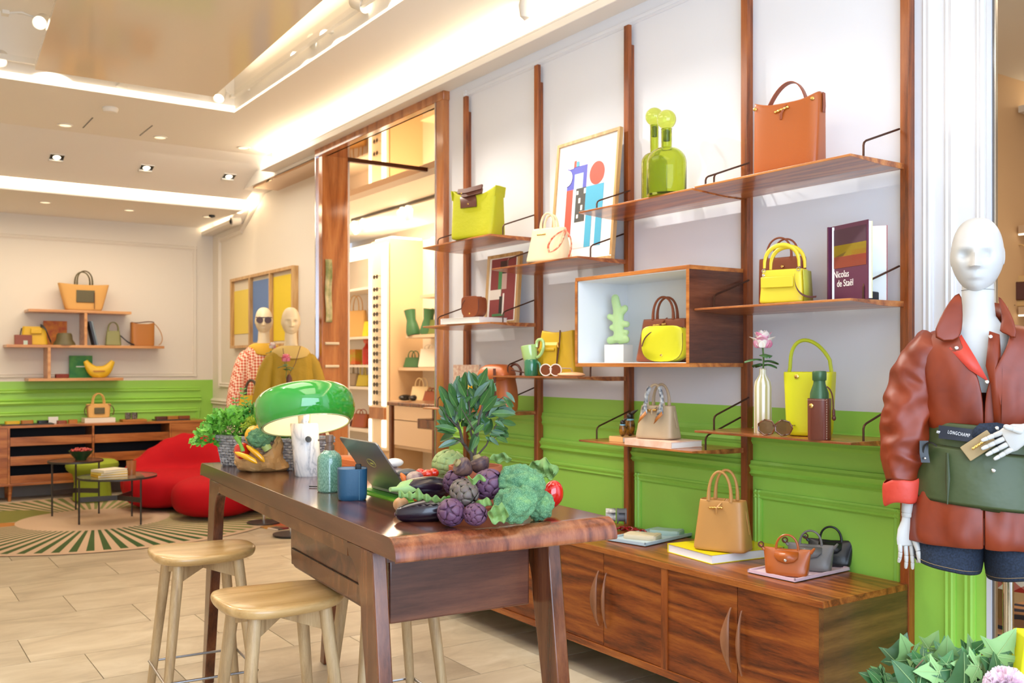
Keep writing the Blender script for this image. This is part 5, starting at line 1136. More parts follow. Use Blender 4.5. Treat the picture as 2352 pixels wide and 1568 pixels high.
ld.location = (0, .004, .014); ld.rotation_euler = (R(180 - 43), 0, 0)
ld.rotation_euler = (R(125), 0, 0)
x = B((.008, .008, .0065), (hw_ - .008, .206, .007)).build('screen', C('#151618', .1), ld, smooth=False); 
x.location = (0, 0, -.0075)
t = MB().tube([(hw_ / 2 + .030 * cos(a), .118 + .017 * sin(a), .0068) for a in (2 * pi * k / 40 for k in range(41))], .0007, 5).build('logo_ring', C('#dcd36a', .3), ld)
tx = text('hp', .020, C('#dcd36a', .3), 'logo_mark', ld, (hw_ / 2 - .009, .116, .0064), (0, 0, 0), font_shear=.25) if 0 else None
tt_ = MB().tube([(hw_ / 2 - .012 + .004 * k, .116 + (.004 if k % 2 else -.003), .0066) for k in range(7)], .0006, 5).build('logo_mark', C('#dcd36a', .3), ld)
mt_ = tag(MB().prism([(-.03, -.055), (hw_ + .04, -.045), (hw_ + .04, .26), (-.03, .26)], .0035).build('desk_mat', mat('mat_lime', '#7dbb2e', .5), smooth=False), 'lime green desk mat under the silver laptop', 'mat'); mt_.location = (h0.x, h0.y, TZ + .0002); mt_.rotation_euler.z = la
mt2 = tag(MB().prism([(-.02, -.03), (hw_ + .02, -.03), (hw_ + .03, .25), (-.03, .25)], .004).build('paper_folder', mat('folder_green', '#4f9a2c', .5), smooth=False), 'darker green folder lying on the lime mat below the laptop', 'folder'); mt2.location = (h0.x, h0.y, TZ + .0042); mt2.rotation_euler.z = la
# brown leather goods behind
o = E('leather_pouch', pz(806, 1082, TZ), CR - R(25), 'slumped cognac leather pouch behind the laptop', 'bag')
mb = MB(); mb.loft([(0, .24, .15, 3, 0, 0, 0), (.02, .26, .17, 3, 0, 0, 0), (.05, .22, .12, 3, 0, 0, 0), (.068, .16, .06, 3, 0, 0, 0)], 40); 
for i, v in enumerate(mb.v): mb.v[i] = (v[0] + .006 * sin(v[1] * 60), v[1] + .006 * sin(v[0] * 45), v[2] + .006 * NZ.noise(V(v) * 18) * (1 if v[2] > .02 else 0))
mb.build('body', L_or, o, sub=1); strap(o, L_or, bez((-.10, -.06, .04), (-.02, -.10, .06), (.06, -.10, .05), (.13, -.05, .03), 10), .02, .004, (0, 0, 1))
o = E('leather_case', pz(739, 1062, TZ), CR, 'upright russet leather bottle case behind the soap bottle', 'case'); MB().lathe([(.0005, 0), (.034, 0), (.037, .02), (.035, .10), (.020, .12), (.016, .14), (.0005, .142)], 28).build('body', L_tand, o)
o = tag(MB().ell((0, 0, .0), (.045, .028, .020), 20, 12).build('computer_mouse', C('#e8e6e2', .3)), 'white computer mouse glimpsed behind the laptop lid', 'mouse'); o.location = pz(905, 1072, TZ) + V((0, 0, .018))
# pale line: fine pen by the soap bottle
o = E('thin_pen', pz(722, 1117, TZ + .004), CR + R(-12), 'thin black pen lying in front of the marble lamp base', 'pen'); MB().tube([(-.02, 0, 0), (.05, 0, 0)], .0022, 8).build('barrel', C('#2a2a2c', .4), o)
# ---------------- basket with herbs
F0, F1 = LD(-1.305, 4.30, TZ), LD(-.89, 4.05, TZ); bdir = F1 - F0; ba = math.atan2(bdir.y, bdir.x); BLn = bdir.length
o = E('herb_basket', F0, ba, 'grey woven trough basket filled with fresh herbs', 'basket')
M_wick = mat('grey_wicker', '#bbb8b8', .75, var=('#807d7f', 60), bump=(200, .3))
Bw, Bh = .19, .128
B((.01, .01, 0), (BLn - .01, Bw - .01, .01)).build('bottom', M_wick, o, smooth=False)
for r_i in range(11):
    z = .007 + r_i * .0118; fl = 1 + .0016 * r_i; mb = MB(); N = 26; per = []
    x0, x1, y0, y1 = .010 - .0022 * r_i, BLn - .010 + .0022 * r_i, .010 - .0018 * r_i, Bw - .01 + .0018 * r_i
    for (xa, ya), (xb, yb) in (((x0, y0), (x1, y0)), ((x1, y0), (x1, y1)), ((x1, y1), (x0, y1)), ((x0, y1), (x0, y0))):
        nn = N if ya == yb else 10
        for k in range(nn):
            t = k / nn; per.append((xa + (xb - xa) * t, ya + (yb - ya) * t, yb - ya, xb - xa, k))
    pts = []
    for k, (x, y, dy, dx, kk) in enumerate(per):
        s = .0042 * (1 if (kk + r_i) % 2 else -1); L_ = sqrt(dx * dx + dy * dy); pts.append((x + dy / L_ * s, y - dx / L_ * s, z + .0012 * sin(kk * 2.1 + r_i)))
    mb.tube(pts + [pts[0]], .0062, 6); mb.build('weave_row', M_wick, o)
for k in range(27): 
    t = k / 26; MB().tube([(.01 + (BLn - .02) * t, .006, .002), (BLn * .5 + (t - .5) * (BLn + .03), -.006, Bh)], .003, 5).build('stake', M_wick, o)
mb = MB(); pts = [(-.012, -.008, Bh), (BLn + .012, -.008, Bh), (BLn + .012, Bw + .008, Bh), (-.012, Bw + .008, Bh), (-.012, -.008, Bh)]; mb.tube(pts, .0075, 8); mb.build('rim', M_wick, o)
B((.01, .01, .07), (BLn - .01, Bw - .01, .10)).build('soil', C('#3a3428', .9), o, smooth=False)
def lobed(mb, c, d, n, s, lob=3, bend=.2):
    """flat three-lobed herb leaf: c base, d pointing direction, n normal"""
    d = d.normalized(); n = (n - d * n.dot(d)); n = n.normalized() if n.length > 1e-4 else V((0, 0, 1)); w = d.cross(n)
    P = [(0, 0), (.30, .18), (.52, .10), (.46, .42), (.78, .50), (.40, .62), (.34, .95), (.0, 1.0), (-.34, .95), (-.40, .62), (-.78, .50), (-.46, .42), (-.52, .10), (-.30, .18)] if lob == 3 else [(0, 0), (.28, .3), (.30, .6), (.0, 1.0), (-.30, .6), (-.28, .3)]
    vs = [c + w * (x * s * .62) + d * (y * s) + n * (bend * s * (abs(x) ** 1.5 - y * y * .5)) for x, y in P]
    m_ = c + d * (.5 * s) - n * (bend * s * .12); o_ = len(vs); vs.append(m_); mb.add(vs, [(k, (k + 1) % o_, o_) for k in range(o_)])
def bush(o, name, m_, cen, rad, n, s, lob=3, seed=1, up=.4, hollow=.55):
    random.seed(seed); mb = MB()
    for k in range(n):
        v = V((random.gauss(0, 1), random.gauss(0, 1), random.gauss(0, 1))).normalized(); v.z = abs(v.z) * .9 - .25
        r_ = hollow + (1 - hollow) * random.random(); c = V((cen[0] + v.x * rad[0] * r_, cen[1] + v.y * rad[1] * r_, cen[2] + v.z * rad[2] * r_))
        dd = V((v.x + random.uniform(-.6, .6), v.y + random.uniform(-.6, .6), v.z + up + random.uniform(-.5, .5))); nn_ = V((v.x * .4 + random.uniform(-.5, .5), v.y * .4 - .6 + random.uniform(-.5, .5), .8 + random.uniform(-.5, .5)))
        lobed(mb, c, dd, nn_, s * random.uniform(.7, 1.25), lob)
    return mb.build(name, m_, o, smooth=False, kind='stuff')
def stems(o, m_, cen, base, rad, n, seed, name='stems', r=.0014):
    random.seed(seed); mb = MB()
    for k in range(n):
        a = random.uniform(0, 2 * pi); e = V((cen[0] + rad[0] * .8 * cos(a) * random.random(), cen[1] + rad[1] * .8 * sin(a) * random.random(), cen[2] + rad[2] * random.uniform(-.2, .6)))
        b = V((base[0] + random.uniform(-.03, .03), base[1] + random.uniform(-.03, .03), base[2])); mb.tube(bez(b, b + V((0, 0, .05)), e - V((0, 0, .03)), e, 5), r, 4, cap=False)
    return mb.build(name, m_, o, kind='stuff')
M_pars = mat('parsley_green', '#4f9f2c', .5, var=('#86c44a', 14)); M_mintl = mat('mint_green', '#2f6f2a', .5, var=('#5a9a3c', 14)); M_dill = mat('dill_yellow', '#a9b81e', .6, var=('#7fa02a', 40)); M_stem = C('#5f8a3a', .5)
hb = E('parsley_bunch', F0 + V((0, 0, 0)), ba, 'bright flat parsley spilling over the sofa end of the basket', 'herbs'); 
bush(hb, 'foliage', M_pars, (.02, .05, .165), (.125, .11, .12), 520, .030, 3, 5); bush(hb, 'foliage', M_pars, (-.065, .0, .115), (.075, .06, .075), 170, .030, 3, 15, up=-.1); stems(hb, M_stem, (.03, .05, .14), (.06, .08, .06), (.12, .1, .1), 40, 3)
hm = E('mint_bunch', F0, ba, 'taller mint sprigs rising behind the parsley', 'herbs')
bush(hm, 'foliage', M_mintl, (.08, .13, .20), (.11, .08, .10), 330, .024, 6, 6); stems(hm, M_stem, (.08, .13, .2), (.09, .13, .07), (.12, .07, .1), 30, 4)
mb = MB(); random.seed(9)
for sx, top in ((.02, .335), (-.03, .29), (.055, .28)):
    b = V((.07, .12, .15)); e = V((sx, .12, top)); pts = bez(b, b + V((0, 0, .05)), e - V((.0, 0, .05)), e, 8); mb.tube(pts, .0014, 5)
    for k in range(2, 9):
        for s in (-1, 1): lobed(mb, pts[k], V((s, .2 * s, .35)), V((0, -.9, .5)), .032 * (1.15 - k * .06), 6)
mb.build('tall_sprig', M_mintl, hm, smooth=False, kind='stuff')
hd_ = E('dill_bunch', F0, ba, 'yellow-green flowering dill in the middle of the basket', 'herbs'); bush(hd_, 'foliage', M_dill, (.215, .03, .180), (.085, .07, .070), 1300, .0105, 6, 7, hollow=.2); stems(hd_, M_stem, (.24, .07, .17), (.24, .08, .07), (.07, .06, .06), 60, 6, r=.0008)
hc = E('curly_parsley', F0, ba, 'dark curly parsley at the lamp end of the basket', 'herbs'); bush(hc, 'foliage', M_pars, (.37, .08, .135), (.10, .08, .055), 420, .020, 3, 8)
# ---------------- paper bag of vegetables
pb = pz(600, 1080, TZ); o = E('paper_bag', pb, CR, 'crumpled open kraft paper bag lying by the basket', 'paper bag')
M_kraft = mat('kraft_paper', '#c49a66', .65, bump=(30, .5, .01), var=('#b5884f', 8))
def crumple(mb, a, f):
    for i, v in enumerate(mb.v): n_ = NZ.noise_vector(V(v) * f); mb.v[i] = (v[0] + n_.x * a, v[1] + n_.y * a, max(0.001, v[2] + n_.z * a))
mb = MB(); n = 44; rs = []
for k, (z, w_, d_, xo) in enumerate(((0, .185, .11, .01), (.012, .215, .15, .01), (.035, .228, .165, .005), (.055, .220, .16, 0), (.072, .215, .155, -.004), (.074, .208, .147, -.004), (.05, .200, .14, 0), (.02, .18, .12, 0))):
    ring = []
    for q in range(n):
        a = 2 * pi * q / n; rise = max(0, cos(a - .25)) ** 1.6 * .072 if 2 <= k <= 6 else 0
        if k in (3, 4, 5): rise *= (1, 1.25, 1.25)[k - 3]
        ring.append(V((xo + w_ / 2 * cos(a) - rise * .35, d_ / 2 * sin(a), z + rise * (1 if k > 2 else .2) + .006 * sin(a * 5 + k) * (1 if k > 2 else .3))))
    rs.append(ring)
r2 = []
for A, Bq in zip(rs, rs[1:]):
    for t in (0, .34, .67): r2.append([a.lerp(b, t) for a, b in zip(A, Bq)])
mb.rings(r2 + [rs[-1]])
for i, v in enumerate(mb.v):
    v = V(v); c = NZ.voronoi(v * 30)[0]; f_ = (c[1] - c[0]) * .016 + NZ.noise(v * 22) * .014; d_ = V((v.x, v.y, .02)).normalized(); mb.v[i] = tuple(V((v.x, v.y, max(.001, v.z + f_ * .6 * (v.z > .01)))) + V((d_.x, d_.y, 0)) * f_)
mb.build('paper', M_kraft, o, solid=.0012, smooth=True, ang=16)
def pepper(loc, rot, m_, label, L=.09, r=.035, stem=True, group=None, cat='vegetable', curve=.0):
    o = E('bell_pepper', loc, 0, label, cat, group); o.rotation_euler = rot
    def f(p): return 1 + .07 * cos(3 * math.atan2(p.y, p.x)) * (1 - abs(p.z)) - .10 * (p.z < -.0) * abs(p.z)
    MB().ell((0, 0, 0), (r, r, L / 2), 28, 16, fn=f).build('flesh', m_, o)
    if stem: MB().tube([(0, 0, L / 2 - .012), (0, .002, L / 2 + .004), (.006, .004, L / 2 + .03)], [.008, .0045, .0055], 10).build('stem', mat('pepper_stem', '#6fa03a', .4) if 'pepper_stem' not in bpy.data.materials else bpy.data.materials['pepper_stem'], o)
    return o
M_ryel = mat('pepper_yellow', '#e8a80c', .15, coat=.6); M_rred = mat('pepper_red', '#c4140c', .12, coat=.8)
pepper(K(556, 1036, 4.00), (R(20), R(-18), 0), M_rred, 'red pepper with long green stem in the mouth of the paper bag', .075, .034)
x = MB().tube(bez((-.014, 0, .0), (-.022, 0, .03), (-.035, 0, .045), (-.045, 0, .062), 8), [.009, .008, .0075, .0075, .0075, .008, .009, .010, .011], 10); o = E('pepper_stalk', K(566, 1036, 3.95), CR, 'thick curved green stalk sticking out above the red pepper', 'vegetable'); x.build('stalk', bpy.data.materials['pepper_stem'], o)
for k, (px, py, d_, rt, lb) in enumerate(((566, 1049, 3.93, (0, R(112), CR), 'yellow long pepper at the front lip of the paper bag'), (588, 1040, 3.97, (0, R(128), CR), 'yellow long pepper behind its twin in the paper bag'))):
    q = E('long_pepper', K(px, py, d_), 0, lb, 'vegetable', 'yellow long peppers'); q.rotation_euler = rt; MB().tube([(0, 0, -.05), (0, 0, -.035), (0, 0, 0), (.004, 0, .035), (.008, 0, .05)], [.003, .009, .0115, .010, .003], 14).build('flesh', M_ryel, q)
pepper(K(581, 1000, 4.06), (0, R(14), CR), M_ryel, 'yellow bell pepper upright behind the broccoli of the paper bag', .085, .036, False)
pepper(K(604, 990, 4.10), (0, R(-8), CR), M_ryel, 'yellow bell pepper half hidden behind the broccoli crown', .08, .034, False)
M_bro = NT('broccoli_green'); co = M_bro.coord(); vo = M_bro.n('ShaderNodeTexVoronoi', Scale=330.0); M_bro.l(co, vo.inputs[0]); nz = M_bro.n('ShaderNodeTexNoise', Scale=18, Detail=3.0); M_bro.l(co, nz.inputs[0])
mxx = M_bro.n('ShaderNodeMix', data_type='RGBA'); M_bro.l(M_bro.ramp(nz.outputs[0], [(.35, '#3c6a4c'), (.6, '#5f8f5e'), (.75, '#8fb45a')]), mxx.inputs[6]); M_bro.l(M_bro.ramp(vo.outputs[0], [(.1, '#9cc48c'), (.6, '#3c6a4c')]), mxx.inputs[7]); mxx.inputs[0].default_value = .4
M_bro.l(mxx.outputs[2], M_bro.b.inputs['Base Color']); M_bro.set(Roughness=.8); M_bro.bump(vo.outputs[0], -.9, .003); M_bro = M_bro.m
M_bstem = C('#a3b86a', .5)
def broccoli(loc, label, lumps, stem=None, rz=0):
    o = E('broccoli', loc, rz, label, 'vegetable'); random.seed(len(label))
    for (c, r_) in lumps:
        mb = MB(); rx = r_ if hasattr(r_, '__len__') else (r_, r_, r_ * .85)
        off = V((random.random() * 9, random.random() * 9, 0))
        def f(p):
            q = p * 2.4 + off; s = 1 + .16 * NZ.noise(q) ; v_ = NZ.voronoi(p * 3.4 + off)[0][0]; v2 = NZ.voronoi(p * 11 + off)[0][0]; return s + .13 * (.5 - v_) + .045 * (.4 - v2)
        mb.ell(c, rx, 110, 74, fn=f); mb.build('crown', M_bro, o, ang=80)
    if stem: MB().tube(stem[0], stem[1], 12).build('stalk', M_bstem, o)
    return o
broccoli(K(600, 1006, 4.0), 'dark broccoli crown leaning out of the paper bag', [((-.008, 0, 0), (.050, .045, .040)), ((.03, 0, .012), (.028, .035, .028))], ([(0.0, 0, -.0), (.03, 0, -.05)], [.025, .018]), CR)
# ---------------- vegetable pile
M_aub = NT('aubergine').set(Base_Color=lin('#1a0d1c'), Roughness=.22, Coat_Weight=.35).m; M_calyx = mat('aubergine_cap', '#8fae6a', .5)
def aubergine(a, b, r, label, cap=True):
    o = E('aubergine', (a + b) / 2, 0, label, 'vegetable', 'aubergines at the front of the pile'); d_ = (b - a); o.rotation_euler = d_.to_track_quat('Z', 'Y').to_euler(); L_ = d_.length / 2
    MB().lathe([(.0008, -L_), (r * .45, -L_ * .95), (r * .8, -L_ * .78), (r, -L_ * .4), (r * .98, 0), (r * .82, L_ * .5), (r * .62, L_ * .85), (r * .35, L_ * .97), (.0008, L_)], 36).build('flesh', M_aub, o, sub=1)
    if cap:
        mb = MB(); n = 30
        mb.rings([[V((rr * (1 + .12 * cos(5 * t) * q) * cos(t), rr * (1 + .12 * cos(5 * t) * q) * sin(t), zz - .018 * q * max(0, cos(5 * t)))) for t in (2 * pi * k / n for k in range(n))] for rr, zz, q in ((r * .70, L_ * .76, 1), (r * .62, L_ * .9, .4), (r * .34, L_ + .003, 0), (.008, L_ + .010, 0), (.0065, L_ + .035, 0))]); mb.build('calyx', M_calyx, o)
    else: MB().ell((0, 0, L_ - .001), (.006, .006, .003), 12, 6).build('blossom_end', C('#5a3a44', .6), o)
    return o
aubergine(K(1034, 1120, 2.94), K(918, 1123, 2.80), .037, 'upper glossy aubergine with pale green cap pointing at the laptop')
aubergine(K(1040, 1166, 2.78), K(907, 1181, 2.76), .034, 'lower glossy aubergine resting on the table top', False)
M_art = mat('artichoke_violet', '#4f2f48', .55, var=('#6a4660', 30)); M_artg = mat('artichoke_mixed', '#5f6a48', .55, var=('#6a4458', 22)); M_artl = mat('artichoke_green', '#93a864', .55, var=('#a9bb7a', 25))
br_me = {}
def artichoke(loc, r, m_, label, axis=(0, 0, 1), rows=6, tall=1.12, group='violet artichokes'):
    o = E('artichoke', loc, 0, label, 'vegetable', group); o.rotation_euler = V(axis).to_track_quat('Z', 'Y').to_euler()
    MB().ell((0, 0, 0), (r * .86, r * .86, r * tall * .9), 20, 14).build('heart', m_, o)
    key = m_.name
    if key not in br_me:
        mb = MB(); mb.grid(lambda u, v: V(((u - .5) * 1.25 * max(.03, (1 - v ** 1.5)) ** .8 * (.75 + .45 * sin(pi * v * .9)), -.16 * (1 - (2 * u - 1) ** 2) - .02 - .10 * sin(pi * v), v)), 4, 5); b_ = mb.build('bract', m_, o, solid=.035); br_me[key] = b_.data; first = b_
    else: first = None
    for k in range(rows):
        th_ = (.18 + .70 * (k / (rows - 1))) * pi; n = max(4, int(round(9 * sin(th_) ** .8)))     # from top to base
        for q in range(n):
            a = 2 * pi * (q + .5 * (k % 2)) / n + k * .3
            if first is not None: b = first; first = None
            else:
                b = bpy.data.objects.new('bract', br_me[key]); COL.objects.link(b); b.parent = o; mo = b.modifiers.new('solid', 'SOLIDIFY'); mo.thickness = .035
            z = r * tall * cos(th_); rr = r * sin(th_) * .93; L_ = r * .72
            pos = V((rr * cos(a), rr * sin(a), z)); up_ = V((-cos(th_) * cos(a), -cos(th_) * sin(a), sin(th_) * tall)).normalized(); out = V((sin(th_) * cos(a), sin(th_) * sin(a), cos(th_))).normalized()
            X = up_.cross(-out).normalized() * -1; Mx = Matrix((X, -out, up_)).transposed().to_4x4(); Mx = Matrix(((X.x, -out.x, up_.x, 0), (X.y, -out.y, up_.y, 0), (X.z, -out.z, up_.z, 0), (0, 0, 0, 1)))
            if Mx.determinant() < 0: Mx = Matrix(((-X.x, -out.x, up_.x, 0), (-X.y, -out.y, up_.y, 0), (-X.z, -out.z, up_.z, 0), (0, 0, 0, 1)))
            b.matrix_local = Matrix.Translation(pos - up_ * L_ * .45) @ Mx @ Matrix.Diagonal((L_ * .95, L_ * .8, L_, 1))
    return o
artichoke(K(1036, 1176, 2.66), .036, M_art, 'plump violet artichoke lying in front beside the lower aubergine', (-.5, -.6, .25))
artichoke(K(1092, 1181, 2.64), .029, M_art, 'small violet artichoke at the front by the leafy broccoli', (.15, -.9, .1))
artichoke(K(1121, 1112, 2.74), .040, M_art, 'large violet artichoke high beside the broccoli', (.2, -.8, .5))
artichoke(K(1044, 1108, 2.84), .032, M_art, 'violet artichoke half hidden behind the green-tinged one', (-.3, -.3, .8))
artichoke(K(1066, 1131, 2.70), .036, M_artg, 'green-tinged artichoke in the middle of the pile', (.1, -.8, -.3))
artichoke(K(1032, 1070, 3.16), .054, M_artl, 'big pale green globe artichoke behind the terracotta pot', (.3, .0, .9), rows=7, tall=.85, group='green artichoke')
def root_veg(a, b, r, label):
    o = E('purple_carrot', (a + b) / 2, 0, label, 'vegetable', 'dark purple carrots'); d_ = (b - a); o.rotation_euler = d_.to_track_quat('Z', 'Y').to_euler(); L_ = d_.length / 2
    MB().lathe([(.0006, -L_), (r * .4, -L_ * .8), (r * .75, -L_ * .3), (r * .95, L_ * .2), (r, L_ * .6), (r * .8, L_ * .9), (r * .4, L_), (.0006, L_ * 1.02)], 28).build('root', bpy.data.materials.get('carrot_purple') or mat('carrot_purple', '#35202c', .5, var=('#63463c', 60), bump=(80, .4)), o)
    MB().lathe([(r * .42, L_ * .98), (r * .36, L_ + .006), (r * .30, L_ + .010), (r * .2, L_ + .004)], 14).build('crown', C('#8a7a4a', .7), o); return o
root_veg(K(1082, 1088, 2.74) , K(1052, 1064, 2.72), .029, 'dark purple carrot top leaning over the pot, nearer the aubergines'); root_veg(K(1112, 1090, 2.80), K(1096, 1052, 2.80), .031, 'dark purple carrot top standing before the bay trunk')
broccoli(K(1196, 1108, 2.74), 'upper large blue-green broccoli head', [((-.008, 0, .0), (.062, .056, .052)), ((.030, .01, -.014), (.040, .045, .048))], ([(0, .02, -.02), (.01, .05, -.06)], [.02, .018]), CR)
broccoli(K(1184, 1160, 2.66), 'lower front blue-green broccoli head on the table edge', [((-.004, 0, 0), (.054, .048, .050)), ((.028, .012, .012), (.034, .036, .040)), ((-.034, .004, .004), (.026, .03, .032))], None, CR)
broccoli(K(1240, 1158, 2.78), 'smaller broccoli head beside the red pepper', [((0, 0, 0), (.040, .040, .046))], None, CR)
pepper(K(1268, 1136, 2.90), (R(8), R(14), CR), M_rred, 'long glossy red pepper at the shelf-side end of the pile', .090, .032, False)
M_leafc = mat('kale_leaf', '#7f9e55', .55, var=('#5d8248', 20))
def crinkle(loc, label, w_, h_, rz, rx=0, seed=1, cat='leaf'):
    o = E('cabbage_leaf', loc, rz, label, cat, 'loose green leaves', rx=rx)
    def f(u, v): x = (u - .5) * w_ * (.35 + .8 * sin(pi * min(1, v * .9 + .1))); z = v * h_; return V((x, .35 * w_ * NZ.noise(V((x * 40 + seed, z * 40, seed))) + .004 * sin(x * 260 + z * 90), z + .004 * sin(x * 180)))
    MB().grid(f, 14, 14).build('blade', M_leafc, o, solid=.0012); return o
crinkle(K(1143, 1200, 2.60), 'torn pale leaf before the lower broccoli', .050, .055, CR + R(10), R(18), 2)
crinkle(K(1095, 1108, 2.66), 'small curled leaf on top of the artichokes', .045, .022, CR, R(25), 4)
crinkle(K(1112, 1165, 2.66), 'dark leaf edge peeping between two artichokes', .04, .025, CR, R(-20), 7)
o = E('long_bean', K(970, 1146, 2.74), CR, 'long frilly green leaf rib lying between the aubergines', 'leaf'); mb = MB()
mb.grid(lambda u, v: V(((u - .5) * .135, .004 * sin(u * 40), (.02 - .03 * u) * .6 + (v - .4) * .016 * (1 + .5 * sin(u * 34)) + (.014 * math.exp(-((u - .42) / .10) ** 2) * v))), 40, 3); mb.build('blade', M_leafc, o, solid=.0025)
crinkle(K(1246, 1100, 2.86), 'pale cabbage leaf standing behind the upper broccoli', .085, .060, CR + R(-10), R(10), 9); crinkle(K(1150, 1062, 3.02), 'pale rounded leaf behind the pot rim', .06, .03, CR, R(10), 12)
M_tom = mat('tomato_red', '#cf2a12', .12, coat=.7)
for k, (px, py, d_, r_, lb) in enumerate(((966, 1086, 3.10, .017, 'small red tomato nearest the laptop'), (982, 1089, 3.05, .018, 'red tomato between its two neighbours behind the aubergine'), (996, 1086, 3.08, .018, 'red tomato nearest the pale artichoke'))):
    q = E('tomato', K(px, py, d_), 0, lb, 'vegetable', 'tomatoes behind the upper aubergine'); MB().ell((0, 0, 0), (r_, r_, r_ * .85), 22, 14, fn=lambda p: 1 + .03 * cos(5 * math.atan2(p.y, p.x))).build('flesh', M_tom, q)
q = E('turnip', K(953, 1098, 3.0), 0, 'purple and white turnip behind the upper aubergine', 'vegetable'); MB().ell((0, 0, 0), (.028, .028, .022), 24, 14).build('flesh', mat('turnip_skin', '#b9a08c', .5, var=('#6f4a58', 30)), q)
q = E('onion', K(921, 1158, 2.90), 0, 'pale brown onion behind the two aubergines', 'vegetable'); MB().ell((0, 0, 0), (.024, .024, .022), 22, 12).build('flesh', mat('onion_skin', '#c08a54', .4, var=('#d9b088', 30)), q)
q = E('small_aubergine', K(935, 1086, 3.14), CR + R(20), 'small dull grey aubergine behind the turnip', 'vegetable'); MB().ell((0, 0, 0), (.034, .016, .015), 22, 12).build('flesh', C('#5c5a54', .35), q)
q = E('carrot', K(944, 1118, 3.02), CR, 'orange carrot end poking out behind the aubergine cap', 'vegetable'); MB().ell((0, 0, -.008), (.062, .014, .013), 22, 10, M=Matrix.Rotation(R(58), 4, 'Y')).build('flesh', C('#d9702a', .45), q)
# ---------------- potted bay tree
PB = LD(.045 - .12, 2.98, TZ); PBp = pz(1092, 1163, TZ)
o = E('bay_tree', PBp, CR, 'young bay tree in a terracotta pot standing in the vegetable pile', 'plant')
M_terra = mat('terracotta', '#b0603e', .8, bump=(60, .2)); ZP = .130
MB().lathe([(.0005, 0), (.056, 0), (.074, .095), (.083, .096), (.085, ZP), (.077, ZP), (.073, ZP - .012), (.0005, ZP - .014)], 40).build('pot', M_terra, o)
MB().lathe([(.0005, ZP - .012), (.073, ZP - .012), (.0005, ZP - .006)], 24).build('soil', C('#3c2c24', .95), o)
M_bark = mat('bay_bark', '#4c4238', .8, bump=(120, .4)); M_bay = mat('bay_leaf', '#3f6a30', .35, var=('#2c5028', 14), spec=.5); M_bay2 = mat('bay_leaf_cool', '#46685a', .3, var=('#527050', 14)); M_vein = C('#8fae5a', .4)
mm = .00133
def bp(px, py, dy=0): # picture offset from the pot foot (1092,1166) in metres at this depth
    return V(((px - 1092) * mm, dy, (1166 - py) * mm))
BR = [([bp(1086, 1078), bp(1082, 1040), bp(1062, 1015), bp(1055, 985, .01), bp(1040, 950, .02), bp(1036, 905, .0)], .0065), ([bp(1088, 1075), bp(1092, 1030), bp(1080, 985), bp(1078, 930), bp(1070, 880)], .005),
      ([bp(1088, 1050), bp(1096, 1010), bp(1100, 960, -.02), bp(1112, 915, -.02), bp(1120, 870)], .005), ([bp(1096, 1045), bp(1118, 1020), bp(1132, 990, .01), bp(1150, 955)], .0032), ([bp(1070, 1022), bp(1052, 1005, -.03), bp(1040, 998, -.04)], .0028),
      ([bp(1098, 1000, -.02), bp(1086, 975, -.05), bp(1060, 930, -.05)], .003), ([bp(1110, 960, .02), bp(1140, 920, .03), bp(1160, 905, .04)], .003), ([bp(1056, 985), bp(1035, 960, -.02), bp(1022, 945, -.02)], .003), ([bp(1120, 1010), bp(1145, 1000, .02), bp(1160, 985, .02)], .002)]
for pts, r_ in BR: MB().tube(pts, [r_ * (1 - .6 * i / (len(pts) - 1)) for i in range(len(pts))], 8).build('branch', M_bark, o)
def leafmesh(name, m_, Ln, Wd, fold=.22, curl=.25):
    mb = MB(); mb.grid(lambda u, v: V(((u - .5) * Wd * 2 * (max(0, sin(pi * v ** .85)) ** .75 * .5 + .0), v * Ln * (1 - .03 * curl), abs(u - .5) * Wd * fold * 2 * sin(pi * v) - curl * Ln * .25 * v * v)), 6, 10)
    x = mb.build(name, m_, None, solid=.0006); me = x.data; bpy.data.objects.remove(x)
    vb = MB().tube([V((0, v * Ln, -curl * Ln * .25 * v * v + .0007)) for v in (k / 8 for k in range(9))], [.0007 * (1 - .8 * k / 8) for k in range(9)], 4); y = vb.build(name + '_vein', M_vein, None); vm = y.data; bpy.data.objects.remove(y); return me, vm
LM = [leafmesh('leaf', M_bay, .078, .026), leafmesh('leaf', M_bay, .070, .030, .3, .1), leafmesh('leaf', M_bay2, .074, .024, .2, .35)]
def put_leaf(o, me, pos, dirv, nrm, sc=1.0, vein=True):
    d_ = V(dirv).normalized(); n_ = V(nrm); n_ = (n_ - d_ * n_.dot(d_)).normalized(); x_ = d_.cross(n_)
    Mx = Matrix(((x_.x, d_.x, n_.x, pos[0]), (x_.y, d_.y, n_.y, pos[1]), (x_.z, d_.z, n_.z, pos[2]), (0, 0, 0, 1))) @ Matrix.Scale(sc, 4)
    l_ = bpy.data.objects.new('leaf', me[0]); COL.objects.link(l_); l_.parent = o; l_.matrix_local = Mx
    if vein: v_ = bpy.data.objects.new('vein', me[1]); COL.objects.link(v_); v_.parent = l_
    return l_
random.seed(21)
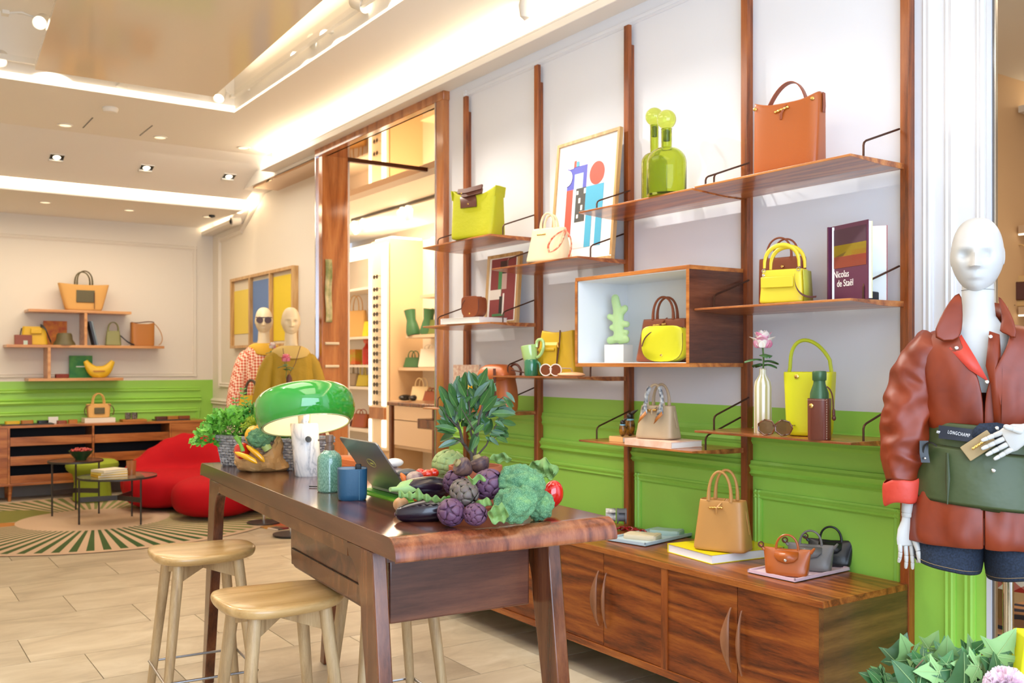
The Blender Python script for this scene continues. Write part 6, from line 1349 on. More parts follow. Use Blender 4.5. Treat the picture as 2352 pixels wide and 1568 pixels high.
# (base px, base py, tip px, tip py, depth offset)
LV = [(1030, 930, 1004, 868), (1040, 915, 1030, 866), (1050, 900, 1060, 853), (1068, 925, 1062, 868), (1036, 955, 1012, 885), (1045, 960, 1035, 880), (1056, 945, 1028, 905), (1070, 905, 1052, 862), (1085, 880, 1075, 840), (1100, 880, 1122, 835), (1104, 905, 1140, 850),
      (1095, 930, 1088, 855), (1060, 960, 1062, 905), (1075, 950, 1080, 890), (1036, 975, 1006, 950), (1050, 985, 990, 968), (1044, 992, 1004, 985), (1048, 1008, 1002, 1024), (1060, 940, 1045, 965), (1110, 940, 1150, 895), (1105, 925, 1130, 880), (1125, 930, 1170, 918),
      (1130, 945, 1192, 945), (1118, 955, 1168, 930), (1140, 960, 1180, 975), (1150, 985, 1175, 1000), (1130, 985, 1165, 990), (1112, 970, 1090, 990), (1085, 985, 1075, 950), (1095, 975, 1110, 940), (1078, 975, 1060, 950), (1060, 920, 1085, 900), (1090, 905, 1115, 880), (1115, 900, 1140, 870),
      (1042, 940, 1056, 905), (1028, 965, 1015, 935), (1098, 960, 1070, 985), (1100, 995, 1085, 1030), (1092, 950, 1120, 975), (1050, 930, 1030, 890), (1120, 915, 1112, 862), (1128, 900, 1132, 858), (1070, 890, 1068, 845), (1040, 985, 1022, 962), (1108, 985, 1128, 960), (1158, 905, 1185, 930), (1022, 945, 1002, 925), (1125, 1000, 1150, 1020), (1142, 1000, 1170, 1010), (1080, 930, 1100, 900), (1066, 965, 1090, 945), (1098, 915, 1075, 880)]
for k, (x0, y0, x1, y1) in enumerate(LV * 3):
    if k >= len(LV): x0, y0, x1, y1 = [c_ + random.uniform(-16, 16) for c_ in (x0, y0, x1, y1)]
    dy = random.uniform(-.055, .055) if k < len(LV) else random.uniform(-.02, .08); a = bp(x0, y0, dy * .5); b = bp(x1, y1, dy * 1.3); L_ = (b - a).length
    me = LM[k % 3 if random.random() < .8 else 0]; put_leaf(o, me, a, b - a, (random.uniform(-.5, .5), -1, random.uniform(-.1, .9)), max(.5, min(1.0, L_ / .080)), vein=k < len(LV))
# ------------------------------------------------------------ goods at the back of the shop
def yY(px, Y): return pY(px, 836, Y).x
def bk(px, z, Y=11.63): return V((yY(px, Y), Y, z))
L_straw = mat('straw', '#d9a862', .8, bump=(220, .4)); L_dkg = leather('leather_olive', '#5d5638', .5); L_sage = leather('leather_sage', '#8b8c5a', .5); L_hon = leather('leather_honey', '#b0702c', .45)
o = E('straw_tote', bk(192, 2.046), 0, 'large straw tote with dark handles on the top oak shelf', 'bag')
mb = MB(); hull(mb, .37, .16, .285, .53, .17, .018, e=5, et=4, n=40); mb.build('body', L_straw, o, sub=1)
for y in (-.07, .07): handle(o, L_dkg, .16, .17, .27, y, .007, pw=.6)
B((-.09, -.092, .09), (.10, -.084, .225)).build('pocket', L_dkg, o, bevel=.02); MB().tube([(.095, -.098, .2), (.095, -.10, .02)], .004, 6).build('tassel_cord', L_choc, o)
Z1, Z2 = 1.66, 1.296
o = E('shoulder_bag', bk(78, Z1), 0, 'mustard yellow shoulder bag on the middle oak shelf', 'bag'); mb = MB(); hull(mb, .27, .10, .20, .22, .06, 0, n=32); mb.build('body', L_gold, o); B((-.04, -.058, .12), (.07, -.045, .18)).build('flap', L_gold, o, bevel=.01)
strap(o, M_black, bez((.06, -.03, .21), (.12, -.07, .2), (.12, -.07, .1), (.16, -.07, .03)), .035, .006, (0, .3, 1)); MB().tube(bez((-.12, 0, .18), (-.14, 0, .1), (-.14, -.02, .08), (-.14, -.03, .04)), .006, 6).build('strap_end', M_black, o)
o = E('box', bk(53, Z1, 11.56), 0, 'brown box with a pale tag before the yellow shoulder bag', 'box'); B((-.085, -.03, 0), (.085, .03, .105)).build('body', L_brown, o, bevel=.004); B((.0, -.033, 0), (.04, -.030, .045)).build('tag', C('#b9d2c8'), o)
o = tag(B((-.12, 0, 0), (.12, .015, .27)).build('picture_card', mat('orange_print', '#d88a2c', .6, var=('#b8552c', 14)), smooth=False), 'orange illustrated card standing behind the bucket hat', 'card'); o.location = bk(127, Z1, 11.74)
o = E('bucket_hat', bk(148, Z1, 11.6), 0, 'olive green bucket hat on the middle oak shelf', 'hat'); MB().lathe([(.115, .0), (.11, .02), (.085, .06), (.078, .115), (.066, .132), (.0008, .136)], 28).build('crown', L_dkg, o)
for k, (dx, c, lb) in enumerate(((0, '#3a4658', 'dark blue slim book leaning by the oak divider'), (.022, '#7c8c98', 'grey-blue slim book leaning second from the oak divider'))):
    q = tag(B((0, -.09, 0), (.018, .09, .27)).build('book', C(c), smooth=False, bevel=.001), lb, 'book', 'books leaning on the middle oak shelf'); q.location = bk(205, Z1, 11.62) + V((.02 + dx, 0, .004)); q.rotation_euler.y = R(-14) if 0 else R(-13)
    q.location.x += .02 + .0; 
structured(bk(260, Z1), 0, L_sage, .17, .09, .17, 'small sage green handbag on the middle oak shelf', hh=.10, hw=.11, toggle=False); 
o = E('woven_strap', bk(292, Z1, 11.58), 0, 'black woven strap trailing from the sage handbag', 'strap'); MB().ribbon(bez((-.07, 0, .11), (-.04, 0, .09), (.0, 0, .03), (.07, -.02, .014)), (0, 1, .3), .04, .012).build('band', M_black, o)
o = E('bucket_bag', bk(327, Z1), 0, 'honey brown bucket bag with long strap at the shelf end by the corner', 'bag'); mb = MB(); hull(mb, .25, .13, .25, .26, .10, .02, n=32); mb.build('body', L_hon, o); MB().tube(bez((.12, 0, .27), (.20, 0, .22), (.27, 0, .06), (.18, -.02, .012), 12), .005, 6).build('strap', L_camel, o); MB().tube(bez((-.12, 0, .27), (-.04, 0, .25), (.06, 0, .30), (.13, 0, .275)), .006, 6).build('top_strap', L_choc, o)
o = tag(B((-.065, -.04, 0), (.065, .04, .045)).build('box', C('#7a2a18'), bevel=.004), 'small dark red box on the lowest oak shelf', 'box'); o.location = bk(142, Z2)
o = E('book', bk(186, Z2, 11.72), 0, 'upright green patterned book on the lowest oak shelf', 'book'); B((-.12, 0, 0), (.12, .03, .25)).build('cover', mat('green_pattern', '#1d7a3a', .5, var=('#4f9a3a', 9)), o, smooth=False); B((.115, .004, .004), (.121, .026, .246)).build('pages', C('#e9e4d6'), o, smooth=False)
text('MILAN', .04, C('#dfe9dc'), 'title', o, (-.055, -.001, .13), FACE, sx=.9) if 0 else B((-.05, -.002, .12), (.04, 0, .132)).build('title_bar', C('#dfe9dc'), o, smooth=False)
o = E('crescent_bag', bk(228, Z2, 11.58), 0, 'mustard crescent-shaped bag on the lowest oak shelf', 'bag')
mb = MB(); pts = [V((-.145 + .29 * t, 0, .06 + .13 * abs(2 * t - 1) ** 2.2)) for t in (k / 14 for k in range(15))]; mb.tube(pts, [.012 + .062 * sin(pi * (.06 + .88 * k / 14)) for k in range(15)], 16, flat=1, up=(0, 0, 1)); mb.v = [(x, y * .6, max(z, .001)) for x, y, z in mb.v]; mb.build('body', L_gold, o); B((-.07, -.052, .07), (.05, -.042, .082)).build('zip', L_hon, o)
ZC = .80
def wl(px, Y, w, d, h, m_, label, nm='wallet', cat='wallet', grp='small leather goods on the far cabinet'):
    o = tag(MB().loft([(0, w, d, 6, 0, 0, 0), (h, w, d, 6, 0, 0, 0)], 24).build(nm, m_, ang=40), label, cat, grp); o.location = (yY(px, Y), Y, ZC + (.012 if nm == 'wallet' else 0)); return o
for px, w, lb in ((62, .50, 'long dark tray at the door end of the far cabinet top'), (392, .38, 'dark tray at the sofa end of the far cabinet top')):
    t = tag(B((-w / 2, -.13, 0), (w / 2, .10, .011)).build('display_tray', C('#2c2a26', .5), smooth=False, bevel=.002), lb, 'tray', 'dark trays on the far cabinet'); t.location = (yY(px, 11.52), 11.52, ZC)
wl(28, 11.50, .14, .09, .03, L_gold, 'yellow wallet at the door end of the far cabinet'); wl(62, 11.50, .12, .09, .035, L_hon, 'honey wallet second on the far cabinet tray'); wl(98, 11.50, .11, .09, .03, L_blk, 'black wallet on the far cabinet tray')
wl(122, 11.62, .10, .04, .07, C('#e6e4de'), 'white card block behind the wallets of the far cabinet', 'card_block', 'card'); wl(142, 11.50, .10, .08, .035, L_brown, 'brown wallet right of the black one on the far cabinet', 'brown_wallet'); wl(167, 11.50, .09, .08, .04, L_hon, 'tan wallet nearest the striped bag on the far cabinet', 'tan_wallet')
o = tag(B((-.16, -.10, 0), (.16, .10, .05)).build('book', C('#e4dccb'), bevel=.002, smooth=False), 'thick pale book under the small straw bag', 'book'); o.location = bk(226, ZC, 11.56)
structured(bk(226, ZC + .05, 11.56), 0, L_straw, .22, .12, .155, 'small straw handbag with dark trim on the far cabinet', wt=.26, dt=.09, hh=.12, hw=.12, toggle=False)
o = E('bag_pocket', (0, 0, 0)); bpy.data.objects.remove(o)
q = [x for x in bpy.data.objects if x.name.startswith('handbag') and x.get('label', '').startswith('small straw')][0]; B((-.055, -.070, .045), (.055, -.060, .115)).build('pocket', L_dkg, q, bevel=.01)
for s in (-1, 1): strap(q, L_choc, bez((s * .09, -.03, .15), (s * .15, -.04, .14), (s * .17, -.05, .08), (s * .14, -.06, .03)), .03, .005, (0, 1, 0), 'side_ribbon')
for k, (px, lb) in enumerate(((294, 'dark figured cup on the far cabinet, nearer the straw bag'), (309, 'dark figured cup on the far cabinet, nearer the sofa'))):
    q = tag(MB().lathe([(.0005, 0), (.028, 0), (.034, .03), (.032, .075), (.028, .075), (.0005, .02)], 16).build('cup', mat('dark_glaze', '#2c2824', .3, var=('#8a8478', 60)) if k == 0 else bpy.data.materials['dark_glaze']), lb, 'cup', 'dark cups on the far cabinet'); q.location = bk(px, ZC + .022, 11.55)
o = tag(B((-.13, -.09, 0), (.13, .09, .022)).build('tray_book', L_hon, bevel=.003), 'flat brown leather folder under the dark cups', 'folder'); o.location = bk(306, ZC, 11.55)
for k, (px, m_, lb) in enumerate(((370, L_choc, 'dark brown pouch first on the sofa-end tray'), (396, L_hon, 'amber pouch in the middle of the sofa-end tray'), (422, L_brown, 'brown pouch last on the sofa-end tray by the herbs'))): wl(px, 11.50, .13, .09, .035, m_, lb, 'pouch', 'pouch').location.z = ZC + .012
# things glimpsed on the pull-out trays
for k, (px, zt_, w_) in enumerate(((45, .594, .06), (118, .594, .07), (135, .594, .05), (165, .594, .05), (178, .594, .04), (60, .39, .05), (92, .39, .10), (130, .39, .12), (300, .594, .05), (295, .39, .12), (345, .39, .10), (75, .212, .16), (120, .212, .18), (290, .212, .16))):
    q = tag(MB().loft([(0, w_, .07, 4, 0, 0, 0), (.03, w_ * .9, .06, 4, 0, 0, 0)], 14).build('accessory', (L_blk, C('#58606c', .3), L_hon)[k % 3 if k > 4 else 1]), 'small accessory lying in the ' + ('top', 'middle', 'bottom')[0 if zt_ > .5 else (1 if zt_ > .3 else 2)] + ' cabinet tray', 'accessory', 'accessories in the ' + ('top', 'middle', 'bottom')[0 if zt_ > .5 else (1 if zt_ > .3 else 2)] + ' trays of the open cabinet'); q.location = (yY(px, 11.47), 11.47 + (.02 if k % 2 else 0), 11.35 * 0 + zt_ + .003)
# side table goods
o = E('fruit_bowl', TA + V((.05, .02, .511)), 0, 'dark green bowl heaped with red berries on the copper side table', 'bowl'); MB().lathe([(.0005, 0), (.05, 0), (.055, .012), (.10, .065), (.115, .09), (.11, .09), (.09, .06), (.0005, .05)], 28).build('bowl', mat('bowl_green', '#1e4a28', .15), o)
random.seed(4); mb = MB()
for k in range(60): a = random.uniform(0, 6.28); r_ = .09 * sqrt(random.random()); mb.ell((r_ * cos(a), r_ * sin(a), .085 + .012 * random.random() + .02 * (1 - r_ / .09)), .012, 8, 6)
mb.build('berries', C('#b23a34', .3), o, kind='stuff')
for k, (dz, c, w_, lb, rz_) in enumerate(((0, '#dcae28', .26, 'yellow magazine at the bottom of the side table pile', 8), (.022, '#e2c85a', .25, 'pale yellow book in the side table pile', 16), (.044, '#e8dfc8', .24, 'white book on top of the side table pile', 24))):
    q = E('book', TB_ + V((-.07, .0, .421 + dz)), R(rz_), lb, 'book', 'books on the glass side table'); B((-w_ / 2, -.09, 0), (w_ / 2, .09, .021)).build('block', C('#ece2cc'), q, smooth=False); MB().box((-w_ / 2 - .003, -.093, .0), (w_ / 2 + .003, .093, .003)).box((-w_ / 2 - .003, -.093, .018), (w_ / 2 + .003, .093, .0215)).box((-w_ / 2 - .003, -.093, 0), (-w_ / 2, .093, .0215)).build('cover', C(c), q, smooth=False)
o = E('glass_tumbler', TB_ + V((.12, .0, .421)), 0, 'amber glass tumbler on the glass side table', 'glass'); MB().lathe([(.0005, 0), (.038, 0), (.045, .13), (.042, .13), (.035, .01), (.0005, .01)], 24).build('glass', NT('amber_glass').set(Base_Color=lin('#d8935a'), Roughness=.08, Transmission_Weight=.6).m, o)
# ------------------------------------------------------------ goods in the room through the portal
def far(px, y_base, X=5.45): p = pX(px, y_base, X); return p
L_bot = leather('leather_bottle_green', '#3f7048', .45); L_olv = leather('leather_far_olive', '#6f7a3c', .5); L_wht = leather('leather_far_white', '#ece4d6', .5)
def farbag(px, z, m_, w, h, label, X=5.48, d=.14, hh=.10, wt=None): return structured(at(px, X, z), fz(15), m_, w, d, h, label, hh=hh, hw=w * .45, wt=wt or w * .9, dt=d * .5, toggle=False)
farbag(818, 1.80, L_straw, .42, .36, 'tan raffia tote on the alcove shelf beside the portal jamb', hh=.20); farbag(846, 1.80, L_citr, .12, .20, 'lime bag at the alcove shelf end', hh=.0)
o = tag(B((-.12, -.05, 0), (.12, .05, .20)).build('box', mat('gift_box_print', '#b9a41c', .5, var=('#d8632c', 12)), smooth=False), 'yellow and orange printed box on the alcove shelf', 'box'); o.location = at(815, 5.45, 1.43 + .001) if 0 else at(815, 5.45, 1.445); o.rotation_euler.z = fz(0)
o = E('shelf_bottle', at(843, 5.45, 1.445), 0, 'red patterned bottle with round stopper on the alcove shelf', 'bottle'); MB().lathe([(.0005, 0), (.06, 0), (.06, .2), (.03, .24), (.02, .27), (.0005, .27)], 20).build('body', mat('bottle_red', '#c0301c', .3), o); MB().ell((0, 0, .31), .05, 14, 10).build('stopper', C('#d86a50', .4), o)
B((5.30, 10.81, 1.41), (5.68, 12.6, 1.44)).build('shelf_board', M_farw, [x for x in bpy.data.objects if x.name.startswith('niche_shelving')][0]).location = (-5.30, 0, 0)
farbag(812, 1.16, L_taupe, .22, .17, 'grey-beige bag with tall handle in the alcove', hh=.14); farbag(838, 1.16, L_yel, .24, .15, 'yellow bag with tall handle in the alcove', hh=.16)
farbag(830, .62, L_tan, .30, .18, 'rust brown bag on the lowest alcove shelf', hh=.06); farbag(806, .62, L_choc, .12, .08, 'small dark bag on the lowest alcove shelf', hh=.03)
o = E('plush_boots', at(965, 5.42, 1.79), fz(20), 'pair of tall dark green boots on the niche shelf', 'boots')
for s, l_ in ((-1, R(-12)), (1, R(8))): MB().lathe([(.0005, 0), (.075, 0), (.085, .04), (.07, .12), (.055, .18), (.07, .30), (.06, .30), (.0005, .15)], 20, M=Matrix.Translation((s * .10, 0, 0)) @ Matrix.Rotation(l_, 4, 'Y')).build('boot', L_bot, o)
farbag(998, 1.79, L_olv, .24, .17, 'olive woven basket bag on the niche shelf', hh=.13, X=5.5); farbag(950, 1.41, L_bot, .26, .12, 'small bottle green bag on the niche shelf', hh=.08); farbag(990, 1.41, L_wht, .34, .22, 'white bag on the niche shelf behind the portal edge', hh=.05)
o = E('black_shoes', at(942, 5.40, 1.02), fz(20), 'black shoes on the cream counter in the portal room', 'shoes')
for s in (-1, 1): MB().ell((s * .08, 0, .035), (.055, .10, .035), 16, 10).build('shoe', L_blk, o)
farbag(968, 1.02, L_cream, .30, .17, 'cream bag with tall handles on the counter', hh=.10); farbag(995, 1.02, L_brown, .26, .12, 'red-brown bag on the counter by the portal edge', hh=.04)
# scarf and pegs on the far jamb
for z, y_, lb in ((pX(757, 677 + 0, 3.42).z, 7.735, 'upper pale peg bar on the glossy portal jamb'), (pX(757, 842, 3.42).z, 7.735, 'lower pale peg bar on the glossy portal jamb')):
    zz_ = z if z < 2 else z
    q = tag(MB().tube([(3.325, 7.74, 0), (3.45, 7.74, 0)], .012, 10).build('peg_bar', C('#e2d2b4', .3)), lb, 'peg', 'peg bars on the jamb'); q.location.z = pX(757, 789 if 'upper' in lb else 841, 3.4).z
ys = 7.738; o = tag(MB().grid(lambda u, v: V((3.325 + .06 * u + .004 * sin(v * 9), ys + .004 * sin(u * 9 + v * 5), pX(750, 596, 3.35).z + (pX(750, 740, 3.35).z - pX(750, 596, 3.35).z) * v)), 6, 16).build('silk_scarf', mat('scarf_print', '#d8c89a', .6, var=('#6a7a2c', 9)), solid=.003), 'patterned yellow and green scarf hanging on the portal jamb', 'scarf')
# ------------------------------------------------------------ side room through the right-hand opening
o = E('shelf_bay', (7.3, 2.2, 0), 0, 'cream wall shelves glimpsed behind the mannequin head', 'shelving')
for z in (2.50, 1.885): B((0, 0, z - .06), (.22, 1.70, z)).build('shelf_board', M_lam, o, smooth=False)
for z in (2.44, 1.825): B((.0, 0, z - .012), (.02, 1.70, z)).build('light_edge', M_ledsoft, o, smooth=False)
p = pX(2338, 700, 7.38); o = structured(V((7.39, p.y - .02, 1.886)), fz(20), leather('canvas_natural', '#dcb880', .6), .34, .14, .24, 'natural canvas bag with brown tassel on the shelf behind the mannequin head', wt=.42, dt=.10, hh=.24, hw=.14, md=L_choc, toggle=False)
B((-.03, -.085, .05), (.12, -.07, .19)).build('pocket', L_choc, o, bevel=.02); MB().tube([(-.04, -.09, .19), (-.05, -.09, .08)], .006, 6).build('tassel_cord', L_choc, o); MB().lathe([(.006, .08), (.012, .05), (.024, .01), (.0005, .01)], 10, c=(-.05, -.09, 0)).build('tassel', L_choc, o)
m = NT('gingham'); co = m.coord('Object', rot=(R(45), 0, 0)); sp = m.n('ShaderNodeSeparateXYZ'); m.l(co, sp.inputs[0])
def gg(i):
    a = m.n('ShaderNodeMath', operation='MULTIPLY'); a.inputs[1].default_value = 58; m.l(sp.outputs[i], a.inputs[0]); b_ = m.n('ShaderNodeMath', operation='SINE'); m.l(a.outputs[0], b_.inputs[0]); c_ = m.n('ShaderNodeMath', operation='GREATER_THAN'); c_.inputs[1].default_value = 0; m.l(b_.outputs[0], c_.inputs[0]); return c_.outputs[0]
ad = m.n('ShaderNodeMath', operation='ADD'); m.l(gg(1), ad.inputs[0]); m.l(gg(2), ad.inputs[1]); hf = m.n('ShaderNodeMath', operation='MULTIPLY'); hf.inputs[1].default_value = .5; m.l(ad.outputs[0], hf.inputs[0])
m.l(m.ramp(hf.outputs[0], [(.2, '#f2e9dc'), (.5, '#c9796a'), (.8, '#a82a1c')]), m.b.inputs['Base Color']); m.set(Roughness=.8); M_ging = m.m
p = K(2375, 1200, 5.3); o = E('display_table', (p.x, p.y, 0), CR, 'low table draped in red gingham cloth beyond the right-hand opening', 'table')
MB().lathe([(.0005, .78), (.22, .78), (.235, .76), (.25, .40), (.26, .24), (.25, .24), (.23, .70), (.0005, .76)], 40).build('cloth', M_ging, o)
for a in range(4): MB().tube([(.20 * cos(a * 1.57 + .5), .20 * sin(a * 1.57 + .5), .7), (.21 * cos(a * 1.57 + .5), .21 * sin(a * 1.57 + .5), 0)], .02, 10).build('leg', M_hon_ if 0 else M_oakf, o)
m = NT('palm_rug'); sp2 = m.n('ShaderNodeTexWave', Scale=1.6, Distortion=9.0); sp2.inputs['Detail'].default_value = 2; m.l(m.coord(), sp2.inputs[0]); m.l(m.ramp(sp2.outputs[0], [(.52, '#c79a76'), (.56, '#2c3450')]), m.b.inputs['Base Color']); m.set(Roughness=.9)
o = tag(B((4.3, 1.4, 0), (6.6, 3.1, .01)).build('palm_rug', m.m, smooth=False), 'tan rug with navy palm-shadow print beyond the right-hand opening', 'rug')
# ------------------------------------------------------------ mannequins
M_man = mat('mannequin_white', '#c2c1be', .42, spec=.35); M_manf = mat('mannequin_cream', '#e6d2ac', .45)
def gs(a, s): return math.exp(-(a / s) ** 2)
def head(mb, c, h=.235, M=None):
    """face looks to local -y; c is the centre of the head; eyes at half the height"""
    n, mrow = 72, 56; rs = []
    for k in range(mrow + 1):
        th = min(max(pi * k / mrow, .03), pi - .03); ring = []
        for i in range(n):
            a = 2 * pi * i / n; q_ = .80 if th > pi / 2 else 1; X, Y, Z = sin(th) ** q_ * cos(a), sin(th) ** q_ * sin(a), -cos(th)   # Z: -1 chin .. 1 crown
            w = .315 * h * (1 - .20 * max(0, -Z) ** 1.5 + .02 * Z) * (1 + .10 * max(0, -Z) * (1 - Z * Z)); dp = .375 * h * (1 - .10 * max(0, -Z))
            x = X * w * (1 + .10 * (1 - abs(X)) * 0); y = Y * dp + .028 * h * Z; z = Z * h / 2
            if Y > 0: y *= 1.06 + .05 * Z
            if Y > 0 and Z < 0: y *= 1 - .42 * (-Z) ** 1.2
            if Y < 0:
                fr = min(1, -Y * 1.4); ax = abs(x) / h; zz = z / h
                y += fr * h * .100 * gs(zz + .010, .052) * gs(ax - .125, .062)            # eye sockets
                y -= fr * h * .028 * gs(zz - .085, .035) * gs(ax - .10, .10)              # brow
                y -= fr * h * (.150 * max(0, min(1, (.055 - zz) / .22)) * (1 if zz > -.175 else max(0, 1 - (-.175 - zz) / .018)) + .03 * gs(zz - .03, .06)) * gs(ax, .042 + .022 * max(0, min(1, (-.06 - zz) / .1)))
                y -= fr * h * (.042 * gs(zz + .255, .018) + .048 * gs(zz + .298, .020) - .030 * gs(zz + .276, .008)) * gs(ax, .080)    # lips
                y -= fr * h * .030 * gs(zz + .42, .06) * gs(ax, .09); y -= fr * h * .018 * gs(zz + .12, .09) * gs(ax - .19, .07)
            p = V((x, y, z))
            if M is not None: p = M @ p
            ring.append(p + V(c))
        rs.append(ring)
    mb.rings(rs)
    for s in (-1, 1):
        q = V((s * .305 * h, .03 * h, -.01 * h)); q = M @ q if M is not None else q
        mb.ell(V(c) + q, (.022 * h, .065 * h, .115 * h), 10, 8)
class Fig:
    def __init__(s, px, dep, turn=0):
        s.Z = dep; r = ray(px, 836); s.o = V((r.x * dep, r.y * dep, 0)); s.phi = math.atan2(-r.x, r.y) + turn
        s.ex = V((cos(s.phi), sin(s.phi), 0)); s.ey = V((-sin(s.phi), cos(s.phi), 0))
    def L(s, px, py, off=0):
        """local point seen at a pixel, off metres in front of the figure's own plane"""
        r = ray(px, py); n = s.ey; P0 = s.o - n * off; t = P0.dot(n) / V((r.x, r.y, 0)).dot(n); q = V((r.x * t, r.y * t, EYE + r.z * t)); d = q - s.o
        return V((d.dot(s.ex), d.dot(s.ey), q.z))
F = Fig(2250, 3.03)
mq = E('mannequin', (F.o.x, F.o.y, 0), F.phi, 'white mannequin in rust jacket, denim shorts and green belt bag', 'mannequin')
hc_ = F.L(2246, 586); ht_ = F.L(2246, 500).z; hb_ = F.L(2244, 676).z; H_ = ht_ - hb_
mb = MB(); head(mb, (hc_.x - .002, 0, (ht_ + hb_) / 2), H_, Matrix.Rotation(R(-3), 4, 'Z')); mb.build('head', M_man, mq, ang=60)
# neck and chest
mb = MB(); nx = hc_.x
mb.loft([(F.L(2240, 900).z, .17, .11, 2.6, 0, nx + .01, .0), (1.53, .20, .11, 2.4, 0, nx + .008, .0), (1.57, .135, .10, 2.3, 0, nx + .004, .006), (1.60, .102, .10, 2, 0, nx, .012), (1.64, .094, .098, 2, 0, nx, .012), (hb_ + .035, .092, .095, 2, 0, nx, .010), (hb_ + .05, .08, .09, 2, 0, nx, .01)], 40)
mb.build('neck', M_man, mq)
MB().tube([(nx + .0475 * cos(a), .011 + .050 * sin(a), hb_ + .014 - .0) for a in (2 * pi * k / 30 for k in range(31))], .0008, 4).build('neck_seam', C('#8a8884'), mq)
# jacket
M_rust = NT('rust_nylon'); co = M_rust.coord(); nz = M_rust.n('ShaderNodeTexNoise', Scale=9, Detail=3.0, Distortion=.8); M_rust.l(co, nz.inputs[0]); M_rust.l(M_rust.ramp(nz.outputs[0], [(.3, '#6e240a'), (.7, '#84300e')]), M_rust.b.inputs['Base Color']); M_rust.set(Roughness=.45)
wv = M_rust.n('ShaderNodeTexNoise', Scale=7, Detail=2.0, Distortion=.6); M_rust.l(M_rust.coord(scale=(1, 1, .35)), wv.inputs[0]); M_rust.bump(wv.outputs[0], .35, .02); M_rust = M_rust.m
M_coral = mat('coral_lining', '#c63e2e', .5, bump=(20, .3, .01)); M_denim = mat('dark_denim', '#141d2c', .85, var=('#223046', 180), bump=(400, .3)); M_bag = mat('belt_bag_olive', '#3e4a28', .45, bump=(12, .35, .015)); M_snap = M_silver
def LX(px, py, off=0): return F.L(px, py, off)
cx = .012
def wrinkle(mb, amp, f, z0=-9, z1=9):
    for i, v in enumerate(mb.v):
        if z0 < v[2] < z1:
            n_ = .9 - 2.4 * abs(NZ.noise(V((v[0] * f, v[1] * f, v[2] * f * .42)))); a = math.atan2(v[1], v[0] - cx); mb.v[i] = (v[0] + cos(a) * amp * n_, v[1] + sin(a) * amp * n_ * .8, v[2])
# torso as a loft with a V opening left at the front
zs = [(1.575, .150, .115), (1.562, .25, .13), (1.545, .345, .15), (1.515, .405, .175), (1.47, .415, .195), (1.40, .395, .215), (1.33, .385, .215), (1.27, .335, .195), (1.23, .305, .180)]
def torso(zs, open_top=None, n=72, name='jacket_body', amp=.012, m_=M_rust):
    mb = MB(); rs = []
    for z, w_, d_ in zs:
        ring = []
        half = 0
        if open_top is not None: half = max(0, (z - open_top[0]) / (open_top[1] - open_top[0])) * open_top[2]
        for k in range(n + 1):
            a0 = -pi / 2 + math.asin(min(.95, half / (w_ / 2))) ; a1 = 3 * pi / 2 - math.asin(min(.95, half / (w_ / 2))); a = a0 + (a1 - a0) * k / n
            ring.append(V((cx + w_ / 2 * (abs(cos(a)) ** .85) * (1 if cos(a) > 0 else -1), d_ / 2 * (abs(sin(a)) ** .85) * (1 if sin(a) > 0 else -1), z)))
        rs.append(ring)
    mb.rings(rs, False, False, close=False)
    wrinkle(mb, amp, 16, zs[-1][0] if zs[-1][0] < zs[0][0] else zs[0][0], 1.53); return mb.build(name, m_, mq, solid=.004, sub=1)
torso(zs, (1.385, 1.575, .072))
# hem below the belt bag
torso([(1.06, .39, .27), (1.00, .41, .285), (.95, .436, .298), (.922, .446, .304), (.900, .440, .300), (.893, .430, .292)], None, name='jacket_hem', amp=.018)
def sleeve(P, Rr, nm='sleeve'):
    pts = [];rr = []
    for i in range(len(P) - 1):
        for k in range(9): t = k / 9; pts.append(V(P[i]).lerp(V(P[i + 1]), t)); rr.append(Rr[i] + (Rr[i + 1] - Rr[i]) * t)
    pts.append(V(P[-1])); rr.append(Rr[-1])
    for _ in range(3): pts = [pts[0]] + [(pts[i - 1] + pts[i] * 2 + pts[i + 1]) / 4 for i in range(1, len(pts) - 1)] + [pts[-1]]; rr = [rr[0]] + [(rr[i - 1] + rr[i] * 2 + rr[i + 1]) / 4 for i in range(1, len(rr) - 1)] + [rr[-1]]
    mb = MB(); mb.tube(pts, rr, 42, up=(0, 1, 0))
    for i, v in enumerate(mb.v):
        vv = V(v); n_ = .8 - 2.6 * abs(NZ.noise(V((vv.x * 12 + vv.z * 7, vv.y * 12, vv.z * 15)))) + .3 * NZ.noise(vv * 30); k = i // 42; c = pts[k] if k < len(pts) else pts[-1]; d_ = (vv - c); d_ = d_.normalized() if d_.length > 1e-5 else V((0, 0, 0)); mb.v[i] = tuple(vv + d_ * .011 * n_)
    return mb.build(nm, M_rust, mq, sub=1)
sh = LX(2128, 795); el = LX(2084, 960, .02); cf = LX(2072, 1108, .05)
sleeve([(-.115, .01, 1.515), (sh.x + .01, .0, 1.485), (LX(2098, 880).x, .0, LX(2098, 880).z), (el.x, -.02, el.z), (LX(2078, 1040).x, -.035, LX(2078, 1040).z), (cf.x, cf.y, cf.z)], [.06, .072, .078, .078, .066, .052])
mb = MB(); n = 30; rs = []
cfz = cf.z
for z, r_ in ((cfz + .012, .054), (cfz + .006, .060), (cfz - .03, .0585), (cfz - .060, .056), (cfz - .064, .050), (cfz - .05, .048)): rs.append([V((cf.x + r_ * cos(a) * 1.0, cf.y + r_ * .9 * sin(a), z + .006 * sin(3 * a + 1) + .010 * cos(a))) for a in (2 * pi * k / n for k in range(n))])
mb.rings(rs, False, False); mb.build('cuff', M_coral, mq, solid=.002, sub=1)
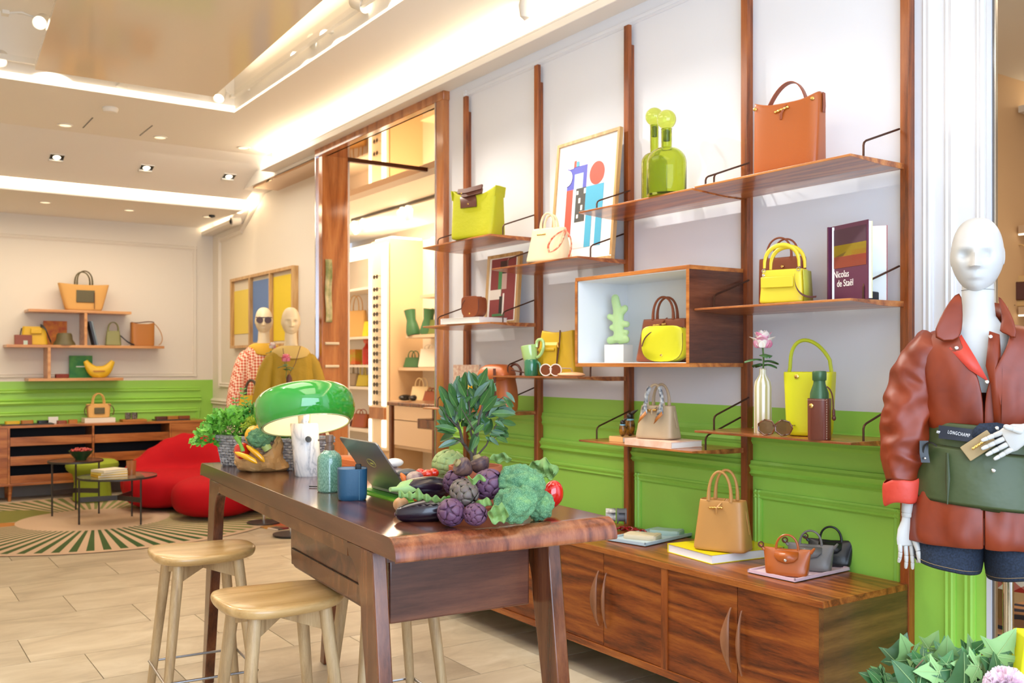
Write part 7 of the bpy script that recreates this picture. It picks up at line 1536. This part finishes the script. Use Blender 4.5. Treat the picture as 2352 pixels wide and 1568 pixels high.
# the other sleeve: out of the picture and back across the waist
sr = LX(2352, 800)
hr = LX(2345, 1015, .20)
sleeve([(.14, .01, 1.515), (.215, .0, 1.485), (.285, -.02, 1.36), (.31, -.05, 1.25), (.25, -.16, hr.z + .04), (hr.x + .115, -.20, hr.z + .02)], [.06, .072, .075, .068, .055, .046])
# placket, lapel, collar
zA = LX(2207, 772); 
def patch(name, pts, m_, t=.003, off=0): mb = MB(); mb.add(pts, [tuple(range(len(pts)))]); return mb.build(name, m_, mq, solid=t, bevel=.0)
f1 = LX(2208, 768, .072); f2 = LX(2180, 800, .088); f3 = LX(2225, 848, .108); f4 = LX(2272, 878, .118); f5 = LX(2240, 820, .098)
patch('lapel', [f1, f2, f3, f4, f5], M_coral, .004)
g = LX(2276, 884, .116)
patch('placket', [LX(2272, 760, .075), LX(2296, 768, .085), LX(2302, 850, .104), LX(2300, 975, .108), LX(2284, 975, .11), LX(2276, 884, .116), LX(2264, 840, .10)], M_rust, .004)
def collar(side):
    if side < 0: o_ = [(2207, 660, .02), (2212, 700, .05), (2212, 745, .070), (2208, 768, .084), (2198, 788, .098), (2133, 786, .106), (2158, 728, .088), (2180, 690, .05)]
    else: o_ = [(2289, 672, .02), (2296, 700, .045), (2304, 740, .062), (2290, 764, .074), (2312, 766, .090), (2340, 790, .100), (2332, 735, .085), (2308, 692, .05)]
    pts = [LX(*q) for q in o_]; mb = MB(); c = sum(pts, V((0, 0, 0))) / len(pts) + V((0, -.008, 0)); nn = len(pts); mb.add(pts + [c], [(k, (k + 1) % nn, nn) for k in range(nn)]); mb.build('collar', M_rust, mq, solid=.004, sub=1, smooth=True)
collar(-1); collar(1)
mb = MB(); mb.rings([[V((nx + (.072 + .012 * t) * cos(a) * 1.0, .012 + (.062 + .01 * t) * sin(a), 1.575 + .075 * t * (0.35 + .65 * (0.5 + .5 * sin(a))))) for a in (pi * (-.12) + pi * 1.24 * k / 24 for k in range(25))] for t in (0, .5, 1)], False, False, close=False); mb.build('collar_stand', M_rust, mq, solid=.005)
def snap(px, py, off, m_=M_snap, r_=.006): q = LX(px, py, off); return rivet(mq, q.x, q.y, q.z, r_, m_, 'snap_button')
snap(2197, 799, .10); snap(2275, 773, .09); snap(2267, 877, .125); snap(2269, 1200, .140, r_=.0065)
B((LX(2248, 1200, .13).x, -.142, .905), (LX(2286, 1200, .13).x, -.134, .985)).build('hem_placket', M_rust, mq, bevel=.003)
# belt bag wrapped round the hips
mb = MB(); n = 56; rs = []
zt_, zb_ = LX(2200, 975, .12).z, LX(2200, 1170, .14).z
for t in (0, .12, .28, .5, .75, 1):
    z0 = zt_ + (zb_ - zt_) * t; w_ = .155 + .050 * t ** .8; d_ = .108 + .036 * t; ring = []
    for k in range(n + 1):
        a = pi + .35 + (pi - .7) * k / n * 1.0; a = pi - .25 + (pi + .5) * k / n
        ring.append(V((cx + w_ * cos(a), d_ * sin(a) - .004, z0 + .022 * (1 if t > .3 else .4) * (-cos(a)) * 1.0 - .0)))
    rs.append(ring)
mb.rings(rs, False, False, close=False); mb.build('belt_bag', M_bag, mq, solid=.006, sub=1)
mb = MB(); rs = []
for z0, e in ((LX(2200, 1030, .13).z, .008), (LX(2200, 1100, .14).z, .012), (zb_ + .004, .010)):
    t = (z0 - zt_) / (zb_ - zt_); w_ = .155 + .050 * t ** .8 + e; d_ = .108 + .036 * t + e; ring = []
    for k in range(n + 1): a = pi + .28 + (pi - .56) * k / n; ring.append(V((cx + w_ * cos(a), d_ * sin(a) - .004, z0 + .018 * (-cos(a)))))
    rs.append(ring)
mb.rings(rs, False, False, close=False); mb.build('bag_pocket', M_bag, mq, solid=.005, sub=1)
q0, q1 = LX(2176, 1040, .128), LX(2176, 1158, .158); MB().tube([q0, q0.lerp(q1, .5) + V((.002, -.004, 0)), q1], [.004, .007, .002], 8).build('pocket_fold', mat('fold_olive', '#333d20', .5), mq)
qq = [LX(2150, 975, .112), LX(2196, 982, .126), LX(2240, 990, .132)]
mb = MB(); rs = [];
for px, o1, in ((2156, .112), (2190, .126), (2224, .133), (2250, .135)): 
    a = LX(px, 976 + (px - 2156) * .12, o1); b = LX(px, 1006 + (px - 2156) * .12, o1 + .002); rs.append([a + V((0, -.004, 0)), b + V((0, -.004, 0)), b, a])
mb.rings(rs); mb.build('label_band', C('#1c2230', .5), mq)
a = LX(2177, 993, .136); b_ = LX(2218, 1002, .146); tx = text('LONGCHAMP', .0150, C('#e8e8ea', .4), 'label_text', mq, (a.x, a.y - .006, a.z + .002), (R(90), R(8), math.atan2(b_.y - a.y, b_.x - a.x)), space=1.25, ext=.0006); tx.scale = (.58, 1, 1)
a = LX(2152, 991, .124); text('AMP', .012, C('#e8e8ea', .4), 'label_text', mq, (a.x - .001, a.y - .006, a.z), (R(90), R(8), R(-32)), ext=.0006).scale = (.5, 1, 1)
patch('denim_flap', [LX(2233, 1002, .142), LX(2236, 985, .142), LX(2250, 972, .140), LX(2290, 970, .140), LX(2345, 982, .138), LX(2350, 1020, .138), LX(2300, 1030, .142)], M_denim, .004); snap(2290, 983, .150)
snap(2282, 1080, .166)
MB().ribbon(bez(LX(2121, 1050, .10), LX(2118, 1015, .10), LX(2135, 1008, .12), LX(2152, 1024, .13)), (0, 1, 0), .022, .004).build('belt_loop', M_black, mq)
MB().ribbon([LX(2122, 1012, .10), LX(2122, 1040, .11), LX(2126, 1062, .11)], (1, .3, 0), .026, .003).build('belt_tab', M_black, mq); snap(2125, 1052, .122, r_=.004)
# wallet tucked in the bag
wl_ = E('clutch_wallet', mq.location + Matrix.Rotation(F.phi, 3, 'Z') @ LX(2252, 1020, .150), F.phi, 'beige leather wallet with brass bar clasp held by the mannequin hand', 'wallet')
mw = MB().prism([(-.052, -.026), (.042, -.026), (.042, .024), (-.052, .024)], .010, Matrix.Rotation(R(-14), 4, 'Z') @ Matrix.Rotation(R(-37), 4, 'Y') @ Matrix.Rotation(R(90), 4, 'X')); mw.build('body', leather('wallet_stone', '#a58f68', .5), wl_, bevel=.002, smooth=False)
bb_ = bamboo(wl_, -.004, -.020, .0, .038, .004, tilt=-37)
# hands
M_hand = M_man
def finger(mb, a, d, L_, r_, curl, nrm, seg=3):
    p = V(a); d = V(d).normalized(); n_ = V(nrm).normalized(); ls = (.46, .30, .24)
    ax = d.cross(n_).normalized()
    for s_ in range(seg):
        q = p + d * (L_ * ls[s_]); r0 = r_ * (1 - .10 * s_); r1 = r_ * (1 - .10 * (s_ + 1))
        mb.tube([p, p.lerp(q, .08), p.lerp(q, .5), p.lerp(q, .93), q], [r0 * .82, r0, r0 * .98, r1, r1 * .82], 12)
        if s_ == seg - 1: mb.ell(q, r1 * .95, 10, 8)
        p = q; d = (Matrix.Rotation(curl, 3, ax) @ d).normalized()
def hand(nm, wrist, palm_end, width_dir, nrm, fdir, Ls, curl, thumb, r_=.0078, spread=.0):
    w, e = V(wrist), V(palm_end); W_ = V(width_dir).normalized(); N_ = V(nrm).normalized(); D = (e - w)
    mb = MB(); rs = []
    for t, hw_, ht2 in ((0, .019, .015), (.15, .022, .0145), (.45, .034, .0155), (.8, .038, .0135), (1.0, .036, .0105), (1.04, .028, .006)):
        c = w + D * t; rs.append([c + W_ * (hw_ * cos(a)) + N_ * (ht2 * sin(a)) for a in (2 * pi * k / 20 for k in range(20))])
    mb.rings(rs); mb.build(nm + '_palm' if 0 else 'palm', M_hand, mq)
    mb = MB()
    for k in range(4):
        b = e + W_ * (-.027 + .018 * k) - D.normalized() * (.004 if k in (0, 3) else -.001); mb2 = MB(); finger(mb2, b, V(fdir).normalized() + W_ * spread * (k - 1.5), Ls[k], r_, curl[k], N_); mb2.build('finger', M_hand, mq)
    a, d_, L_ = thumb; mb2 = MB(); p = V(a); d_ = V(d_).normalized(); mb2.tube([p, p + d_ * L_ * .12, p + d_ * L_ * .5, p + d_ * L_ * .55], [.0095, .0105, .0085, .0075], 12); ax = d_.cross(N_).normalized(); d3 = Matrix.Rotation(.25, 3, ax) @ d_; q = p + d_ * L_ * .55; mb2.tube([q, q + d3 * L_ * .08, q + d3 * L_ * .4, q + d3 * L_ * .45], [.0072, .0088, .0080, .006], 12); mb2.ell(q + d3 * L_ * .43, .0075, 10, 8); mb2.build('thumb', M_hand, mq)
# hanging hand
w0 = LX(2086, 1186, .05); w1 = LX(2088, 1150, .05)
MB().tube([(cf.x, cf.y, cf.z - .02), w1, LX(2086, 1176, .05)], [.023, .022, .0205], 20).build('wrist', M_hand, mq); MB().tube([LX(2086, 1176, .05), LX(2086, 1180, .05), w0], [.019, .0205, .0195], 20).build('wrist_joint', M_hand, mq)
pe = LX(2086, 1250, .06)
hand('hanging_hand', w0, pe, (.85, .5, 0), (-.5, .85, .0), (.10, -.12, -1), (.060, .072, .074, .060), (.30, .18, .12, .22), (LX(2101, 1236, .07), V((.30, -.25, -1)), .072), r_=.0072, spread=.03)
# hand over the wallet: from the picture edge pointing down-left
hw0 = LX(2362, 985, .19); hp = LX(2312, 1012, .185)
MB().tube([(hr.x + .11, -.20, hr.z + .02), hw0], [.022, .020], 18).build('wrist', M_hand, mq)
hand('front_hand', hw0, hp, (.42, -.02, -.80), (-.1, -1, .1), LX(2262, 1035, .185) - LX(2312, 1010, .185), (.060, .066, .064, .056), (.05, .04, .04, .06), (LX(2345, 990, .20), V((-.6, -.4, .2)), .055), r_=.0080, spread=.05)
# shorts
mb = MB(); n = 44
def short(side):
    mb = MB(); rs = []
    for z, hw_, hd_, xo in ((.955, .098, .115, .096), (.90, .104, .125, .100), (.85, .104, .128, .106), (.805 + (.008 if side < 0 else -.004), .102, .128, .110)):
        rs.append([V((cx + side * xo * .96 + hw_ * .96 * (abs(cos(a)) ** .9) * (1 if cos(a) > 0 else -1), .004 + hd_ * sin(a) * (1 + .02 * sin(5 * a)), z + (.006 * side * cos(a)) + .012 * side * cos(a))) for a in (2 * pi * k / n for k in range(n))])
    mb.rings(rs, False, False); mb.build('shorts_leg', M_denim, mq, solid=.005, sub=1)
    r2 = [q + V((0, 0, .014)) for q in rs[-1]]; c = V((cx + side * .11, 0, 0)); MB().tube([q + (V((q.x, q.y, 0)) - V((c.x, .004, 0))).normalized() * .0035 for q in r2 + [r2[0]]], .0007, 4).build('stitch_line', C('#a98a5a'), mq)
short(-1); short(1)
# support stand
pl = LX(2316, 1400)
MB().tube([(pl.x, 0.01, .83), (pl.x, 0.01, .02)], .0155, 20).build('stand_pole', mat('polished_steel', '#dcd8cc', .06, 1), mq); MB().tube([(pl.x, .01, .86), (pl.x, .01, LX(2316, 1330).z)], .018, 20).build('stand_socket', NT('frosted_plastic').set(Base_Color=lin('#cfd8cc'), Roughness=.25, Transmission_Weight=.5).m, mq)
MB().lathe([(.0005, 0), (.19, 0), (.19, .008), (.02, .02), (.0005, .02)], 48, c=(pl.x - .04, .01, 0)).build('stand_base', M_silver, mq)
# ------------------------------------------------------------ two far mannequins
M_olive = mat('gold_olive_cloth', '#a8881c', .7, bump=(14, .5, .02)); M_yoke = mat('yoke_cream', '#c9ac62', .7); M_yk2 = mat('yoke_mustard', '#cf9f22', .7)
m = NT('coral_check'); ck = m.n('ShaderNodeTexChecker', Scale=52.0); m.l(m.coord(rot=(0, R(45), 0)), ck.inputs[0]); ck.inputs[1].default_value = lin('#c9583a'); ck.inputs[2].default_value = lin('#eccdb0'); m.l(ck.outputs[0], m.b.inputs['Base Color']); m.set(Roughness=.75); M_coralk = m.m
def far_man(px, dep, turn, hturn, m_body, m_yoke, label, yoke_w=.42, asym=0):
    f = Fig(px, dep, turn); o = E('mannequin', (f.o.x, f.o.y, 0), f.phi, label, 'mannequin', 'dressed mannequins beyond the lamp')
    top = f.L(px, 709).z; hb = top - .245; mb = MB(); head(mb, (0, 0, top - .1225), .245, Matrix.Rotation(hturn, 4, 'Z')); mb.build('head', M_manf, o, ang=60)
    MB().loft([(hb - .16, .22, .12, 2.4, 0, 0, 0), (hb - .10, .13, .11, 2.2, 0, 0, 0), (hb - .05, .105, .105, 2, 0, 0, 0), (hb + .05, .095, .10, 2, 0, 0, 0)], 32).build('neck', M_manf, o)
    zs_ = hb - .085
    mb = MB(); lv = [(zs_, .14, .13), (zs_ - .02, .24, .16), (zs_ - .045, .33, .18), (zs_ - .09, .36, .21), (zs_ - .2, .37, .23), (zs_ - .40, .41, .25), (zs_ - .62, .45, .27), (zs_ - .9, .48, .29)]
    mb.loft([(z, w_, d_, 2.5, 0, 0, 0) for z, w_, d_ in lv], 72, True, True)
    for i, v in enumerate(mb.v):
        a = math.atan2(v[1], v[0]); k = max(0, min(1, (zs_ - .1 - v[2]) / .4)); mb.v[i] = (v[0] * (1 + .05 * k * sin(a * 14)), v[1] * (1 + .07 * k * sin(a * 14)), v[2])
    mb.build('dress', m_body, o, sub=1)
    MB().loft([(zs_ + .006, .15, .135, 2.5, 0, 0, 0), (zs_ - .016, .27, .17, 2.5, 0, 0, 0), (zs_ - .045, yoke_w * .93, .20, 2.5, 0, 0, 0), (zs_ - .11, yoke_w * .90, .232, 2.2, .04, 0, 0)], 48, False, False).build('yoke', m_yoke, o, solid=.004, sub=1)
    for s in (-1, 1):
        mb = MB(); mb.tube([V((s * .13, 0, zs_ - .07)), V((s * .185, 0, zs_ - .14)), V((s * .225, -.01, zs_ - .32)), V((s * .26, -.03, zs_ - .52)), V((s * .29, -.06, zs_ - .64))], [.055, .066, .074, .080, .05], 24, up=(0, 1, 0)); mb.build('sleeve', m_body, o, sub=1)
        MB().tube([V((s * .30, -.05, zs_ - .6)), V((s * .28, -.10, zs_ - .72))], [.022, .018], 12).build('wrist', M_manf, o)
        mbb = MB(); mbb.ell((s * .275, -.12, zs_ - .77), (.028, .016, .05), 14, 10)
        mbb.build('palm', M_manf, o)
        for k in range(4): q = MB(); finger(q, V((s * (.255 + .014 * k), -.125, zs_ - .80)), (0, -.1, -1), .06, .0065, .2, (0, -1, 0)); q.build('finger', M_manf, o)
        q = MB(); finger(q, V((s * .248, -.13, zs_ - .76)), (-s * .4, -.3, -1), .05, .008, .2, (0, -1, 0), 2); q.build('thumb', M_manf, o)
    MB().tube([(0, 0, zs_ - .88), (0, 0, .012)], .016, 12).build('stand_pole', M_silver, o); MB().lathe([(.0005, .0), (.15, 0), (.15, .01), (.0005, .012)], 32).build('stand_base', C('#3a3230', .5), o)
    return o, f, zs_
o1, f1_, z1_ = far_man(668, 8.15, R(12), R(-8), M_olive, M_yoke, 'bald cream mannequin in a mustard olive dress beyond the lamp', .35)
o2, f2_, z2_ = far_man(606, 8.75, R(10), R(-10), M_coralk, M_yk2, 'cream mannequin wearing sunglasses and a coral checked blouse', .30)
o1.location.z = o2.location.z = .0125
hz = f2_.L(606, 709).z - .1225
for s in (-1, 1):
    MB().lathe([(.0005, 0), (.030, 0), (.030, .003), (.0005, .003)], 18, M=Matrix.Rotation(R(-10), 4, 'Z') @ Matrix.Translation((s * .036, -.098, hz + .004)) @ Matrix.Rotation(R(90), 4, 'X')).build('sunglass_lens', C('#4a2a20', .45), o2)
MB().tube([Matrix.Rotation(R(-10), 3, 'Z') @ V((x, -.099 + abs(x) ** 2 * 4, hz + .028)) for x in (-.07, -.035, 0, .035, .07)], .004, 6).build('sunglass_bar', C('#4a2a20', .45), o2)
# flowers pinned at the far pair
p1 = K(596 + 6, 791, 8.30); pass
r1 = rose(K(626, 800, 8.45), 'white flower at the shoulder between the two far mannequins', '#f0e6da', '#f4eee4', 1.0, .1)
r2 = rose(K(657, 830, 7.85), 'pink rose on a long stem before the mustard dress', '#d8506a', '#e890a0', 1.15, .12)
q = E('hanging_bottle_holder', K(664, 868, 7.86), 0, 'slim brown leather bottle holder hung on a cord over the mustard dress', 'holder'); MB().lathe([(.0005, -.16), (.022, -.16), (.024, .0), (.010, .03), (.0005, .03)], 20).build('body', L_choc, q)
MB().tube([K(650, 800, 7.98) - q.location, K(654, 835, 7.9) - q.location, V((0, 0, .03)), K(678, 835, 7.9) - q.location, K(690, 795, 7.98) - q.location], .003, 6).build('cord', L_choc, q)
q = E('handbag', K(577, 950, 8.35), fz(30), 'mustard yellow bag with bead handle before the checked blouse', 'bag'); mb = MB(); hull(mb, .26, .12, .16, .20, .06, 0, n=32); mb.build('body', L_gold, q); handle(q, C('#5a4a3a'), .13, .14, .15, 0, .012)
MB().tube([V((0, 0, .15)), K(600, 880, 8.5) - q.location if 0 else V((.05, .05, .42))], .004, 6).build('strap', L_gold, q)
# ------------------------------------------------------------ ivy planter, pink flower, yellow bag corner in the near corner
ivp = K(2215, 1640, 2.30); iv = E('ivy_planter', (ivp.x, ivp.y, 0), CR, 'ivy spilling from a pale planter in the near corner', 'plant')
MB().loft([(0, .40, .26, 8, 0, .03, 0), (.55, .46, .30, 8, 0, .03, 0), (.56, .46, .30, 8, 0, .03, 0), (.56, .43, .27, 8, 0, .03, 0), (.50, .43, .27, 8, 0, .03, 0)], 40).build('planter', C('#cfc8bc', .6), iv)
def ivymesh(name, m_, s=.085):
    out = [(0, -.03), (.16, -.18), (.44, -.17), (.33, .04), (.64, .24), (.36, .30), (.28, .44), (.17, .70), (0, 1.0)]; P = [(x, y) for x, y in out] + [(-x, y) for x, y in out[-2:0:-1]]
    mb = MB(); vs = [V((x * s, y * s, -.10 * s * (abs(x) * 1.3 + max(0, y) ** 2) + .015 * s * sin(x * 20))) for x, y in P]; c = [V((0, .12 * s, .03 * s)), V((0, .45 * s, .0))]
    n_ = len(P); vs += c; fs = []
    for k in range(n_):
        a, b = k, (k + 1) % n_; ya = (P[a][1] + P[b][1]) / 2; fs.append((a, b, n_ + (1 if ya > .36 else 0)))
    j = [k for k in range(n_) if P[k][1] > .36]; fs += [(j[0] if j[0] else 0, n_ + 1, n_), (j[-1] + 1 if j[-1] + 1 < n_ else 0, n_, n_ + 1)]
    mb.add(vs, fs); x = mb.build(name, m_, None, solid=.0006, smooth=True, ang=60); me = x.data; bpy.data.objects.remove(x)
    vb = MB()
    for tx_, ty_ in ((0, .95), (.50, .25), (-.50, .25), (.34, -.10), (-.34, -.10)): 
        vb.tube([V((tx_ * s * t, (0.02 + (ty_ - .02) * t) * s, -.10 * s * (abs(tx_ * t) * 1.3 + max(0, ty_ * t) ** 2) + .03 * s * (1 - t) + .0012)) for t in (0, .35, .7, 1)], [.0011, .0008, .0006, .0003], 4)
    y = vb.build(name + '_vein', C('#9cb87c', .5), None); vm = y.data; bpy.data.objects.remove(y); return me, vm
IV = [ivymesh('leaf', mat('ivy_dark', '#2f5a30', .4, var=('#4a6a40', 14))), ivymesh('leaf', mat('ivy_mid', '#4a7c42', .45, var=('#39673a', 12)), .075), ivymesh('leaf', mat('ivy_pale', '#88ad6a', .5, var=('#739a58', 10)), .08)]
random.seed(12)
def ivl(px, py): p = K(px, py, 2.30); d = p - iv.location; Rr = Matrix.Rotation(-CR, 3, 'Z'); q = Rr @ V((d.x, d.y, 0)); return V((q.x, q.y, p.z))
for k in range(150):
    px = random.uniform(2045, 2400); top = 1492 - 22 * sin((px - 2050) / 60) - (10 if px > 2200 else -10) + abs(px - 2230) * .10; py = random.uniform(top + 20, 1640); b = ivl(px, py); b.y += random.uniform(-.10, .10)
    a = random.uniform(0, 2 * pi); d_ = V((cos(a), -.35 + .3 * random.random(), sin(a) * .8 + .15)); nn_ = V((random.uniform(-.5, .5), -1, random.uniform(.1, 1.2))); put_leaf(iv, IV[random.choice((0, 0, 1, 1, 1, 2))], b, d_, nn_, random.uniform(.6, 1.0))
for k, (px, py, a, s_, m_) in enumerate(((2165, 1562, 90, 1.25, 0), (2068, 1552, 130, 1.15, 0), (2115, 1512, 175, .8, 2), (2240, 1478, 60, 1.0, 2), (2262, 1500, -50, 1.1, 2), (2200, 1500, 170, .85, 2), (2245, 1540, 100, .95, 0), (2300, 1500, 30, .9, 1), (2130, 1495, 70, .5, 1), (2262, 1462, 40, .4, 1), (2210, 1555, -70, 1.1, 2), (2100, 1560, 10, .9, 1))):
    b = ivl(px, py); b.y -= .10; put_leaf(iv, IV[m_], b, V((cos(R(a)), -.2, sin(R(a)))), V((.15 * cos(k), -1, .35)), s_)
for a_, b_ in (((2100, 1500), (2060, 1540)), ((2175, 1512), (2262, 1475)), ((2195, 1522), (2232, 1520)), ((2262, 1525), (2290, 1535)), ((2140, 1560), (2195, 1512))): MB().tube([ivl(*a_) + V((0, -.05, 0)), (ivl(*a_) + ivl(*b_)) / 2 + V((0, -.06, .006)), ivl(*b_) + V((0, -.06, 0))], .0018, 6).build('vine', C('#7a6048', .6), iv)
# pink carnation
c0_ = K(2312, 1580, 2.10); o = E('carnation', c0_, CR, 'big pale pink carnation bloom in the ivy at the near corner', 'flower')
M_cp = mat('carnation_pink', '#f4dfe8', .6, var=('#f0d0de', 30)); random.seed(5); mb = MB()
for k in range(190):
    v = V((random.gauss(0, 1), random.gauss(0, 1), random.gauss(0, 1))).normalized(); v.z = abs(v.z) * .9 - .15; v.normalize(); n1 = v.cross(V((random.gauss(0, 1), random.gauss(0, 1), random.gauss(0, 1)))).normalized(); n2 = v.cross(n1)
    L_ = .048 * random.uniform(.85, 1.02); w_ = .0085; mb.grid(lambda u, t: v * (.014 + (L_ - .014) * t + (.0022 * sin(u * 19) * t)) + n1 * ((u - .5) * w_ * 2 * (.4 + t)) + n2 * (.003 * sin(u * 9 + k) * t), 6, 3)
mb.build('petals', M_cp, o, smooth=True, kind='stuff'); MB().ell((0, 0, 0), .030, 16, 12).build('heart', M_cp, o); MB().tube([(0, 0, -.03), (0, .01, -.15)], .003, 6).build('stem', M_stem, o)
c0_ = K(2400, 1560, 2.18); o = E('bag_corner', c0_, CR + R(-8), 'lime yellow stitched bag cut by the picture edge above the ivy', 'bag')
mb = MB(); mb.rings([[V((-.055, y_, .105)), V((.14, y_, .10)), V((.12, y_, -.12)), V((-.085, y_, -.12))] for y_ in (-.04, .04)]); mb.build('body', mat('lime_felt_bag', '#cfd00a', .6), o, bevel=.004)
mb = MB()
for k in range(22): t = k / 22; x = -.052 + .012 - .03 * t; z = .10 - .22 * t; mb.box((x, -.0415, z - .005), (x + .0012, -.040, z))
mb.build('stitching', C('#6a7a10'), o)
